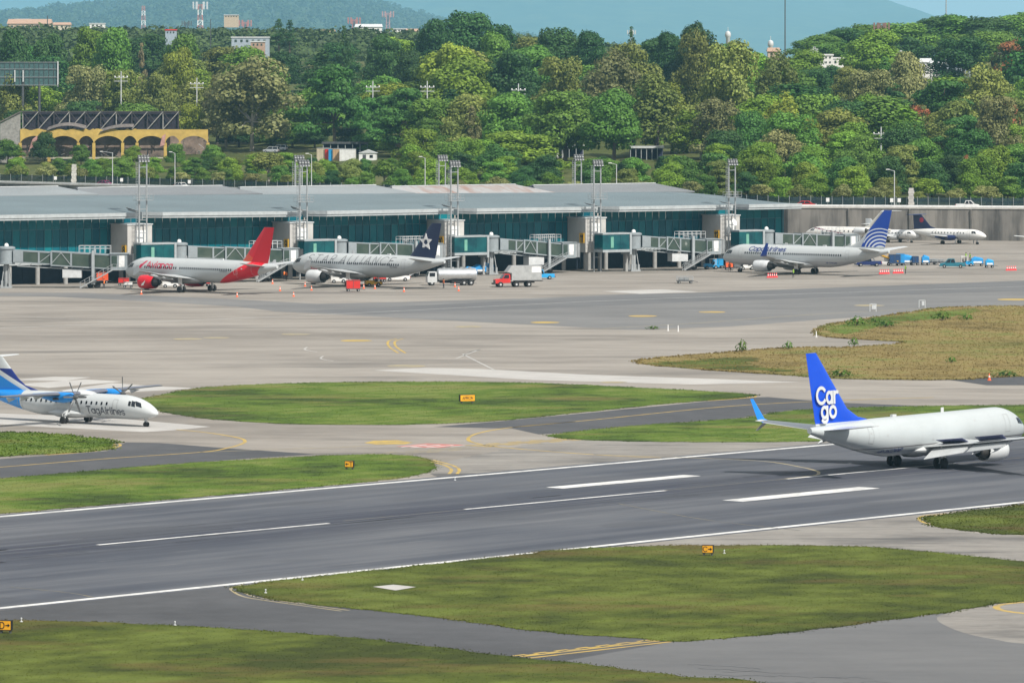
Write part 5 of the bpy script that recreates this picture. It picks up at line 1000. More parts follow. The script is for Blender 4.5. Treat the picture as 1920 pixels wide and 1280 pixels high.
def box_truck(loc, rz):
    t = thing('box_truck', 'red cab truck with grey box body beside the empty jet bridge', 'truck', loc, rz)
    b = MB(); b.box((-.4, 0, .85), (7.4, .9, .22)); b.box((-2.9, 0, 1.12), (4.9, 2.35, .14)); b.build('chassis', M_DARK, t)
    b = MB(); b.loft([[(1.25, -1.05, .75), (1.25, 1.05, .75), (1.25, 1.05, 1.55), (1.25, -1.05, 1.55)], [(2.2, -1.05, .75), (2.2, 1.05, .75), (2.2, 1.05, 1.5), (2.2, -1.05, 1.5)], [(3.25, -.95, .7), (3.25, .95, .7), (3.25, .9, 1.38), (3.25, -.9, 1.38)]])
    b.loft([[(.55, -1.08, .8), (1.9, -1.08, .8), (1.9, 1.08, .8), (.55, 1.08, .8)], [(.55, -1.08, 1.55), (2.05, -1.08, 1.55), (2.05, 1.08, 1.55), (.55, 1.08, 1.55)], [(.6, -.98, 2.4), (1.45, -.98, 2.4), (1.45, .98, 2.4), (.6, .98, 2.4)]]); cab = b.build('cab', M_RED, t)
    b = MB(); b.loft([[(2.06, -.9, 1.6), (2.09, -.9, 1.6), (2.09, .9, 1.6), (2.06, .9, 1.6)], [(1.52, -.82, 2.28), (1.55, -.82, 2.28), (1.55, .82, 2.28), (1.52, .82, 2.28)]]); b.build('windscreen', M_GLASSD, cab)
    for s in (-1, 1): b = MB(); b.add([(.8, s * 1.095, 1.6), (1.9, s * 1.095, 1.6), (1.5, s * 1.0, 2.25), (.8, s * 1.0, 2.25), (.8, s * 1.06, 1.6), (1.9, s * 1.06, 1.6), (1.5, s * .96, 2.25), (.8, s * .96, 2.25)], [(0, 1, 2, 3), (7, 6, 5, 4), (0, 4, 5, 1), (1, 5, 6, 2), (2, 6, 7, 3), (3, 7, 4, 0)]); b.build('side_window', M_GLASSD, cab); b = MB(); b.box((3.2, s * .68, 1.08), (.15, .3, .22)); b.build('headlight', M_WHITE, cab)
    b = MB(); b.box((3.3, 0, .98), (.1, 1.0, .5)); b.build('grille', M_DGREY, cab); b = MB(); b.box((3.42, 0, .62), (.22, 2.2, .3)); b.build('bumper', M_DGREY, cab)
    b = MB(); ring = lambda y: [(-5.2, y, 1.25), (.35, y, 1.25), (.35, y, 2.55), (1.2, y, 2.75), (.35, y, 3.85), (-5.2, y, 3.85)]; b.loft([ring(-1.22), ring(1.22)]); bx = b.build('cargo_box', pmat('box_aluminium', (.42, .43, .43), .5, .3), t)
    for s in (-1, 1): b = MB(); b.box((-4.2, s * 1.232, 3.15), (1.7, .03, 1.05)); b.build('white_panel', M_WHITE, bx)
    b = MB(); b.box((.55, 0, 2.9), (.4, 2.3, .7), ry=R(-25)); b.build('wind_deflector', M_WHITE, bx)
    for s in (-1, 1): vwheel(t, (2.35, s * .95, .5), .5, .3); vwheel(t, (-2.9, s * .88, .5), .5, .5); vwheel(t, (-.6, s * .9, .5), .5, .3)
    b = MB(); b.box((-5.3, 0, 1.1), (.5, 2.2, .1)); b.build('tail_step', M_DGREY, t)
    return t
def tanker(loc, rz):
    t = thing('tank_truck', 'silver fuel tank truck with dark chassis under the star fin', 'truck', loc, rz)
    b = MB(); b.box((-1, 0, .8), (8, .9, .25)); b.box((-2.2, .0, .6), (3.0, 2.2, .5)); b.build('chassis', M_DARK, t)
    b = MB(); b.loft([[(2.0, -1.15, .6), (3.7, -1.15, .6), (3.7, 1.15, .6), (2.0, 1.15, .6)], [(2.0, -1.15, 1.6), (3.75, -1.15, 1.6), (3.75, 1.15, 1.6), (2.0, 1.15, 1.6)], [(2.05, -1.05, 2.5), (3.4, -1.05, 2.5), (3.4, 1.05, 2.5), (2.05, 1.05, 2.5)]]); cab = b.build('cab', M_LGREY, t)
    b = MB(); b.loft([[(3.77, -1, 1.65), (3.8, -1, 1.65), (3.8, 1, 1.65), (3.77, 1, 1.65)], [(3.46, -.92, 2.4), (3.5, -.92, 2.4), (3.5, .92, 2.4), (3.46, .92, 2.4)]]); b.build('windscreen', M_GLASSD, cab)
    for s in (-1, 1): b = MB(); b.box((2.85, s * 1.12, 2.0), (1.0, .07, .7)); b.build('side_window', M_GLASSD, cab)
    b = MB(); b.lathe([(-5.4, .5), (-5.35, 1.0), (-5.2, 1.12), (1.6, 1.12), (1.75, 1.0), (1.8, .5)], (0, 0, 1.95), n=24, ysc=1.08); tk = b.build('tank', pmat('polished_tank', (.62, .64, .66), .3, .7), t, True)
    b = MB(); b.box((-1.8, 0, 3.08), (6.4, .8, .1))
    for k in range(4): b.cyl((-4.2 + k * 1.6, 0, 3.05), (-4.2 + k * 1.6, 0, 3.3), .3, n=12)
    b.build('catwalk', M_GREY, tk)
    for s in (-1, 1):
        for x in (2.9, -3.0, -4.3): vwheel(t, (x, s * .95, .5), .5, .34)
    b = MB(); b.box((0.2, -1.05, .75), (2.0, .3, .7)); b.build('hose_cabinet', M_NAVY, t)
    return t
def cart(name, label, loc, rz, paint, L=2.6, H=1.5, kind='box', group=None):
    """baggage cart: deck, four wheels, drawbar, body"""
    t = thing(name, label, 'baggage cart', loc, rz, group)
    b = MB(); b.box((0, 0, .5), (L, 1.5, .14)); b.bar((L / 2, 0, .45), (L / 2 + .9, 0, .3), .08); b.build('deck', M_DGREY, t)
    for s in (-1, 1):
        for x in (-L * .36, L * .36): vwheel(t, (x, s * .6, .24), .24, .16)
    if kind == 'box':
        b = MB(); b.box((0, 0, .57 + H / 2), (L * .96, 1.44, H)); bd = b.build('hood', paint, t); b = MB()
        for s in (-1, 1): b.box((0, s * .735, .6 + H * .45), (.06, .04, H * .86)); b.box((0, s * .735, .57 + H - .06), (L * .9, .04, .06))
        b.build('curtain_seams', M_DGREY, bd)
    elif kind == 'frame':
        b = MB()
        for x in (-L / 2 + .05, 0, L / 2 - .05):
            for y in (-.7, .7): b.bar((x, y, .57), (x, y, .57 + H), .07)
        for y in (-.7, .7):
            for z in (.57 + H * .5, .57 + H): b.bar((-L / 2, y, z), (L / 2, y, z), .06)
        b.build('side_rails', M_STEEL, t); b = MB(); b.box((-.2, 0, .85), (L * .6, 1.1, .5)); b.build('load', M_GREY, t)
    elif kind == 'tarp':
        b = MB(); rg = []
        for x, h in ((-L * .48, .7), (-L * .2, 1.0), (L * .15, .9), (L * .47, .75)): rg.append([(x, -.72, .57), (x, .72, .57), (x, .7, .57 + H * h * .8), (x, .3, .57 + H * h), (x, -.35, .57 + H * h * .97), (x, -.7, .57 + H * h * .75)])
        b.loft(rg); b.build('tarpaulin', paint, t, True); b = MB(); b.box((0, -.74, .8), (L * .7, .03, .35)); b.build('white_label', M_WHITE, t)
    return t
def tug(label, loc, rz, paint, group=None):
    t = thing('baggage_tug', label, 'tug', loc, rz, group)
    b = MB(); b.box((.55, 0, .75), (1.5, 1.3, .65)); b.box((-.9, 0, .62), (1.5, 1.3, .4)); b.box((-.25, 0, .5), (2.9, 1.35, .2)); b.build('body', paint, t)
    b = MB(); b.box((-.45, 0, .95), (.5, 1.0, .16)); b.box((-.72, 0, 1.25), (.14, 1.0, .5)); b.build('seat', M_BLACK, t)
    b = MB(); b.cyl((.05, .3, 1.0), (-.12, .3, 1.28), .03, n=6); b.lathe([(-.02, .16), (.02, .2), (.03, .17)], (-.14, .3, 1.3), n=12); b.build('steering_wheel', M_BLACK, t)
    b = MB()
    for s in (-.58, .58): b.bar((.1, s, 1.0), (.0, s, 1.95), .07); b.bar((-1.0, s, .8), (-1.0, s, 1.95), .07)
    b.box((-.5, 0, 1.98), (1.3, 1.3, .07)); b.build('canopy', M_WHITE, t)
    for s in (-1, 1):
        vwheel(t, (.8, s * .62, .33), .33, .22); vwheel(t, (-.95, s * .62, .36), .36, .24); b = MB(); b.box((1.31, s * .42, .85), (.04, .2, .18)); b.build('headlight', M_WHITE, t)
    return t
def loader(label, loc, rz):
    t = thing('belt_loader', label, 'belt loader', loc, rz)
    b = MB(); b.box((0, 0, .6), (5.2, 1.7, .45)); b.box((-1.2, -.55, 1.2), (1.3, .6, .8)); b.build('chassis', M_WHITE, t)
    b = MB(); b.bar((-3.6, .15, .75), (3.6, .15, 3.2), .9, .22); bl = b.build('conveyor', M_DGREY, t); b = MB()
    for s in (-.33, .63):
        b.bar((-3.6, s, .9), (3.6, s, 3.35), .07, .2); b.bar((-1.5, s, 2.5), (3.4, s, 4.1), .06)
        for k in range(5): x = -1.4 + k * 1.1; b.bar((x, s, .75 + (x + 3.6) * .34), (x, s, 2.5 + (x + 1.5) * .327), .05)
    b.build('hand_rail', M_YEL, bl); b = MB(); b.bar((1.2, -.3, .7), (2.2, -.3, 2.7), .12); b.bar((1.2, .6, .7), (2.2, .6, 2.7), .12); b.build('lift_arm', M_STEEL, t)
    for s in (-1, 1):
        for x in (-1.7, 1.7): vwheel(t, (x, s * .78, .38), .38, .26)
    return t
# ---- the trucks and carts where they stand
box_truck(G(960, 538.0), math.pi + R(14))
tanker(G(838, 535.0), math.pi + R(10))
cart('baggage_cart', 'bright red covered cart standing alone on the apron before the star airliner', G(662, 546.5), R(8), M_RED, 2.5, 1.45)
tug('white tug under the belly of the star airliner', G(634, 530.5), R(185), M_WHITE); tug('dark red tug under the wing of the red engine airliner', G(352, 538), R(10), pmat('paint_dark_red', (.32, .02, .04), .4))
cart('baggage_cart', 'low red cart under the wing of the white and red airliner', G(380, 537), R(12), M_RED, 2.6, 1.0); cart('baggage_cart', 'red cart parked right under the star airliner', G(712, 528.5), R(6), M_RED, 2.4, 1.3)
cart('baggage_cart', 'orange red cart beside the left jet bridge stair', G(192, 531), R(4), pmat('paint_orange_red', (.75, .10, .03), .45), 2.2, 1.4); tug('yellow tug beside the star airliner main wheels', G(698, 537), R(200), M_YEL)
car('suv', M_WHITE, 'white service van behind the wheels of the star airliner', G(745, 527), R(185), name='service_van'); tug('white and blue tug behind the red engine', G(318, 539.5), R(185), M_WHITE)
cart('baggage_cart', 'red trolley beside the nose of the white and red airliner', G(232, 535.5), R(4), M_RED, 2.0, .8); cart('baggage_cart', 'flat white trolley between two airliners', G(240, 539.5), R(2), M_WHITE, 1.6, .5, 'box')
BLT = pmat('blue_tarpaulin', (.015, .26, .60), .55); BL2 = pmat('cyan_blue_paint', (.02, .33, .66), .4); DBL = pmat('dark_blue_panel', (.012, .05, .14), .45)
for i, (x, y, rz, lab) in enumerate(((882, 519.0, .1, 'blue covered cart just behind the tank truck'), (899, 514.5, .15, 'blue covered cart second behind the tank truck'), (914, 512.0, .1, 'rearmost blue covered cart near the jet bridge head'))):
    cart('covered_cart', lab, G(x, y), rz, BLT, 2.6, 1.4, 'tarp', 'blue covered carts')
car('pickup', BL2, 'light blue pickup parked under the empty jet bridge', G(1014, 523.5), math.pi + R(8)); cart('towing_dolly', 'bare towing dolly behind the tank truck', G(873, 534.5), R(5), M_LGREY, 2.2, .3, 'none')
cart('baggage_cart', 'grey open frame cart standing alone on the apron', G(1284, 531.5), R(4), M_GREY, 3.0, .75, 'frame')
tug('blue tug under the jet bridge at the blue tailed airliner', G(1332, 504.5), R(190), BL2); cart('baggage_cart', 'blue enclosed cart at the nose of the blue tailed airliner', G(1346, 503), R(8), BL2, 2.0, 1.3)
cart('baggage_cart', 'small orange cart under the nose of the blue tailed airliner', G(1367, 506), R(5), M_ORANGE, 1.4, .9); tug('white tug beside the nose wheel of the blue tailed airliner', G(1400, 506), R(186), M_WHITE); cart('baggage_cart', 'low white trolley under the blue tailed airliner', G(1416, 503), R(5), M_WHITE, 2.0, .4)
# the blue train behind the globe fin
car('pickup', M_NAVY, 'dark blue pickup under the tail of the blue tailed airliner', G(1628, 499.5), math.pi + R(6)); loader('white and yellow belt loader behind the blue globe fin', G(1652, 498.0), R(165))
for i, (x, y, mt, kd, H, L, lab) in enumerate(((1677, 498.3, DBL, 'box', 1.7, 2.2, 'dark blue container cart next to the belt loader'), (1688, 497.6, BLT, 'box', 1.75, 1.6, 'bright blue container cart second from the belt loader'), (1700, 497.2, BLT, 'tarp', 1.6, 2.6, 'blue covered cart with white label left of the dark cart'), (1716, 497.4, DBL, 'box', 1.25, 1.3, 'small dark blue cart in the middle of the cart train'), (1735, 497.2, BLT, 'tarp', 1.5, 1.5, 'single blue cart with white base right of the dark cart'), (1747, 496.4, DBL, 'frame', .6, 2.2, 'open dark dolly right of the single blue cart'), (1762, 496.2, M_GREY, 'frame', .5, 3.0, 'long empty frame dolly beside the teal pickup'), (1832, 498.8, BLT, 'tarp', 1.3, 2.4, 'blue covered cart at the right end of the cart train'))):
    cart('covered_cart', lab, G(x, y), R(4), mt, L, H, kd, 'carts behind the blue globe fin')
car('pickup', pmat('teal_paint', (.02, .16, .22), .35), 'teal pickup with light doors right of the cart train', G(1786, 502.2), R(176)); tug('blue tug carrying two crew right of the teal pickup', G(1812, 499.5), R(5), BL2)
cart('covered_cart', 'lone blue tank cart at far right of the apron', G(1855, 502), R(3), BL2, 1.6, 1.2, 'tarp')
# ---- people
def person_mesh():
    pts = {'pelvis': (0, 0, .95), 'waist': (0, 0, 1.1), 'chest': (.01, 0, 1.35), 'neck': (.01, 0, 1.5), 'head': (.03, 0, 1.6), 'top': (.02, 0, 1.74)}
    rad = {'pelvis': (.14, .11), 'waist': (.13, .10), 'chest': (.17, .11), 'neck': (.055, .055), 'head': (.088, .10), 'top': (.07, .08)}
    ed = [('pelvis', 'waist'), ('waist', 'chest'), ('chest', 'neck'), ('neck', 'head'), ('head', 'top')]
    for s, n in ((1, 'l'), (-1, 'r')):
        fw = .1 * s
        for k, p, r in (('hip', (0, .1 * s, .9), .095), ('knee', (fw * .7 + .03, .11 * s, .5), .062), ('ankle', (fw, .12 * s, .09), .042), ('toe', (fw + .18, .13 * s, .04), .035), ('sho', (0, .2 * s, 1.43), .058), ('elb', (-.03, .27 * s, 1.14), .042), ('wri', (.08, .27 * s, .9), .03), ('palm', (.1, .27 * s, .83), .032)):
            pts[k + n] = p; rad[k + n] = (r, r)
        ed += [('pelvis', 'hip' + n), ('hip' + n, 'knee' + n), ('knee' + n, 'ankle' + n), ('ankle' + n, 'toe' + n), ('chest', 'sho' + n), ('sho' + n, 'elb' + n), ('elb' + n, 'wri' + n), ('wri' + n, 'palm' + n)]
        for q in range(5):
            a = (q - 1.5) * .018; thumb = q == 4; base = (.1 + (.03 if thumb else 0), .27 * s + (0 if thumb else 0), .83 if thumb else .81); pts['f%d' % q + n] = (.1 + (.05 if thumb else a), (.27 - (.0 if thumb else .004)) * s, .80 if thumb else .745 - .008 * (1 - abs(q - 1.5) / 2)); rad['f%d' % q + n] = (.009, .009); ed.append(('palm' + n, 'f%d' % q + n))
    names = list(pts); me = bpy.data.meshes.new('person'); me.from_pydata([pts[k] for k in names], [(names.index(a), names.index(c)) for a, c in ed], []); o = bpy.data.objects.new('person_tmp', me); COL.objects.link(o)
    md = o.modifiers.new('skin', 'SKIN'); sv = me.skin_vertices[0].data
    for i, k in enumerate(names): sv[i].radius = rad[k]; sv[i].use_root = (k == 'pelvis')
    o.modifiers.new('sub', 'SUBSURF').levels = 1; dg = bpy.context.evaluated_depsgraph_get(); dg.update(); out = bpy.data.meshes.new_from_object(o.evaluated_get(dg)); bpy.data.objects.remove(o)
    m, nt, bs = new_mat('work_clothes_and_skin'); tcn = nd(nt, 'ShaderNodeTexCoord'); sp = nd(nt, 'ShaderNodeSeparateXYZ'); nt.links.new(tcn.outputs['Object'], sp.inputs[0])
    zz = nd(nt, 'ShaderNodeMath', operation='GREATER_THAN'); zz.inputs[1].default_value = 1.5; nt.links.new(sp.outputs[2], zz.inputs[0]); nt.links.new(mixc(nt, zz.outputs[0], ramp(nt, noise(nt, 8), [(.3, (.012, .014, .025)), (.7, (.03, .032, .05))]), (.32, .19, .12)), bs.inputs['Base Color'])
    out.materials.clear(); out.materials.append(m); out.polygons.foreach_set('use_smooth', [True] * len(out.polygons)); return out
PM = person_mesh()
def vest_mesh(mat, strip):
    b = MB(); rg = []
    for z, w, d in ((.93, .185, .15), (1.1, .18, .145), (1.3, .215, .155), (1.42, .22, .14), (1.49, .13, .10)): rg.append([(.01 + d * math.cos(a), w * math.sin(a), z) for a in [2 * math.pi * k / 14 for k in range(14)]])
    b.loft(rg); return b.mesh('hi_vis_vest', mat, True)
VG, VO = vest_mesh(pmat('hi_vis_green', (.42, .75, .06), .6), 0), vest_mesh(pmat('hi_vis_orange', (.85, .20, .03), .6), 0)
hb = MB(); hb.lathe([(1.64, .115), (1.68, .118), (1.74, .10), (1.785, .05), (1.79, .005)], (.02, 0, 0), axis='z', n=14); CAP = hb.mesh('cap', M_BLACK, True)
fb = MB()
for s in (-1, 1): fb.box((.118, s * .036, 1.635), (.012, .026, .012))
fb.m = 1; fb.loft([[(.115, -.012, 1.63), (.115, .012, 1.63), (.118, 0, 1.635)], [(.14, -.016, 1.597), (.14, .016, 1.597), (.115, 0, 1.59)]]); fb.m = 0; fb.box((.115, 0, 1.565), (.012, .05, .01)); FACE = fb.mesh('face', [M_BLACK, pmat('skin', (.34, .20, .13), .6)])
eb = MB()
for s in (-1, 1): eb.box((.02, s * .096, 1.61), (.05, .02, .065))
EARS = eb.mesh('ears', MATS['skin'])
for (x, y, z, rz, v, lab) in ((1487.5, 520.5, 0, 170, VG, 'person in green vest standing before the blue tailed airliner'), (1698, 513.5, 0, 200, VG, 'person in green vest beside a row of red cones'), (832, 540.5, 0, 190, VO, 'person in orange vest in front of the tank truck'), (533, 524.5, 0, 100, VO, 'person in orange vest between the red and star airliners'), (537, 525.5, 0, 250, VO, 'person in orange vest standing just right of another vest wearer'), (195, 541, 0, 160, VO, 'person in orange vest by the left jet bridge wheels'), (1811, 499.5, 1.0, 10, VG, 'person in green vest riding the blue tug at left'), (1819, 499.8, .9, 190, VG, 'person in green vest riding behind on the blue tug'), (1368, 509, 0, 120, VO, 'person in orange vest under the nose of the blue tailed airliner')):
    t = thing('person', lab, 'person', G(x, y) + Vector((0, 0, z)), R(rz), 'ground crew on the apron')
    for n_, me in (('body', PM), ('vest', v), ('cap', CAP), ('face', FACE), ('ears', EARS)): put(n_, me, t)
# ---- traffic cones
cb = MB(); cb.box((0, 0, .03), (.42, .42, .06)); CBASE = cb.mesh('cone_base', M_ORANGE); cb = MB(); cb.lathe([(.06, .16), (.75, .045), (.78, .02)], axis='z', n=14); CBODY = cb.mesh('cone_body', M_ORANGE, True); cb = MB(); cb.lathe([(.34, .118), (.35, .122), (.52, .093), (.53, .088)], axis='z', n=14); CBAND = cb.mesh('reflective_band', M_WHITE, True)
M_PINK = pmat('barrier_red', (.85, .05, .06), .5); cb = MB(); cb.lathe([(.06, .17), (.75, .05), (.78, .02)], axis='z', n=12); CBODY2 = cb.mesh('cone_body', M_PINK, True); cb = MB(); cb.box((0, 0, .08), (.44, .44, .16)); CBASE2 = cb.mesh('cone_base', M_PINK)
def cone(loc, label, group, red=False, sc=1.0):
    t = thing('traffic_cone', label, 'cone', loc, 0, group); t.scale = (sc,) * 3
    put('cone_body', CBODY2 if red else CBODY, t); put('cone_base', CBASE2 if red else CBASE, t); put('reflective_band', CBAND, t)
for (x, y, lab) in ((265, 552, 'orange cone below the red engine of the left airliner'), (444.5, 556.5, 'orange cone right of the main wheels of the red airliner'), (525, 545.5, 'orange cone left of a pair between the two airliners'), (550.5, 556, 'orange cone nearest the viewer between the two airliners'), (572, 537, 'orange cone at the nose wheel of the star airliner'), (584, 544.5, 'orange cone below the engine of the star airliner'), (511, 532, 'orange cone beside the jet bridge wheels behind the red fin'), (757.5, 547, 'dark tipped cone below the star airliner main wheels'), (860, 545.5, 'orange cone below the tank truck rear'), (853, 538, 'orange cone beside the tank truck wheels'), (682, 541, 'orange cone left of the star airliner main wheels'), (703, 541.5, 'orange cone right of the star airliner main wheels')):
    cone(G(x, y), lab, 'single cones on the apron', sc=1.05)
cone(G(1855, 713), 'lone orange cone on the dry grass edge at right', 'single cones on the apron', sc=1.15)
for gi, (x, y, lab) in enumerate(((1448, 520.5, 'red cone in the row before the blue tailed airliner engine'), (1658, 513.5, 'red cone in the left row of two behind the blue tail'), (1684, 512.5, 'red cone in the right row of two beside a green vest person'), (1896, 507, 'red cone in the row at the far right of the apron'))):
    for k in range(5): cone(G(x + (k - 2) * 3.9, y - (k - 2) * .1), lab, 'red cone rows', True, 1.15)
# ---- yellow airfield signs
def sign(px, py, w, h, rz, label, text, arrow=None):
    t = thing('airfield_sign', label, 'sign', G(px, py), rz); zc = .25 + h / 2
    b = MB(); b.box((0, 0, zc), (w, .42, h)); c = b.build('sign_case', M_BLACK, t)
    for s in (-1, 1): b = MB(); b.box((0, s * .215, zc), (w - .08, .03, h - .1)); b.build('sign_face', pmat('sign_yellow', (.85, .40, .02), .4), t)
    for s in (-1, 1): b = MB(); b.box((s * w * .36, 0, .13), (.12, .3, .26)); b.build('foot', M_DGREY, t)
    if text: flat_text(text, h * (.6 if len(text) < 3 else .4), M_BLACK, c, ((-.22 if arrow == 'R' else .24 if arrow == 'L' else 0) * w, -.236, zc), (1, 0, 0), (0, 0, 1), .16, gap=.2)
    if arrow:
        s = 1 if arrow == 'R' else -1; x0 = s * w * .24; b = MB()
        b.box((x0 - s * .05, -.238, zc), (w * .28, .012, .07)); tip = x0 + s * w * .17; b.add([(tip, -.244, zc), (tip - s * .16, -.244, zc + .14), (tip - s * .16, -.244, zc - .14), (tip, -.232, zc), (tip - s * .16, -.232, zc + .14), (tip - s * .16, -.232, zc - .14)], [(0, 1, 2), (3, 5, 4), (0, 3, 4, 1), (1, 4, 5, 2), (2, 5, 3, 0)]); b.build('arrow', M_BLACK, c)
sign(875.5, 756, 1.95, .82, R(24), 'wide yellow APRON sign on the long grass island', 'APRON'); sign(655.5, 880, .92, .66, R(-16), 'small yellow sign with arrow and T on the runway strip grass', 'T', 'L'); sign(1327.5, 1041.5, .95, .68, R(-12), 'yellow C arrow sign on the grass below the runway', 'C', 'R'); sign(11, 1187, .95, .75, R(-14), 'yellow D arrow sign at the bottom left frame edge', 'D', 'R')
# ---- small edge lights and posts
for i, (x, y, h, lab) in enumerate(((1252.5, 621, 1.0, 'left of two white marker posts at the pavement tip'), (1271.5, 622, .95, 'right of two white marker posts at the pavement tip'), (1530.5, 632.5, .9, 'white marker post at the corner of the rough field'))):
    t = thing('marker_post', lab, 'marker post', G(x, y)); b = MB(); b.lathe([(0, .11), (h, .06), (h + .05, .01)], axis='z', n=10); b.build('post', M_WHITE, t, True); b = MB(); b.box((0, 0, .04), (.4, .4, .08)); b.build('base', M_CONC, t)
for i, (x, y) in enumerate(((1637, 584), (1729, 577))):
    t = thing('ground_radio_frame', ['grey navigation aid frame left on the far edge of the rough field', 'grey navigation aid frame right on the far edge of the rough field'][i], 'equipment', G(x, y)); b = MB()
    for sx_ in (-.5, .5): b.bar((sx_, 0, 0), (sx_, 0, 1.3), .1); 
    b.bar((-.5, 0, 1.25), (.5, 0, 1.25), .1); b.build('frame', M_LGREY, t); b = MB(); b.box((.15, 0, .75), (.7 - i * .3, .2, .7)); b.build('cabinet', M_LGREY, t)
eb = MB(); eb.lathe([(0, .12), (.05, .12), (.06, .04), (.2, .04), (.22, .07), (.3, .06), (.33, .01)], axis='z', n=10); EL = eb.mesh('edge_light', M_LGREY, True)
for (x, y, lab) in ((40, 1165, 'edge light beside the D arrow sign'), (328, 1171.5, 'edge light on the grass lip of the lower taxiway'), (498, 1111, 'edge light at the rounded grass tip by the runway'), (567, 1087, 'edge light on the grass near the runway edge line'), (1358, 1037, 'edge light right of the C arrow sign'), (853, 900, 'edge light beside the runway far line')):
    tag(put('edge_light', EL, None, G(x, y, .03)), lab, 'edge light', 'runway and taxiway edge lights')
# ================================================================== RETAINING WALL, ROAD, RISING GROUND
BND = [(260, 1205), (170, 1224), (62, 1247), (-91, 1425), (-300, 1640), (-520, 1850)]
def Y0(px):
    k = (px - CX) / F
    for (xa, ya), (xb, yb) in zip(BND, BND[1:]):
        dx, dy = xb - xa, yb - ya; den = dx - k * dy
        if abs(den) > 1e-9:
            s = (k * ya - xa) / den
            if -1e-6 <= s <= 1 + 1e-6: return ya + dy * s
    return BND[0][1] if k > 0 else BND[-1][1]
def HZ(dy): return 7.0 + .04 * max(0, dy - 28)
def H_(px, dy):
    Y = Y0(px) + dy; return Vector(((px - CX) * Y / F, Y, HZ(dy)))
m, nt, bs = new_mat('stained_concrete_wall')
v1 = noise(nt, .35, 5, .65, (1, 1, .12)); v2 = noise(nt, .08, 3, .5)
col = mixc(nt, .5, ramp(nt, v1, [(.40, (.05, .048, .046)), (.5, (.15, .142, .13)), (.60, (.26, .243, .22))]), ramp(nt, v2, [(.42, (.08, .076, .072)), (.58, (.22, .205, .185))]))
nt.links.new(col, bs.inputs['Base Color']); bs.inputs['Roughness'].default_value = .9; bump(nt, bs, v1, .4, .1); M_WALL = m
wall = thing('retaining_wall', 'tall stained concrete retaining wall behind the parked small planes', 'wall', (62, 1247, 0))
b = MB(); off = Vector((62, 1247, 0)); rg = []
for i, (x, y) in enumerate(BND):
    rg.append([Vector((x, y - .25, -.1)) - off, Vector((x, y + .9, -.1)) - off, Vector((x, y + .55, 7.02)) - off, Vector((x, y - .02, 7.02)) - off])
b.loft(rg); b.build('wall_face', M_WALL, wall)
b = MB(); b.loft([[Vector((x, y - .2, 7.03)) - off, Vector((x, y + .7, 7.03)) - off, Vector((x, y + .7, 7.3)) - off, Vector((x, y - .2, 7.3)) - off] for x, y in BND]); b.build('coping', M_CONC, wall)
pb = MB(); pb.box((0, 0, 3.5), (.35, .25, 7.0)); pm = pb.mesh('pilaster', M_WALL)
for s in range(8):
    t_ = s / 8; p = Vector((170, 1224, 0)).lerp(Vector((62, 1247, 0)), t_); o = put('pilaster', pm, wall, p - off + Vector((0, -.3, 0)))
M_SLOPE = ground_mat('leaf_litter_slope', [(.3, (.03, .045, .012)), (.5, (.07, .085, .02)), (.7, (.12, .12, .05))], .02, .15, 1, .95)
cols = list(range(-700, 2700, 50)); dys = [0.5, 8, 16, 28, 60, 100, 150, 220, 300, 400, 520, 650, 800, 1000, 1400]; b = MB(); vs = []
for px in cols:
    for j, dy in enumerate(dys):
        v = H_(px, dy); v.z += 0 if dy < 30 else random.uniform(-.5, .5); 
        if dy > 900: v.z = 36 - (dy - 900) * .05
        vs.append(v)
n = len(dys); b.add(vs, [(i * n + j, i * n + j + 1, (i + 1) * n + j + 1, (i + 1) * n + j) for i in range(len(cols) - 1) for j in range(n - 1)]); structure(b.build('hillside', M_SLOPE, None, True))
b = MB(); vs = []
for px in cols:
    for dy in (1.6, 9.5): v = H_(px, dy); v.z = 7.03; vs.append(v)
b.add(vs, [(i * 2, i * 2 + 1, i * 2 + 3, i * 2 + 2) for i in range(len(cols) - 1)]); structure(b.build('road', M_ASPG))
# chain fence with blue-green screening along the road
fence = thing('fence', 'dark chain fence with posts along the road under the trees', 'fence', H_(960, 12)); fo = H_(960, 12); b = MB()
fl = [H_(px, 12) for px in range(-200, 2121, 40)]; b.loft([[p - fo + Vector((0, 0, 0)), p - fo + Vector((0, .03, 0)), p - fo + Vector((0, .03, 2.2)), p - fo + Vector((0, 0, 2.2))] for p in fl]); 
m, nt, bs = new_mat('fence_mesh_screen'); tr = nd(nt, 'ShaderNodeBsdfTransparent'); mx = nd(nt, 'ShaderNodeMixShader'); mx.inputs[0].default_value = .55; bs.inputs['Roughness'].default_value = .7
nt.links.new(ramp(nt, noise(nt, .5, 4), [(.3, (.012, .03, .045)), (.7, (.03, .07, .085))]), bs.inputs['Base Color']); nt.links.new(tr.outputs[0], mx.inputs[1]); nt.links.new(bs.outputs[0], mx.inputs[2]); nt.links.new(mx.outputs[0], nt.nodes['Material Output'].inputs[0]); b.build('mesh_screen', m, fence)
pb = MB(); pb.cyl((0, 0, 0), (0, 0, 2.45), .06, n=8); pm = pb.mesh('post', M_STEEL)
for i in range(len(fl) * 2 - 1): p = fl[i // 2].lerp(fl[min(i // 2 + 1, len(fl) - 1)], .5 * (i % 2)); put('post', pm, fence, p - fo + Vector((0, -.08, 0)))
kerb = MB(); vs = []
rl = [H_(px, 1.0) for px in range(-200, 2121, 40)]; gr_o = H_(960, 1.0); kerb.loft([[p - gr_o + Vector((0, 0, .35)), p - gr_o + Vector((0, .12, .35)), p - gr_o + Vector((0, .12, .8)), p - gr_o + Vector((0, 0, .8))] for p in rl])
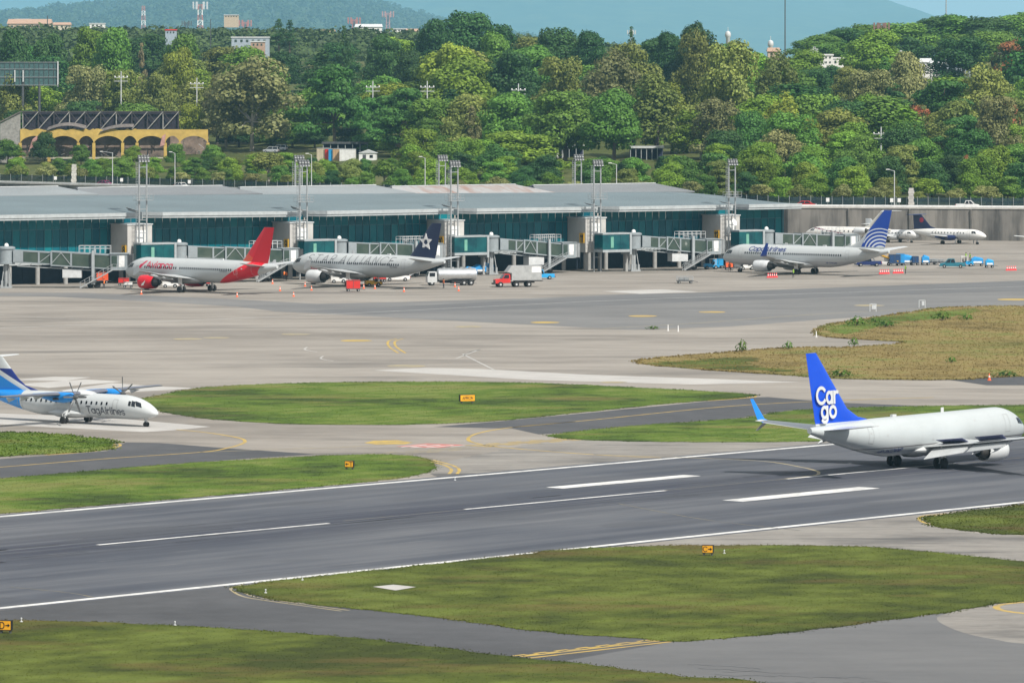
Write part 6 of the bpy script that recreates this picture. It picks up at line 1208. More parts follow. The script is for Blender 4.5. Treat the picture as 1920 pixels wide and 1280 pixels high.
grd = thing('guard_rail', 'pale guard rail along the road edge above the terminal roofs', 'guard rail', gr_o); kerb.build('rail', M_WHITE, grd); pb = MB(); pb.box((0, .1, .3), (.12, .1, .7)); pm = pb.mesh('post', M_STEEL)
for p in rl: put('post', pm, grd, p - gr_o)
# cars on that road
def road_car(kind, px, dy, mt, lab, flip=False):
    p = H_(px, dy); q = H_(px + 30, dy); p.z = 7.04; a = math.atan2(q.y - p.y, q.x - p.x); car(kind, mt, lab, p, a + (math.pi if flip else 0), 'cars on the upper road')
road_car('sedan', 197, 4, pmat('paint_plum', (.28, .03, .12), .3), 'plum coloured car on the road left of the first light mast'); road_car('sedan', 340, 4, M_WHITE, 'white car on the road right of the first light mast')
road_car('sedan', 1512, 4, pmat('paint_bright_red', (.6, .03, .03), .3), 'red car on the road at the terminal roof end'); road_car('pickup', 1814, 4, M_WHITE, 'white pickup on the road above the concrete wall')
for (px, dy, lab) in ((509, 184, 'left of two silver cars parked on the grass beneath big trees'), (524, 194, 'right of two silver cars parked on the grass beneath big trees')):
    p = H_(px, dy); car('suv', pmat('paint_silver', (.55, .57, .6), .3, .3), lab, p, R(160))
# ================================================================== TREES
rng = np.random.default_rng(11)
def leaf_mat(name, c, spread=.35, flower=None):
    m, nt, bs = new_mat(name); out = nt.nodes['Material Output']
    oi = nd(nt, 'ShaderNodeObjectInfo'); ge = nd(nt, 'ShaderNodeNewGeometry')
    hi = tuple(min(1, k * (1 + spread)) for k in c); lo = tuple(k * (1 - spread) for k in c)
    c1 = ramp(nt, ge.outputs['Random Per Island'], [(0, lo), (1, hi)])
    if flower: c1 = mixc(nt, ramp(nt, noise(nt, .25, 3), [(.50, (0, 0, 0)), (.56, (1, 1, 1))]), c1, flower)
    c2 = ramp(nt, noise(nt, .22, 3), [(.35, (.78, .84, .8)), (.65, (1.0, 1.0, .96))]); col = mixc(nt, 1.0, c1, c2, 'MULTIPLY')
    hs = nd(nt, 'ShaderNodeHueSaturation'); mh = nd(nt, 'ShaderNodeMapRange'); mh.inputs[3].default_value = .482; mh.inputs[4].default_value = .512; mv = nd(nt, 'ShaderNodeMapRange'); mv.inputs[3].default_value = .72; mv.inputs[4].default_value = 1.3
    sc_ = nd(nt, 'ShaderNodeMath', operation='FRACT'); ml = nd(nt, 'ShaderNodeMath', operation='MULTIPLY'); ml.inputs[1].default_value = 7.31
    nt.links.new(oi.outputs['Random'], mh.inputs[0]); nt.links.new(oi.outputs['Random'], ml.inputs[0]); nt.links.new(ml.outputs[0], sc_.inputs[0]); nt.links.new(sc_.outputs[0], mv.inputs[0])
    nt.links.new(mh.outputs[0], hs.inputs['Hue']); nt.links.new(mv.outputs[0], hs.inputs['Value']); nt.links.new(col, hs.inputs['Color'])
    nt.links.new(hs.outputs[0], bs.inputs['Base Color']); bs.inputs['Roughness'].default_value = .6; bs.inputs['Specular IOR Level'].default_value = .25
    tl = nd(nt, 'ShaderNodeBsdfTranslucent'); nt.links.new(hs.outputs[0], tl.inputs[0]); mx = nd(nt, 'ShaderNodeMixShader'); mx.inputs[0].default_value = .24
    nt.links.new(bs.outputs[0], mx.inputs[1]); nt.links.new(tl.outputs[0], mx.inputs[2]); nt.links.new(mx.outputs[0], out.inputs[0]); return m
LEAF = dict(bright=leaf_mat('leaf_bright', (0.168, 0.28, 0.02912)), dark=leaf_mat('leaf_dark', (0.04704, 0.1176, 0.02912)), mid=leaf_mat('leaf_mid', (0.1176, 0.2296, 0.0336)), olive=leaf_mat('leaf_olive', (0.2128, 0.252, 0.05824)), grey=leaf_mat('leaf_grey_olive', (0.2408, 0.2408, 0.0952)), yellow=leaf_mat('leaf_yellow_green', (0.23, 0.30, 0.036)), pale=leaf_mat('leaf_pale_clipped', (0.2464, 0.2576, 0.0896)), bare=leaf_mat('leaf_brown', (0.2128, 0.168, 0.1008)), flame=leaf_mat('leaf_flame', (0.1344, 0.1904, 0.0504), flower=(.50, .17, .08)), rich=leaf_mat('leaf_rich_green', (0.0672, 0.1848, 0.03584)))
M_BARK = pmat('bark_brown', (.13, .105, .08), .9, var=.35, scale=2, stretch=(1, 1, .2)); M_BARKP = pmat('bark_pale', (.34, .31, .26), .85, var=.3, scale=2, stretch=(1, 1, .25))
def quads(c, nrm, size):
    n = len(c); nrm = nrm / np.linalg.norm(nrm, axis=1)[:, None]; a = rng.normal(size=(n, 3)); x = np.cross(nrm, a); x /= np.linalg.norm(x, axis=1)[:, None]; y = np.cross(nrm, x); s = size[:, None]
    asp = rng.uniform(.55, 1.0, n)[:, None]; V = np.stack([c - x * s, c - y * s * asp + nrm * s * .18, c + x * s, c + y * s * asp + nrm * s * .18], 1); return V.reshape(-1, 3)
def crown_mesh(name, lobes, leaf, dens, mat, lo=-.55, flat=.8):
    """leaf clumps laid over the surface of many lobes"""
    Vs = []
    for (cx_, cy_, cz, rx, rz_) in lobes:
        n = int(dens * (rx * rx * 2 + rx * rz_ * 2) / (leaf * leaf)); d = rng.normal(size=(n * 2, 3)); d /= np.linalg.norm(d, axis=1)[:, None]; d = d[d[:, 2] > lo][:n]; r = rng.uniform(.72, 1.1, len(d))[:, None]
        p = d * r * np.array([rx, rx, rz_]) + np.array([cx_, cy_, cz]); nr = d * np.array([1, 1, 1.0]) * flat + rng.normal(0, .30, d.shape) + np.array([0, 0, .1])
        Vs.append(quads(p, nr, leaf * rng.uniform(.45, 1.05, len(d))))
    V = np.concatenate(Vs); N = len(V) // 4; me = bpy.data.meshes.new(name); me.vertices.add(len(V)); me.vertices.foreach_set('co', V.astype(np.float32).ravel()); me.loops.add(N * 4); me.loops.foreach_set('vertex_index', np.arange(N * 4, dtype=np.int32)); me.polygons.add(N); me.polygons.foreach_set('loop_start', np.arange(0, N * 4, 4, dtype=np.int32))
    me.update(calc_edges=True); me.validate(); me.materials.append(mat); return me
def trunk_mesh(H, r, lobes, mat, split=.35):
    b = MB(); p0 = Vector((0, 0, -1.2)); fork = Vector((rng.normal(0, .2), rng.normal(0, .2), H * split)); b.cyl(p0, fork, r, r * .72, 9)
    pick = sorted(lobes, key=lambda l: -l[3])[:9]
    for l in pick:
        e = Vector((l[0], l[1], l[2])); mid = fork.lerp(e, .5) + Vector((0, 0, H * .04)); b.cyl(fork, mid, r * .5, r * .3, 7, False); b.cyl(mid, e, r * .3, r * .12, 6, False)
    return b.mesh('trunk', mat, True)
def lob(kind):
    L = []
    if kind == 'broad':      # spreading dome, nominal 16 m high, 7.5 m radius
        for k in range(30):
            a = rng.uniform(0, 6.28); t = rng.uniform(0, 1) ** .55; h = rng.uniform(0, 1); rr = 5.6 * t * math.sqrt(max(.05, 1 - (h * .95) ** 2)); L.append((rr * math.cos(a), rr * math.sin(a), 3.6 + h * 10.2, rng.uniform(1.6, 2.9), rng.uniform(1.3, 2.3)))
        L += [(0, 0, 7.5, 4.6, 4.6), (0, 0, 12, 3.0, 2.8)]
    elif kind == 'tiers':    # clustered flat plates of foliage
        for k in range(34):
            a = rng.uniform(0, 6.28); h = rng.uniform(0, 1); rr = rng.uniform(.3, 1) * 6.6 * math.sqrt(max(.08, 1 - h ** 1.7)); L.append((rr * math.cos(a), rr * math.sin(a), 3.0 + h * 11.6, rng.uniform(1.6, 2.7), rng.uniform(.8, 1.3)))
        L += [(0, 0, 8, 3.8, 4.0)]
    elif kind == 'euc':      # tall, open, clumps held apart on limbs
        for k in range(40):
            a = rng.uniform(0, 6.28); h = rng.uniform(0, 1); rr = rng.uniform(.15, 1) ** .7 * (5.6 - 2.6 * h ** 2); L.append((rr * math.cos(a), rr * math.sin(a), 3.4 + h * 11.4, rng.uniform(1.2, 2.4), rng.uniform(1.1, 2.4)))
        L += [(0, 0, 9, 2.6, 4.2)]
    elif kind == 'droop':    # upright feathery plumes
        for k in range(26):
            a = rng.uniform(0, 6.28); h = rng.uniform(0, 1); rr = rng.uniform(.2, 1) * (4.2 - 2.6 * h); L.append((rr * math.cos(a), rr * math.sin(a), 3.2 + h * 10.3, rng.uniform(1.0, 1.7), rng.uniform(1.9, 3.2)))
        L += [(0, 0, 8, 2.4, 5)]
    elif kind == 'ball':     # clipped street tree
        for k in range(16):
            a = rng.uniform(0, 6.28); h = rng.uniform(0, 1); rr = rng.uniform(.3, 1) * 5.0 * math.sqrt(1 - (h * .9) ** 2); L.append((rr * math.cos(a), rr * math.sin(a), 7.0 + h * 6.4, rng.uniform(1.8, 2.7), rng.uniform(1.5, 2.2)))
        L += [(0, 0, 9, 4.6, 3.6)]
    elif kind == 'pine':
        for k in range(30):
            h = rng.uniform(0, 1); a = rng.uniform(0, 6.28); rr = rng.uniform(.5, 1) * 4.6 * (1 - h) ** .8; L.append((rr * math.cos(a), rr * math.sin(a), 2.5 + h * 13, rng.uniform(.9, 1.6) * (1.15 - h * .6), rng.uniform(.5, .9)))
        L += [(0, 0, 6, 1.6, 4), (0, 0, 13, .7, 2.6)]
    return L
NOM = dict(broad=(16, 7.6), tiers=(16, 7.4), euc=(16, 6.6), droop=(16, 5.2), ball=(15.6, 7), pine=(16.4, 5.2))
PROT = {}
for kind, nv, leaf, dens in (('broad', 4, .36, 2.3), ('tiers', 3, .36, 2.3), ('euc', 4, .34, 1.8), ('droop', 3, .33, 1.9), ('ball', 2, .5, 2.0), ('pine', 2, .36, 1.9)):
    for v in range(nv):
        L = lob(kind); PROT[kind, v] = (crown_mesh('crown_' + kind, L, leaf, dens, LEAF['mid'], -.3 if kind == 'tiers' else -.6), trunk_mesh(16, .42 if kind != 'euc' else .34, L, M_BARKP if kind in ('euc', 'ball') else M_BARK, .32))
for (kd_, v_), (cm_, _t) in PROT.items():      # true size of each crown
    co = np.empty(len(cm_.vertices) * 3); cm_.vertices.foreach_get('co', co); co = co.reshape(-1, 3); NOM[kd_, v_] = (np.percentile(co[:, 2], 99.7), np.percentile(np.hypot(co[:, 0], co[:, 1]), 97))
KADJ = dict(bright='bright green', dark='dark green', mid='mid green', olive='olive', grey='grey olive', yellow='yellow green', pale='pale clipped', bare='brown leaved', flame='orange flowering', rich='rich green')
KSH = dict(broad='spreading tree', tiers='layered broad tree', euc='tall open eucalyptus', droop='feathery upright tree', ball='round street tree', pine='conifer')
def zone(px):
    for lim, nm in ((210, 'left behind the burnt arcade'), (420, 'right behind the burnt arcade'), (600, 'above the parked silver cars'), (780, 'above the stacked containers'), (1000, 'above the rusty back roof'), (1240, 'above the rightmost back roof'), (1480, 'above the terminal roof end'), (1660, 'above the wall near the terminal'), (1800, 'above the small parked planes'), (9999, 'near the right frame edge')):
        if px < lim: return nm
NTREE = 0
def tree(kind, leafk, px, dy, width_m, height=None, top=None, group='trees of the forested slope', label=None, v=None):
    global NTREE
    p = H_(px, dy); p.z -= .1
    if top is not None: height = max(3, zrow(top, p.y) - p.z)
    nv = max(k[1] for k in PROT if k[0] == kind) + 1; v = random.randrange(nv) if v is None else v; nh, nr = NOM[kind, v]; sx = width_m / 2 / nr; sz = height / nh
    depth = 'front row' if dy < 50 else 'lower slope' if dy < 160 else 'middle slope' if dy < 380 else 'skyline'
    t = thing('tree', label or '%s %s, %s, %s' % (KADJ[leafk], KSH[kind], depth, zone(px)), 'tree', p, random.uniform(0, 6.28), group); t.scale = (sx, sx, sz)
    put('trunk', PROT[kind, v][1], t); cr = put('crown', PROT[kind, v][0], t); cr.material_slots[0].link = 'OBJECT'; cr.material_slots[0].material = LEAF[leafk]; NTREE += 1; return t
SKY = [(-200, 66), (0, 62), (60, 76), (120, 60), (170, 52), (250, 62), (330, 68), (420, 80), (520, 88), (600, 84), (640, 66), (720, 68), (780, 62), (830, 36), (880, 25), (940, 31), (980, 52), (1040, 55), (1110, 60), (1140, 75), (1200, 80), (1260, 62), (1300, 50), (1350, 62), (1440, 82), (1475, 93), (1520, 76), (1560, 58), (1610, 45), (1660, 46), (1720, 40), (1770, 28), (1850, 32), (1920, 26), (2200, 30)]
def skyline(px):
    for (a, ra), (c, rc_) in zip(SKY, SKY[1:]):
        if a <= px <= c: return ra + (rc_ - ra) * (px - a) / (c - a)
    return 50
def pxm(m_, Y): return m_ * F / Y
NOTE = [  # notable trees: kind, leaf, column, depth, width m, top row
    ('euc', 'grey', 472, 112, 25, 108), ('euc', 'grey', 425, 128, 15, 140), ('tiers', 'rich', 628, 118, 19, 124), ('tiers', 'rich', 758, 100, 22, 166), ('tiers', 'rich', 700, 112, 15, 185), ('euc', 'olive', 30, 128, 14, 131), ('euc', 'grey', 160, 140, 15, 124), ('euc', 'olive', 235, 150, 15, 132), ('broad', 'olive', 300, 140, 14, 140), ('broad', 'yellow', 357, 100, 9, 195), ('broad', 'yellow', 335, 330, 15, 92),
    ('broad', 'dark', 872, 600, 24, 24), ('broad', 'dark', 815, 580, 17, 38), ('broad', 'dark', 935, 560, 18, 48), ('broad', 'dark', 1045, 560, 20, 54), ('broad', 'dark', 1108, 540, 16, 60), ('broad', 'mid', 930, 430, 17, 62), ('broad', 'yellow', 855, 330, 24, 86), ('broad', 'bright', 865, 290, 25, 108), ('broad', 'dark', 965, 330, 20, 98), ('euc', 'olive', 1050, 300, 15, 108), ('euc', 'grey', 1145, 270, 17, 98), ('broad', 'olive', 1185, 360, 18, 82), ('broad', 'dark', 720, 500, 15, 66), ('broad', 'dark', 770, 430, 14, 95),
    ('broad', 'bright', 960, 105, 25, 247), ('broad', 'bright', 910, 95, 14, 262), ('broad', 'mid', 950, 170, 19, 175), ('broad', 'olive', 870, 180, 17, 178), ('broad', 'mid', 1060, 165, 21, 172), ('broad', 'mid', 1150, 160, 18, 170), ('droop', 'olive', 1230, 200, 13, 140), ('droop', 'yellow', 1260, 220, 10, 155), ('pine', 'olive', 855, 110, 11, 205), ('pine', 'grey', 885, 120, 9, 200), ('pine', 'bare', 760, 92, 7, 225),
    ('euc', 'olive', 1372, 250, 19, 78), ('euc', 'grey', 1340, 170, 15, 185), ('euc', 'olive', 1310, 330, 14, 60), ('droop', 'yellow', 1472, 190, 14, 176), ('droop', 'yellow', 1510, 160, 10, 222), ('broad', 'rich', 1405, 150, 11, 210), ('euc', 'olive', 1455, 300, 12, 98), ('broad', 'dark', 1585, 210, 18, 190), ('broad', 'bright', 1620, 250, 13, 178), ('broad', 'grey', 1700, 330, 14, 100), ('euc', 'grey', 1635, 270, 15, 132), ('euc', 'olive', 1850, 290, 16, 122), ('pine', 'rich', 1660, 360, 12, 108), ('euc', 'grey', 1868, 130, 13, 182), ('broad', 'olive', 1790, 170, 16, 190), ('droop', 'olive', 1760, 150, 13, 235),
    ('broad', 'dark', 84, 112, 8, 248), ('broad', 'mid', 152, 108, 6, 272), ('broad', 'bright', 250, 108, 6, 274), ('broad', 'mid', 330, 110, 6, 270), ('broad', 'mid', 14, 100, 9, 262), ('broad', 'mid', 398, 112, 7, 272), ('broad', 'mid', 1535, 760, 24, 66), ('broad', 'dark', 1585, 780, 26, 54), ('broad', 'mid', 1628, 800, 24, 47), ('broad', 'mid', 1690, 800, 28, 44), ('broad', 'dark', 1745, 820, 26, 33), ('broad', 'mid', 1795, 820, 28, 29), ('broad', 'dark', 1848, 810, 26, 33), ('broad', 'mid', 1910, 830, 28, 25), ('broad', 'dark', 1960, 830, 26, 28), ('broad', 'mid', 1560, 720, 20, 80), ('broad', 'dark', 1700, 740, 22, 70), ('broad', 'mid', 1800, 740, 24, 66), ('broad', 'mid', 1860, 740, 22, 60), ('broad', 'dark', 1225, 560, 18, 72), ('broad', 'dark', 448, 212, 11, 232), ('broad', 'mid', 548, 214, 12, 230), ('broad', 'dark', 590, 212, 10, 236), ('broad', 'mid', 705, 190, 9, 258), ('broad', 'bright', 738, 176, 10, 256), ('broad', 'dark', 660, 206, 12, 240), ('broad', 'mid', 508, 216, 11, 238), ('broad', 'mid', 1528, 500, 15, 128), ('broad', 'dark', 1558, 500, 13, 124), ('broad', 'olive', 1590, 480, 12, 126), ('broad', 'flame', 1900, 560, 17, 74), ('broad', 'flame', 1728, 240, 8, 198), ('broad', 'flame', 1893, 150, 9, 186), ('broad', 'flame', 1810, 90, 4, 292), ('broad', 'dark', 25, 330, 15, 58), ('broad', 'dark', 95, 420, 15, 66), ('broad', 'bright', 170, 430, 16, 52), ('broad', 'mid', 215, 420, 16, 54), ('pine', 'bare', 265, 300, 6, 82), ('broad', 'mid', 345, 420, 15, 66), ('pine', 'dark', 645, 520, 8, 50), ('pine', 'dark', 523, 900, 9, 36), ('pine', 'dark', 543, 900, 9, 38), ('broad', 'dark', 1300, 470, 16, 46), ('broad', 'dark', 1255, 480, 14, 62), ('pine', 'dark', 1184, 620, 6, 51)]
NOTE = [(k_, l_, x_, d_ + 78 if x_ < 800 and 90 < d_ < 155 and t_ < 245 else d_, w_, t_) for k_, l_, x_, d_, w_, t_ in NOTE]
for kd, lf, px, dy, wd, top in NOTE: tree(kd, lf, px, dy, wd, top=top)
def clear(px, dy):
    """open ground: ruin yard, car park, containers, sheds"""
    if px < 410 and 120 < dy < 158: return True
    if 470 <= px < 570 and 172 < dy < 200: return True
    if 596 <= px < 712 and 140 < dy < 164: return True
    if (1000 < px < 1105 or 1170 < px < 1250) and 178 < dy < 200: return True
    return False
# clipped street trees, then the layered slope
X_ = -30
while X_ < 1960:
    p = H_(X_, 16); lf = random.choices(['pale', 'olive', 'bare', 'mid'], [5, 2.5, .7, 2])[0]; hgt = random.uniform(3.6, 5.2); tree('ball', lf, X_, random.uniform(14.5, 18), hgt * random.uniform(.95, 1.3), height=hgt, group='street trees along the fence')
    X_ += pxm(random.uniform(6.5, 10), p.y)
LAY = [(27, 8.2, (6.0, 9.0)), (42, 10.4, (8.5, 11)), (60, 11.1, (9.5, 12.5)), (84, 13.0, (10, 13)), (110, 15.4, (11, 14)), (142, 16.8, (12, 16)), (175, 16.8, (12, 16)), (210, 18.9, (13, 17)), (265, 20.3, (14, 18)), (350, 21.7, (14, 19)), (455, 23.1, (15, 20)), (580, 24.5, (15, 20))]
for li, (dy, sp, (h0, h1)) in enumerate(LAY):
    X_ = -60 + random.uniform(0, 30)
    while X_ < 1990:
        d = dy + random.uniform(-.12, .12) * dy; Y = Y0(X_) + d; hgt = random.uniform(h0, h1); ok = not clear(X_, d)
        if dy < 42 and X_ < 720: hgt = random.uniform(4.5, 6.8)
        if dy < 42 and 990 < X_ < 1100: hgt = min(hgt, 6)
        if li < 3: kd = random.choices(['broad', 'tiers', 'ball'], [5, 2, 1])[0]; lf = random.choices(['yellow', 'bright', 'mid', 'olive', 'dark', 'rich'], [1.4, 5, 4.5, 1.4, 1.2, 1.6] if X_ < 1500 or li < 1 else [1, 2, 3, 1.5, 2.5, 1])[0]
        elif li < 10: kd = random.choices(['broad', 'tiers', 'euc', 'droop', 'pine'], [5, 1.5, 3, 1, .4])[0]; lf = random.choices(['bright', 'mid', 'olive', 'grey', 'dark', 'rich', 'yellow'], [3, 5.5, 2, 1, 2.6, 1.6, .4])[0]
        else: kd = random.choices(['broad', 'euc', 'pine'], [6, 2, .3])[0]; lf = random.choices(['mid', 'dark', 'olive', 'rich', 'bright'], [3, 5, 1.5, 1, 1])[0]
        near = any(abs(X_ - n_[2]) < pxm(n_[4], Y) * .38 and abs(d - n_[3]) < 13 for n_ in NOTE)
        gz = HZ(d); topr = YH + (HC - gz - hgt) * F / Y; lim = skyline(X_) + random.uniform(0, 12)
        for (xa, xb, ra, dm) in ((0, 397, 293, 125), (480, 560, 284, 176), (600, 715, 295, 148), (1005, 1098, 290, 186), (1170, 1245, 290, 186), (1505, 1600, 124, 520), (1725, 1830, 142, 520), (0, 112, 160, 200), (355, 383, 198, 195)):
            if xa - pxm(sp * .7, Y) < X_ < xb + pxm(sp * .7, Y) and d < dm: lim = max(lim, ra + random.uniform(0, 9))
        if topr < lim: hgt = HC - gz - (lim - YH) * Y / F
        if ok and not near and hgt > 1.7: tree(kd, lf, X_, d, min(max(hgt * (1.05 if li < 6 else 1.25), 4.5), sp * random.uniform(1.25, 1.75)), height=hgt, group='street trees along the fence' if False else 'trees of the forested slope')
        X_ += pxm(sp * random.uniform(.75, 1.2), Y)
print('TREES', NTREE, sum(len(p_[0].polygons) for p_ in PROT.values()))
# low bushes on the rough field
bL = [(0, 0, .5, .55, .5), (.4, .2, .4, .4, .4), (-.4, .1, .4, .45, .4), (.1, -.3, .75, .35, .4)]; BUSH = crown_mesh('bush', bL, .16, .8, LEAF['mid']); BST = MB()
for k in range(5): BST.cyl((0, 0, 0), (bL[k % 4][0], bL[k % 4][1], bL[k % 4][2]), .03, .01, 5)
BST = BST.mesh('stem', M_BARK)
for (x, y, w, h, lab) in ((1391, 660, 1.1, 1.6, 'upright weed bush at the left edge of the rough field'), (1478, 655, 1.0, 1.1, 'low bush second from left on the rough field edge'), (1601, 649, 1.0, 1.2, 'small bush on the rough field edge behind the blue fin'), (1606, 611, 2.0, 1.4, 'leafy bush at the upper corner of the rough field'), (1660, 613, 2.0, 1.0, 'low bush right of the upper corner bush'), (1640, 605, 1.6, .8, 'little bush above the low bush on the rough field'), (1766, 601, 2.0, 1.4, 'dark bush on top of the rough field'), (1812, 600, 1.6, .9, 'brownish bush right of the dark bush'), (1784, 680, 1.0, .8, 'tiny shrub in the middle of the dry grass'), (1574, 706, 2.6, .9, 'wide green clump at the foot of the dry grass'), (1885, 706, 2.4, .7, 'green weeds right of the lone orange cone'), (1224, 617.5, 1.4, .5, 'weed clump at the tip of the pavement wedge')):
    t = thing('bush', lab, 'bush', G(x, y)); t.scale = (w, w, h); put('leaves', BUSH, t); put('stem', BST, t)
# ================================================================== STRUCTURES ON THE SLOPE
def at(px, row, dy):
    Y = Y0(px) + dy; return P(px, row, Y)
# burnt arcade hall
rp = H_(205, 136); RY = rp.y; gz = rp.z; sc_m = RY / F; M_RY = pmat('yellow_render', (.52, .36, .09), .8, var=.2, scale=.5); M_CHAR = pmat('charred_steel', (.05, .042, .042), .8); M_SOOT = pmat('sooty_panel', (.022, .018, .03), .9, var=.4); M_GWALL = pmat('grey_render', (.30, .29, .27), .9, var=.3); M_PINK_D = pmat('pink_debris', (.45, .25, .22), .9, var=.3); M_ASH = pmat('ash_debris', (.16, .14, .13), .95, var=.5)
ruin = thing('burnt_hall', 'burnt out yellow arcade hall with exposed black roof trusses', 'building', rp); rx = lambda px: (px - 205) * sc_m; rz_ = lambda row: zrow(row, RY) - gz
ztop, zbot = rz_(243), -.6; piers = [38, 92, 147, 176, 230, 257, 310, 337, 390]
b = MB()
for i, (xa, xb) in enumerate(zip(piers, piers[1:])):     # arched bays, each a strip of wall over its opening
    u0, u1 = rx(xa), rx(xb); spring, crown_ = rz_(268), rz_(255); n = 12; up, lo = [], []
    for k in range(n + 1):
        t_ = k / n; u = u0 + (u1 - u0) * t_; lo.append((u, spring + (crown_ - spring) * math.sin(math.pi * t_) ** .6)); up.append((u, ztop + (0 if i > 4 else .25 * math.sin(xa + k))))
    b.loft([[(p[0], -.2, p[1]), (p[0], .2, p[1]), (q[0], .2, q[1]), (q[0], -.2, q[1])] for p, q in zip(lo, up)])
b.build('arch_wall', M_RY, ruin)
for xa in piers: b = MB(); b.box((rx(xa), 0, (rz_(268) + zbot) / 2), (.85, .5, rz_(268) - zbot + .02)); b.build('pier', M_RY, ruin)
b = MB(); b.box((rx(215), .05, rz_(295) - .2), (rx(385) - rx(40), .5, .45)); b.build('sill_band', pmat('pale_sill', (.5, .46, .38), .9), ruin)
dz0, dz1, yb = rz_(243), rz_(210), 4.5
b = MB(); b.box(((rx(40) + rx(333)) / 2, yb + 1.2, (dz0 + dz1) / 2), (rx(333) - rx(40), .25, dz1 - dz0)); b.build('scorched_panel', M_SOOT, ruin)
xs = [40 + 29.3 * k for k in range(11)]
for k, xa in enumerate(xs): b = MB(); b.bar((rx(xa), yb + .4, dz0 - 1), (rx(xa), yb + .4, dz1 + .1), .26); b.build('truss_post', M_CHAR if k % 3 else M_GWALL, ruin)
for k, (xa, xb) in enumerate(zip(xs, xs[1:])):
    b = MB(); b.bar((rx(xa), yb + .15, dz0), (rx(xb), yb + .15, dz1), .24); b.build('truss_brace', M_GWALL, ruin)
    b = MB(); b.bar((rx(xa), yb + .2, dz1), (rx((xa + xb) / 2), yb + .2, (dz0 + dz1) / 2 - .4), .2); b.build('truss_brace', M_CHAR, ruin)
for z in (dz0, dz1): b = MB(); b.bar((rx(40), yb + .3, z), (rx(338), yb + .3, z), .3); b.build('truss_chord', M_CHAR, ruin)
for (xa, xb, r0, r1, rm) in ((88, 160, 243, 240, 234), (188, 250, 246, 237, 238)):   # buckled roof sheets
    b = MB(); rg = []
    for k in range(9):
        t_ = k / 8; u = rx(xa + (xb - xa) * t_); z = rz_(r0 + (r1 - r0) * t_ + (rm - (r0 + r1) / 2) * math.sin(math.pi * t_)); rg.append([(u, -.8, z - .3), (u, 4.2, z + .5), (u, 4.2, z + .6), (u, -.8, z - .15)])
    b.loft(rg); b.build('buckled_sheet', M_ASH, ruin)
b = MB(); b.loft([[(rx(0), .3, -1), (rx(38), 0, -1), (rx(38), 0, rz_(211)), (rx(0), .3, rz_(232))], [(rx(0), .8, -1), (rx(38), .6, -1), (rx(38), .6, rz_(211)), (rx(0), .8, rz_(232))]]); b.build('side_wall', M_GWALL, ruin)
b = MB(); b.bar((rx(-4), .2, rz_(231)), (rx(40), -.1, rz_(209)), .5, .35); b.build('verge_beam', M_ASH, ruin)
b = MB(); b.box((rx(212), 9, rz_(272)), (rx(388) - rx(36), .4, rz_(250) - rz_(296))); b.build('back_wall', pmat('smoked_wall', (.20, .15, .12), .9, var=.6, scale=.4), ruin)
b = MB()
for k in range(220):
    u = rx(random.uniform(45, 385)); y = random.uniform(.6, 7); z = random.uniform(-.5, 5.2) * random.random(); d = Vector((random.uniform(-1, 1), random.uniform(-.3, .3), random.uniform(-.7, .9))) * random.uniform(.8, 2.6); b.m = random.choices([0, 1, 2, 3], [5, 4, 1.2, 2])[0]; b.bar((u, y, z), Vector((u, y, z)) + d, random.uniform(.08, .5), random.uniform(.05, .12))
stuff(b.build('debris', [M_ASH, M_CHAR, M_PINK_D, M_GWALL], ruin))
for (px, row, s) in ((62, 270, 1), (305, 262, .7)): b = MB(); b.add([(rx(px) - 1.2 * s, -.5, rz_(row) - 2), (rx(px) + .8 * s, -.5, rz_(row) - 1.5), (rx(px) + 1.3 * s, -.4, rz_(row) + 2.4 * s), (rx(px) - .1, -.4, rz_(row) + 1.4 * s), (rx(px) - 1.2 * s, -.4, rz_(row) - 2), (rx(px) + .8 * s, -.4, rz_(row) - 1.5), (rx(px) + 1.3 * s, -.3, rz_(row) + 2.4 * s), (rx(px) - .1, -.3, rz_(row) + 1.4 * s)], [(0, 1, 2, 3), (7, 6, 5, 4), (0, 4, 5, 1), (1, 5, 6, 2), (2, 6, 7, 3), (3, 7, 4, 0)]); b.build('hanging_sheet', M_PINK_D, ruin)
# billboard seen from behind
bp = H_(55, 205); zt, zb = zrow(117, bp.y) - bp.z, zrow(160, bp.y) - bp.z; hw = 55 * bp.y / F; bb = thing('billboard', 'large dark billboard frame seen from behind at the left edge', 'billboard', bp)
b = MB(); b.box((0, 0, (zt + zb) / 2), (hw * 2, .12, zt - zb)); b.build('back_panel', pmat('billboard_back', (.055, .12, .12), .6, var=.3), bb)
for k in range(13): b = MB(); x = -hw + 2 * hw * k / 12; b.bar((x, -.15, zb - .3), (x, -.15, zt + .1), .14); b.build('rib', M_DGREY, bb)
for z in (zb, zb + (zt - zb) * .35, zb + (zt - zb) * .7, zt): b = MB(); b.bar((-hw, -.25, z), (hw, -.25, z), .14); b.build('rail', M_GREY, bb)
for x in (hw - .2, -hw + 4.5, -hw + 7): b = MB(); b.bar((x, -.4, zb + 1 if x < hw - 1 else zb - .5), (x, -.4, zt + .3 if x > hw - 1 else zb + 4.5), .35); b.build('upright', M_LGREY, bb)
for x in (-2, 3): b = MB(); b.cyl((x, .2, -.5), (x, .2, zb + 1), .4, n=10); b.build('leg', M_DGREY, bb)
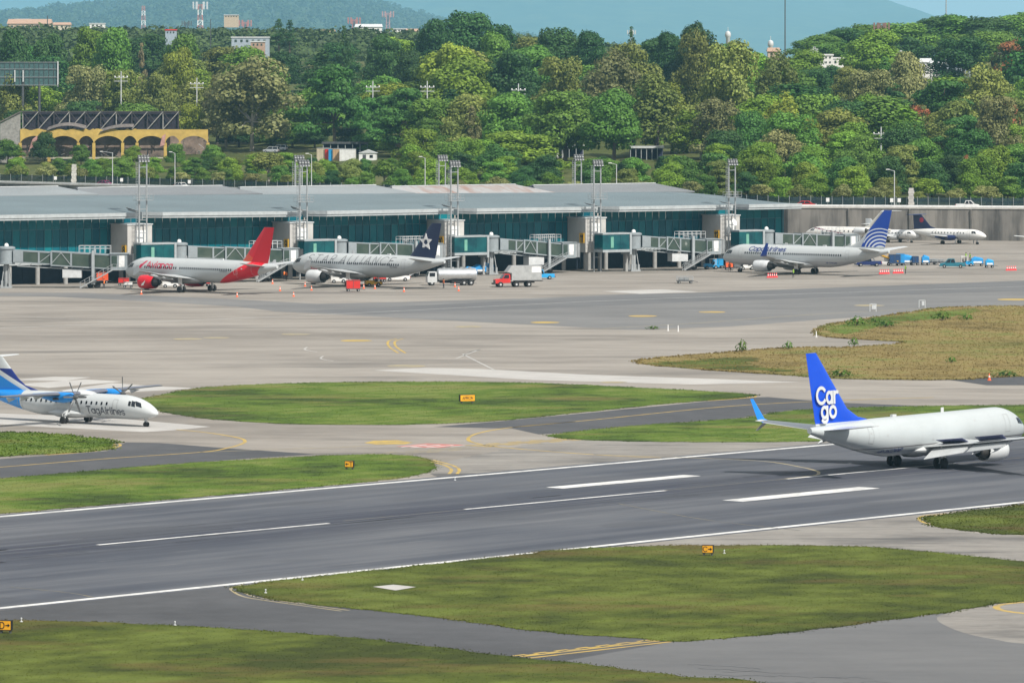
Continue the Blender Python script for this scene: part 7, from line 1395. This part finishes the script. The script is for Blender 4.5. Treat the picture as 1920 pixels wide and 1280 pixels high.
# shipping containers and a small white hut
for i, (px, dy, L, h, mt, lab) in enumerate(((606, 153, 3.2, 3.4, pmat('box_cream', (.55, .48, .35), .6), 'cream stall box at the left end of the coloured boxes'), (616, 154, 1.6, 3.2, M_RED, 'red narrow box second among the coloured boxes'), (623.5, 154, 1.8, 3.2, BL2, 'blue narrow box third among the coloured boxes'), (634, 155, 2.6, 3.2, pmat('box_tan', (.5, .33, .18), .7), 'tan box fourth among the coloured boxes'), (652, 155, 4.2, 3.2, M_WHITE, 'white wide box at the right end of the coloured boxes'))):
    p = H_(px, dy); t = thing('storage_box', lab, 'container', p, R(-8), 'coloured storage boxes'); b = MB(); b.box((0, 0, h / 2 - .2), (L, 2.4, h + .2)); bd = b.build('shell', mt, t)
    nb_ = max(3, int(L / .5))
    for k in range(nb_): b = MB(); b.box((-L / 2 + L * (k + .5) / nb_, -1.22, h / 2), (.1, .07, h - .3)); b.build('rib', mt, bd)
    b = MB(); b.box((0, 0, h + .02), (L + .1, 2.5, .12)); b.build('roof_rim', M_GREY, t)
p = H_(690, 152); t = thing('white_hut', 'small white hut with dark door beside the coloured boxes', 'hut', p, R(-6)); b = MB(); b.box((0, 0, 1.2), (4.6, 3, 2.6)); b.build('wall', M_WHITE, t); b = MB(); b.sideprism([(-2.6, 2.4), (2.6, 2.4), (0, 3.3)], -1.7, 1.7); b.build('roof', M_LGREY, t); b = MB(); b.box((-.8, -1.52, 1.0), (.9, .06, 2.0)); b.build('door', M_DGREY, t); b = MB(); b.box((1.1, -1.52, 1.5), (.9, .06, .8)); b.build('window', M_GLASSD, t)
# open sheds with flat sheet roofs
for i, (px, wpx, row, lab) in enumerate(((1054, 84, 274, 'long open shed with pale flat roof left among the trees'), (1212, 66, 276, 'open shed with pale flat roof right among the trees'), (648, 88, 268, 'low dark open shed behind the coloured boxes'))):
    p = H_(px, 190 if i < 2 else 182); L = wpx * p.y / F; h = zrow(row, p.y) - p.z; t = thing('open_shed', lab, 'shed', p); b = MB(); b.box((0, 0, h), (L, 6, .5)); b.build('roof', M_LGREY if i < 2 else M_DGREY, t); b = MB(); b.box((0, 2.6, h / 2 - .2), (L - .5, .2, h)); b.build('back_wall', pmat('shed_dark_blue', (.02, .022, .07), .8), t)
    for k in range(7): b = MB(); b.box((-L / 2 + .4 + (L - .8) * k / 6, -2.6, h / 2 - .2), (.2, .2, h)); b.build('post', M_GREY, t)
    if i == 0:
        for k in (.3, 1.9): b = MB(); b.box((-L / 2 + L * .38 + k, -1.5, 1.2), (.6, .6, 2.4), taper=.8); b.build('white_drum', M_WHITE, t)
# carved totem, stele, street lamps, power poles
def totem(px, dy, H, lab, mt):
    t = thing('stone_stele', lab, 'monument', H_(px, dy)); b = MB()
    for k in range(7): z = k * H / 7; b.box((random.uniform(-.08, .08), 0, z + H / 14), (1.1 + .25 * (k % 2), .9, H / 7 - .03), rz=random.uniform(-.1, .1))
    b.build('carved_shaft', mt, t); b = MB(); b.box((0, 0, .15), (2.0, 1.8, .5)); b.build('plinth', M_CONC, t)
totem(138.5, 10.5, 5.4, 'white carved stone stele by the road at left', pmat('pale_stone', (.55, .54, .5), .9, var=.35, scale=2)); totem(1708, 10.8, 4.4, 'grey stone stele by the fence above the wall', M_CONC)
def lamp(px, dy, row, lab, arm=1.4):
    p = H_(px, dy); H = zrow(row, p.y) - p.z; t = thing('street_lamp', lab, 'street lamp', p, 0, 'street lamps on the upper road'); b = MB(); b.cyl((0, 0, 0), (0, 0, H), .13, .08, 8); b.build('pole', M_LGREY, t); b = MB(); b.bar((0, 0, H - .1), (-arm, 0, H + .25), .09); b.build('arm', M_LGREY, t); b = MB(); b.box((-arm - .3, 0, H + .28), (.8, .3, .16)); b.build('lamp_head', M_WHITE, t)
for px, dy, row, lab, arm in ((211, 10, 286, 'street lamp left of the first light mast', 2.6), (328, 11, 287, 'street lamp right of the first light mast', .8), (584, 11, 290, 'street lamp beside the second light mast', .8), (1156, 13, 308, 'street lamp above the rightmost back roof', 1.2), (1677, 11, 320, 'street lamp above the concrete wall', 1.2), (797, 14, 296, 'street lamp amid bright trees left of the third mast', .8)): lamp(px, dy, row, lab, arm)
def power_pole(px, dy, row, lab, ins=3):
    p = H_(px, dy); H = zrow(row, p.y) - p.z; t = thing('power_pole', lab, 'power pole', p, 0, 'power poles among the trees'); b = MB(); b.cyl((0, 0, 0), (0, 0, H), .2, .14, 8); b.build('pole', M_LGREY, t)
    for q in range(2): b = MB(); b.bar((-2.0, 0, H - 1.8 - q * 1.1), (2.0, 0, H - 1.8 - q * 1.1), .16); b.build('cross_arm', M_LGREY, t)
    for q in range(4): b = MB(); b.lathe([(0, .14), (.15, .2), (.4, .1)], (-1.8 + q * 1.2, 0, H - 1.75), axis='z', n=8); b.build('insulator', M_WHITE, t)
for a in ((369, 200, 146, 'power pole standing before the large grey eucalyptus'), (227, 200, 134, 'power pole behind the burnt arcade'), (699, 215, 152, 'power pole left of the layered dark tree'), (801, 215, 152, 'power pole right of the layered dark tree'), (972, 215, 157, 'power pole in the middle of the bright slope trees'), (1652, 150, 238, 'pale pole among trees above the concrete wall')): power_pole(*a)
for (px, lab) in ((104, 'small white plate on the fence left of the stele'), (228, 'small white plate on the fence right of the plum car'), (355, 'small white plate on the fence right of the white car'), (1552, 'small white plate on the fence right of the red car'), (1672, 'left of two small white plates above the wall'), (1686, 'right of two small white plates above the wall')):
    p = H_(px, 10.9); t = thing('fence_plate', lab, 'sign', p, 0, 'white plates on the fence'); b = MB(); b.box((0, 0, 1.6), (.75, .06, .9)); b.build('plate', M_WHITE, t); b = MB(); b.cyl((0, .08, 0), (0, .08, 1.9), .04, n=6); b.build('post', M_STEEL, t)
HAZE = 4.0e-5
# ================================================================== HILLS AND FAR TOWN
M_HILL = ground_mat('wooded_hill', [(.3, (.015, .035, .012)), (.5, (.035, .065, .022)), (.7, (.075, .10, .04))], .006, .02, .06, .95)
def hill(name, sil, Y, depth, foot):
    b = MB(); rows = 14; xs = sorted(set([s[0] for s in sil] + list(range(int(sil[0][0]), int(sil[-1][0]), 40)))); vs = []
    for px in xs:
        for (a, ra), (c, rc_) in zip(sil, sil[1:]):
            if a <= px <= c: row = ra + (rc_ - ra) * (px - a) / max(1, c - a); break
        ztop = max(2, HC - (row - YH) * Y / F)
        for j in range(rows + 1):
            t_ = j / rows; yy = Y - depth * (1 - t_) if t_ <= 1 else Y; z = foot + (ztop - foot) * math.sin(t_ * math.pi / 2) ** 1.1 + (random.uniform(-1, 1) * ztop * .02 if 0 < j else 0); vs.append(Vector(((px - CX) * Y / F, yy, z)))
        vs.append(Vector(((px - CX) * Y / F, Y + depth, foot - 5)))
    n = rows + 2; b.add(vs, [(i * n + j, i * n + j + 1, (i + 1) * n + j + 1, (i + 1) * n + j) for i in range(len(xs) - 1) for j in range(n - 1)]); o = structure(b.build(name, M_HILL, None, True)); return o
hill('hill', [(-700, 50), (-200, 40), (0, 34), (60, 36), (100, 32), (170, 27), (225, 18), (300, 12), (360, 8), (420, -6), (520, -14), (640, -4), (760, 30), (900, 70), (1100, 90)], 20000, 7000, 0)
hill('mountain', [(-300, 60), (250, 40), (340, 5), (450, -40), (700, -75), (1000, -85), (1250, -60), (1420, -22), (1500, -2), (1545, 2), (1590, -10), (1640, 0), (1690, 21), (1730, 39), (1800, 60), (1900, 84), (2300, 110)], 38000, 8000, 0)
hill('mountain', [(-2500, 0), (-900, -30), (-200, -42), (200, -45), (600, -20), (900, 30), (1300, 90)], 45000, 4000, 0)
RSIL = [(-700, 57), (60, 57), (400, 62), (800, 64), (1000, 78), (1200, 95)]; hill('ridge', RSIL, 3000, 900, 22)
# woodland that covers the nearer hill
tl = []; 
for k in range(2600):
    px = random.uniform(-150, 1000); t_ = random.uniform(.15, 1.0); Yh = 20000; yy = Yh - 7000 * (1 - t_)
    sil = [(-700, 50), (-200, 40), (0, 34), (60, 36), (100, 32), (170, 27), (225, 18), (300, 12), (360, 8), (420, -6), (520, -14), (640, -4), (760, 30), (900, 70), (1100, 90)]
    for (a, ra), (c, rc_) in zip(sil, sil[1:]):
        if a <= px <= c: row = ra + (rc_ - ra) * (px - a) / (c - a); break
    z = max(2, HC - (row - YH) * Yh / F) * math.sin(t_ * math.pi / 2) ** 1.1; r = random.uniform(11, 22); tl.append(((px - CX) * Yh / F, yy, z + r * .5, r, r * random.uniform(.8, 1.3)))
t2 = []
for k in range(2600):
    px = random.uniform(-150, 1150); t_ = random.uniform(.1, 1.0) ** .8
    for (a, ra), (c, rc_) in zip(RSIL, RSIL[1:]):
        if a <= px <= c: row = ra + (rc_ - ra) * (px - a) / (c - a); break
    z = 22 + (HC - (row - YH) * 3000 / F - 22) * math.sin(t_ * math.pi / 2) ** 1.1; r = random.uniform(2.2, 4.6)
    if t_ < .8: t2.append(((px - CX) * 3000 / F, 3000 - 900 * (1 - t_), z, r, r * random.uniform(.8, 1.2)))
w2 = stuff(put('ridge_woodland', crown_mesh('ridge_woodland', t2, 1.5, 1.3, leaf_mat('leaf_ridge_wood', (.09, .14, .04)), -.1))); tag(w2, 'woodland on the low ridge below the far town', 'woodland')
wood = stuff(put('hill_woodland', crown_mesh('hill_woodland', tl, 7.0, 1.1, leaf_mat('leaf_far_wood', (.045, .085, .03)), -.1))); tag(wood, 'hazy woodland covering the blue hill behind the trees', 'woodland')
# houses and blocks of the far town
def house(px0, px1, rt, rb, Y, mt, lab, roof='flat', rmat=None, nwin=3, storeys=1):
    xa, xb = (px0 - CX) * Y / F, (px1 - CX) * Y / F; zt, zb = zrow(rt, Y), zrow(rb, Y); w = xb - xa; h = zt - zb; dp = max(6, w * .5); t = thing('house', lab, 'building', ((xa + xb) / 2, Y, zb), 0, 'buildings of the far town')
    b = MB(); b.box((0, dp / 2, (h - 6) / 2), (w, dp, h + 6)); b.build('wall', mt, t)
    if roof == 'flat': b = MB(); b.box((0, dp / 2, h + .15), (w + .5, dp + .5, .5)); b.build('roof', rmat or M_LGREY, t)
    else: b = MB(); b.loft([[(-w / 2 - .4, -.4, h), (w / 2 + .4, -.4, h), (w / 2 + .4, dp + .4, h), (-w / 2 - .4, dp + .4, h)], [(-w / 2, dp * .45, h + dp * .22), (w / 2, dp * .45, h + dp * .22), (w / 2, dp * .55, h + dp * .22), (-w / 2, dp * .55, h + dp * .22)]]); b.build('roof', rmat or M_LGREY, t)
    ww = w / (nwin * 2 + 1)
    for s_ in range(storeys):
        for k in range(nwin): b = MB(); b.box((-w / 2 + ww * (2 * k + 1.5), -.06, h * (s_ + .55) / storeys), (ww * .8, .16, h * .34 / storeys)); b.build('window', M_BGLASS, t)
CRM = pmat('cream_wall', (.62, .56, .45), .8); TAN = pmat('tan_wall', (.50, .40, .30), .8); TERR = pmat('terracotta_roof', (.40, .27, .20), .8); BGR = pmat('blue_grey_wall', (.34, .40, .46), .7); WALLW = pmat('whitewash', (.76, .75, .72), .8)
for a in ((28, 56, 37, 46, 3000, WALLW, 'white block with wide roof on the far left hill', 'flat', None, 4, 2), (14, 95, 45, 56, 2950, TAN, 'long tan building below the white block at far left', 'gable', TERR, 7, 1), (100, 132, 47, 54, 2960, CRM, 'cream house right of the long tan building', 'gable', TERR, 3, 1), (168, 196, 45, 52, 3000, WALLW, 'white house left of the antenna mast on the hill', 'flat', None, 3, 1), (420, 447, 29, 34, 3500, TAN, 'tan terrace high on the left hill', 'flat', None, 5, 1), (434, 504, 71, 84, 2260, BGR, 'blue grey hall above the parked silver cars', 'flat', M_LGREY, 6, 1), (470, 496, 79, 90, 2245, TERR, 'brick red annex in front of the blue grey hall', 'flat', None, 3, 1), (310, 330, 57, 66, 2500, BGR, 'blue grey house with dark roof between antenna masts', 'flat', M_RED, 3, 1), (572, 600, 64, 74, 2800, CRM, 'cream row house left of the conifer on the skyline', 'gable', TERR, 4, 1), (598, 628, 61, 72, 2820, WALLW, 'white row house beside the skyline conifer', 'gable', TERR, 4, 1), (666, 716, 51, 62, 2900, WALLW, 'white hall with curved pale roof near the skyline', 'gable', M_LGREY, 5, 1), (655, 682, 60, 74, 2880, CRM, 'cream block left of the white hall', 'flat', None, 3, 2), (735, 762, 55, 66, 2950, WALLW, 'white house left of the dark skyline trees', 'flat', None, 3, 2), (760, 784, 59, 70, 2940, CRM, 'cream house touching the dark skyline trees', 'gable', TERR, 3, 1), (684, 735, 63, 72, 2860, BGR, 'grey row below the white hall', 'flat', None, 5, 1),
          (1513, 1538, 116, 133, 1830, CRM, 'cream shop house under the yellow sign box', 'flat', None, 2, 1), (1536, 1562, 104, 122, 1850, WALLW, 'white house right of the yellow sign box', 'flat', M_WHITE, 3, 2), (1560, 1582, 110, 124, 1860, WALLW, 'white small house with railing right of the others', 'flat', M_WHITE, 2, 1), (1440, 1462, 97, 106, 1880, TAN, 'tan roofed house left of the thin mast', 'gable', TERR, 2, 1), (1655, 1690, 97, 106, 1950, WALLW, 'white house beside the rusty telecom tower', 'flat', None, 3, 1), (1726, 1748, 117, 128, 1880, WALLW, 'white gabled house right of the brown tree', 'gable', M_LGREY, 2, 1), (1746, 1776, 119, 138, 1870, WALLW, 'white two storey house with porch at right', 'gable', M_LGREY, 3, 2), (1774, 1820, 119, 140, 1865, BGR, 'pale grey house with glazed veranda at right', 'flat', M_WHITE, 5, 2), (1875, 1890, 101, 106, 1900, WALLW, 'tiny white roof left of the orange flowering tree', 'flat', None, 1, 1)):
    house(*a)
t = thing('sign_box', 'yellow sign box on the cream shop house', 'sign', P(1524, 116, 1829)); b = MB(); b.box((0, 0, .65), (4.2, 1.0, 1.2)); b.build('box', pmat('sign_orange', (.72, .36, .02), .5), t)
for (px, row, lab) in ((1365, 61, 'white dome tank on the skyline above the terminal end'), (1445, 78, 'white water tank with spike on the skyline')):
    p = P(px, row, 2100); t = thing('water_tank', lab, 'tank', (p.x, p.y, p.z - 12)); b = MB(); b.lathe([(0, .8), (10, .8), (10.4, 1.1), (11.4, 1.1), (12.2, .8), (12.5, .05)], axis='z', n=14); b.build('drum', M_LGREY, t, True); b = MB(); b.cyl((0, 0, 12.3), (0, 0, 14), .08, n=6); b.build('spike', M_WHITE, t)
# masts
M_RW = pmat('mast_red', (.42, .17, .15), .6)
def lattice(px, rt, rb, Y, w, lab, top='ant', paint=None, solid=False):
    zb, zt = (zrow(rb, Y) - 14 if Y < 5000 else 20.0), zrow(rt, Y); t = thing('radio_mast', lab, 'radio mast', ((px - CX) * Y / F, Y, zb), 0, 'radio masts'); H = zt - zb; n = 12
    if solid: b = MB(); b.cyl((0, 0, 0), (0, 0, H), w / 2, w / 3, 10); b.build('shaft', paint or M_STEEL, t)
    else:
        for k in range(n):
            b = MB(); za, zc_ = H * k / n, H * (k + 1) / n; wa, wb = w / 2 * (1 - .55 * k / n), w / 2 * (1 - .55 * (k + 1) / n); c = [(-1, -1), (1, -1), (1, 1), (-1, 1)]
            for i in range(4):
                a, d = c[i], c[(i + 1) % 4]; b.bar((a[0] * wa, a[1] * wa, za), (a[0] * wb, a[1] * wb, zc_), w * .12); b.bar((a[0] * wa, a[1] * wa, za), (d[0] * wb, d[1] * wb, zc_), w * .07); b.bar((a[0] * wb, a[1] * wb, zc_), (d[0] * wb, d[1] * wb, zc_), w * .07)
            b.build('lattice_section', (M_RW if k % 2 else M_WHITE) if paint is None else paint, t)
    if top == 'ant':
        for k in range(6): a = k * 1.047; b = MB(); b.box((math.cos(a) * w * .9, math.sin(a) * w * .9, H - 1.2), (.2 * w, .2 * w, w)); b.bar((0, 0, H - 1.4), (math.cos(a) * w * .9, math.sin(a) * w * .9, H - 1.4), .2); b.build('antenna_panel', M_LGREY if paint is None else paint, t)
lattice(269, 12, 55, 8000, 8, 'faint red lattice mast at far left', None); lattice(375.5, 9, 60, 6500, 9, 'red and white lattice mast on the left hill'); lattice(350, 42, 58, 5500, 5, 'short dark antenna mast between two lattice masts', 'ant', M_DGREY); lattice(460, 42, 66, 6000, 7, 'short red mast above the blue grey hall', 'ant', M_RW); lattice(395, 36, 62, 2500, .5, 'thin pole right of the red and white mast', None, M_DGREY, True); lattice(89, 30, 58, 2900, .7, 'thin pole by the long tan building', None, M_DGREY, True)
lattice(664, 37, 70, 5500, 6.5, 'squat red antenna mast left of the white hall', 'ant', M_RW); lattice(727.5, 25, 62, 5500, 6, 'pinkish antenna column right of the white hall', 'ant', pmat('mast_mauve', (.42, .28, .30), .6)); lattice(1653, 44, 108, 1900, 2.8, 'rusty telecom tower crowned with antennas at right', 'ant', pmat('mast_rust', (.22, .13, .11), .7)); lattice(1472, -40, 100, 2000, .55, 'very thin tall mast rising out of the picture', None, M_DGREY, True); lattice(1774, -5, 40, 2100, .6, 'thin mast above the right skyline', None, M_GREY, True); lattice(1527, 88, 130, 1820, 1.2, 'small lattice mast beside the yellow sign box', 'ant', M_LGREY); lattice(1184, 55, 82, 2050, 1.6, 'dark skyline mast dressed like a conifer', 'ant', M_LGREY)
# ================================================================== AIR
b = MB(); b.box((0, 24800, 429), (24400, 50600, 862)); hz = b.mesh('haze', M_WHITE); hz.materials.clear()
m = bpy.data.materials.new('hazy_air'); m.use_nodes = True; nt = m.node_tree
for n_ in list(nt.nodes):
    if n_.type == 'BSDF_PRINCIPLED': nt.nodes.remove(n_)
pv = nd(nt, 'ShaderNodeVolumePrincipled'); pv.inputs['Color'].default_value = (.36, .73, 1.0, 1); pv.inputs['Density'].default_value = HAZE; pv.inputs['Anisotropy'].default_value = 0.0
nt.links.new(pv.outputs[0], nt.nodes['Material Output'].inputs['Volume']); hz.materials.append(m); hzo = stuff(put('haze', hz)); tag(hzo, 'pale blue haze lying over the far hills', 'haze')

# ================================================================== labels of look-alikes: say which one from the left
ORD = ['leftmost', 'second from left', 'third from left', 'fourth from left', 'fifth from left', 'sixth from left', 'seventh from left', 'eighth from left', 'ninth from left', 'tenth from left']
same = {}
for o in bpy.data.objects:
    if o.parent is None and 'label' in o.keys() and o.get('kind') is None: same.setdefault(o['label'], []).append(o)
for lab, os_ in same.items():
    if len(os_) > 1:
        os_.sort(key=lambda o: o.location.x / max(1, o.location.y))
        for k, o in enumerate(os_):
            if k < len(ORD): o['label'] = lab + ', ' + (ORD[k] if k < len(os_) - 1 else 'rightmost')
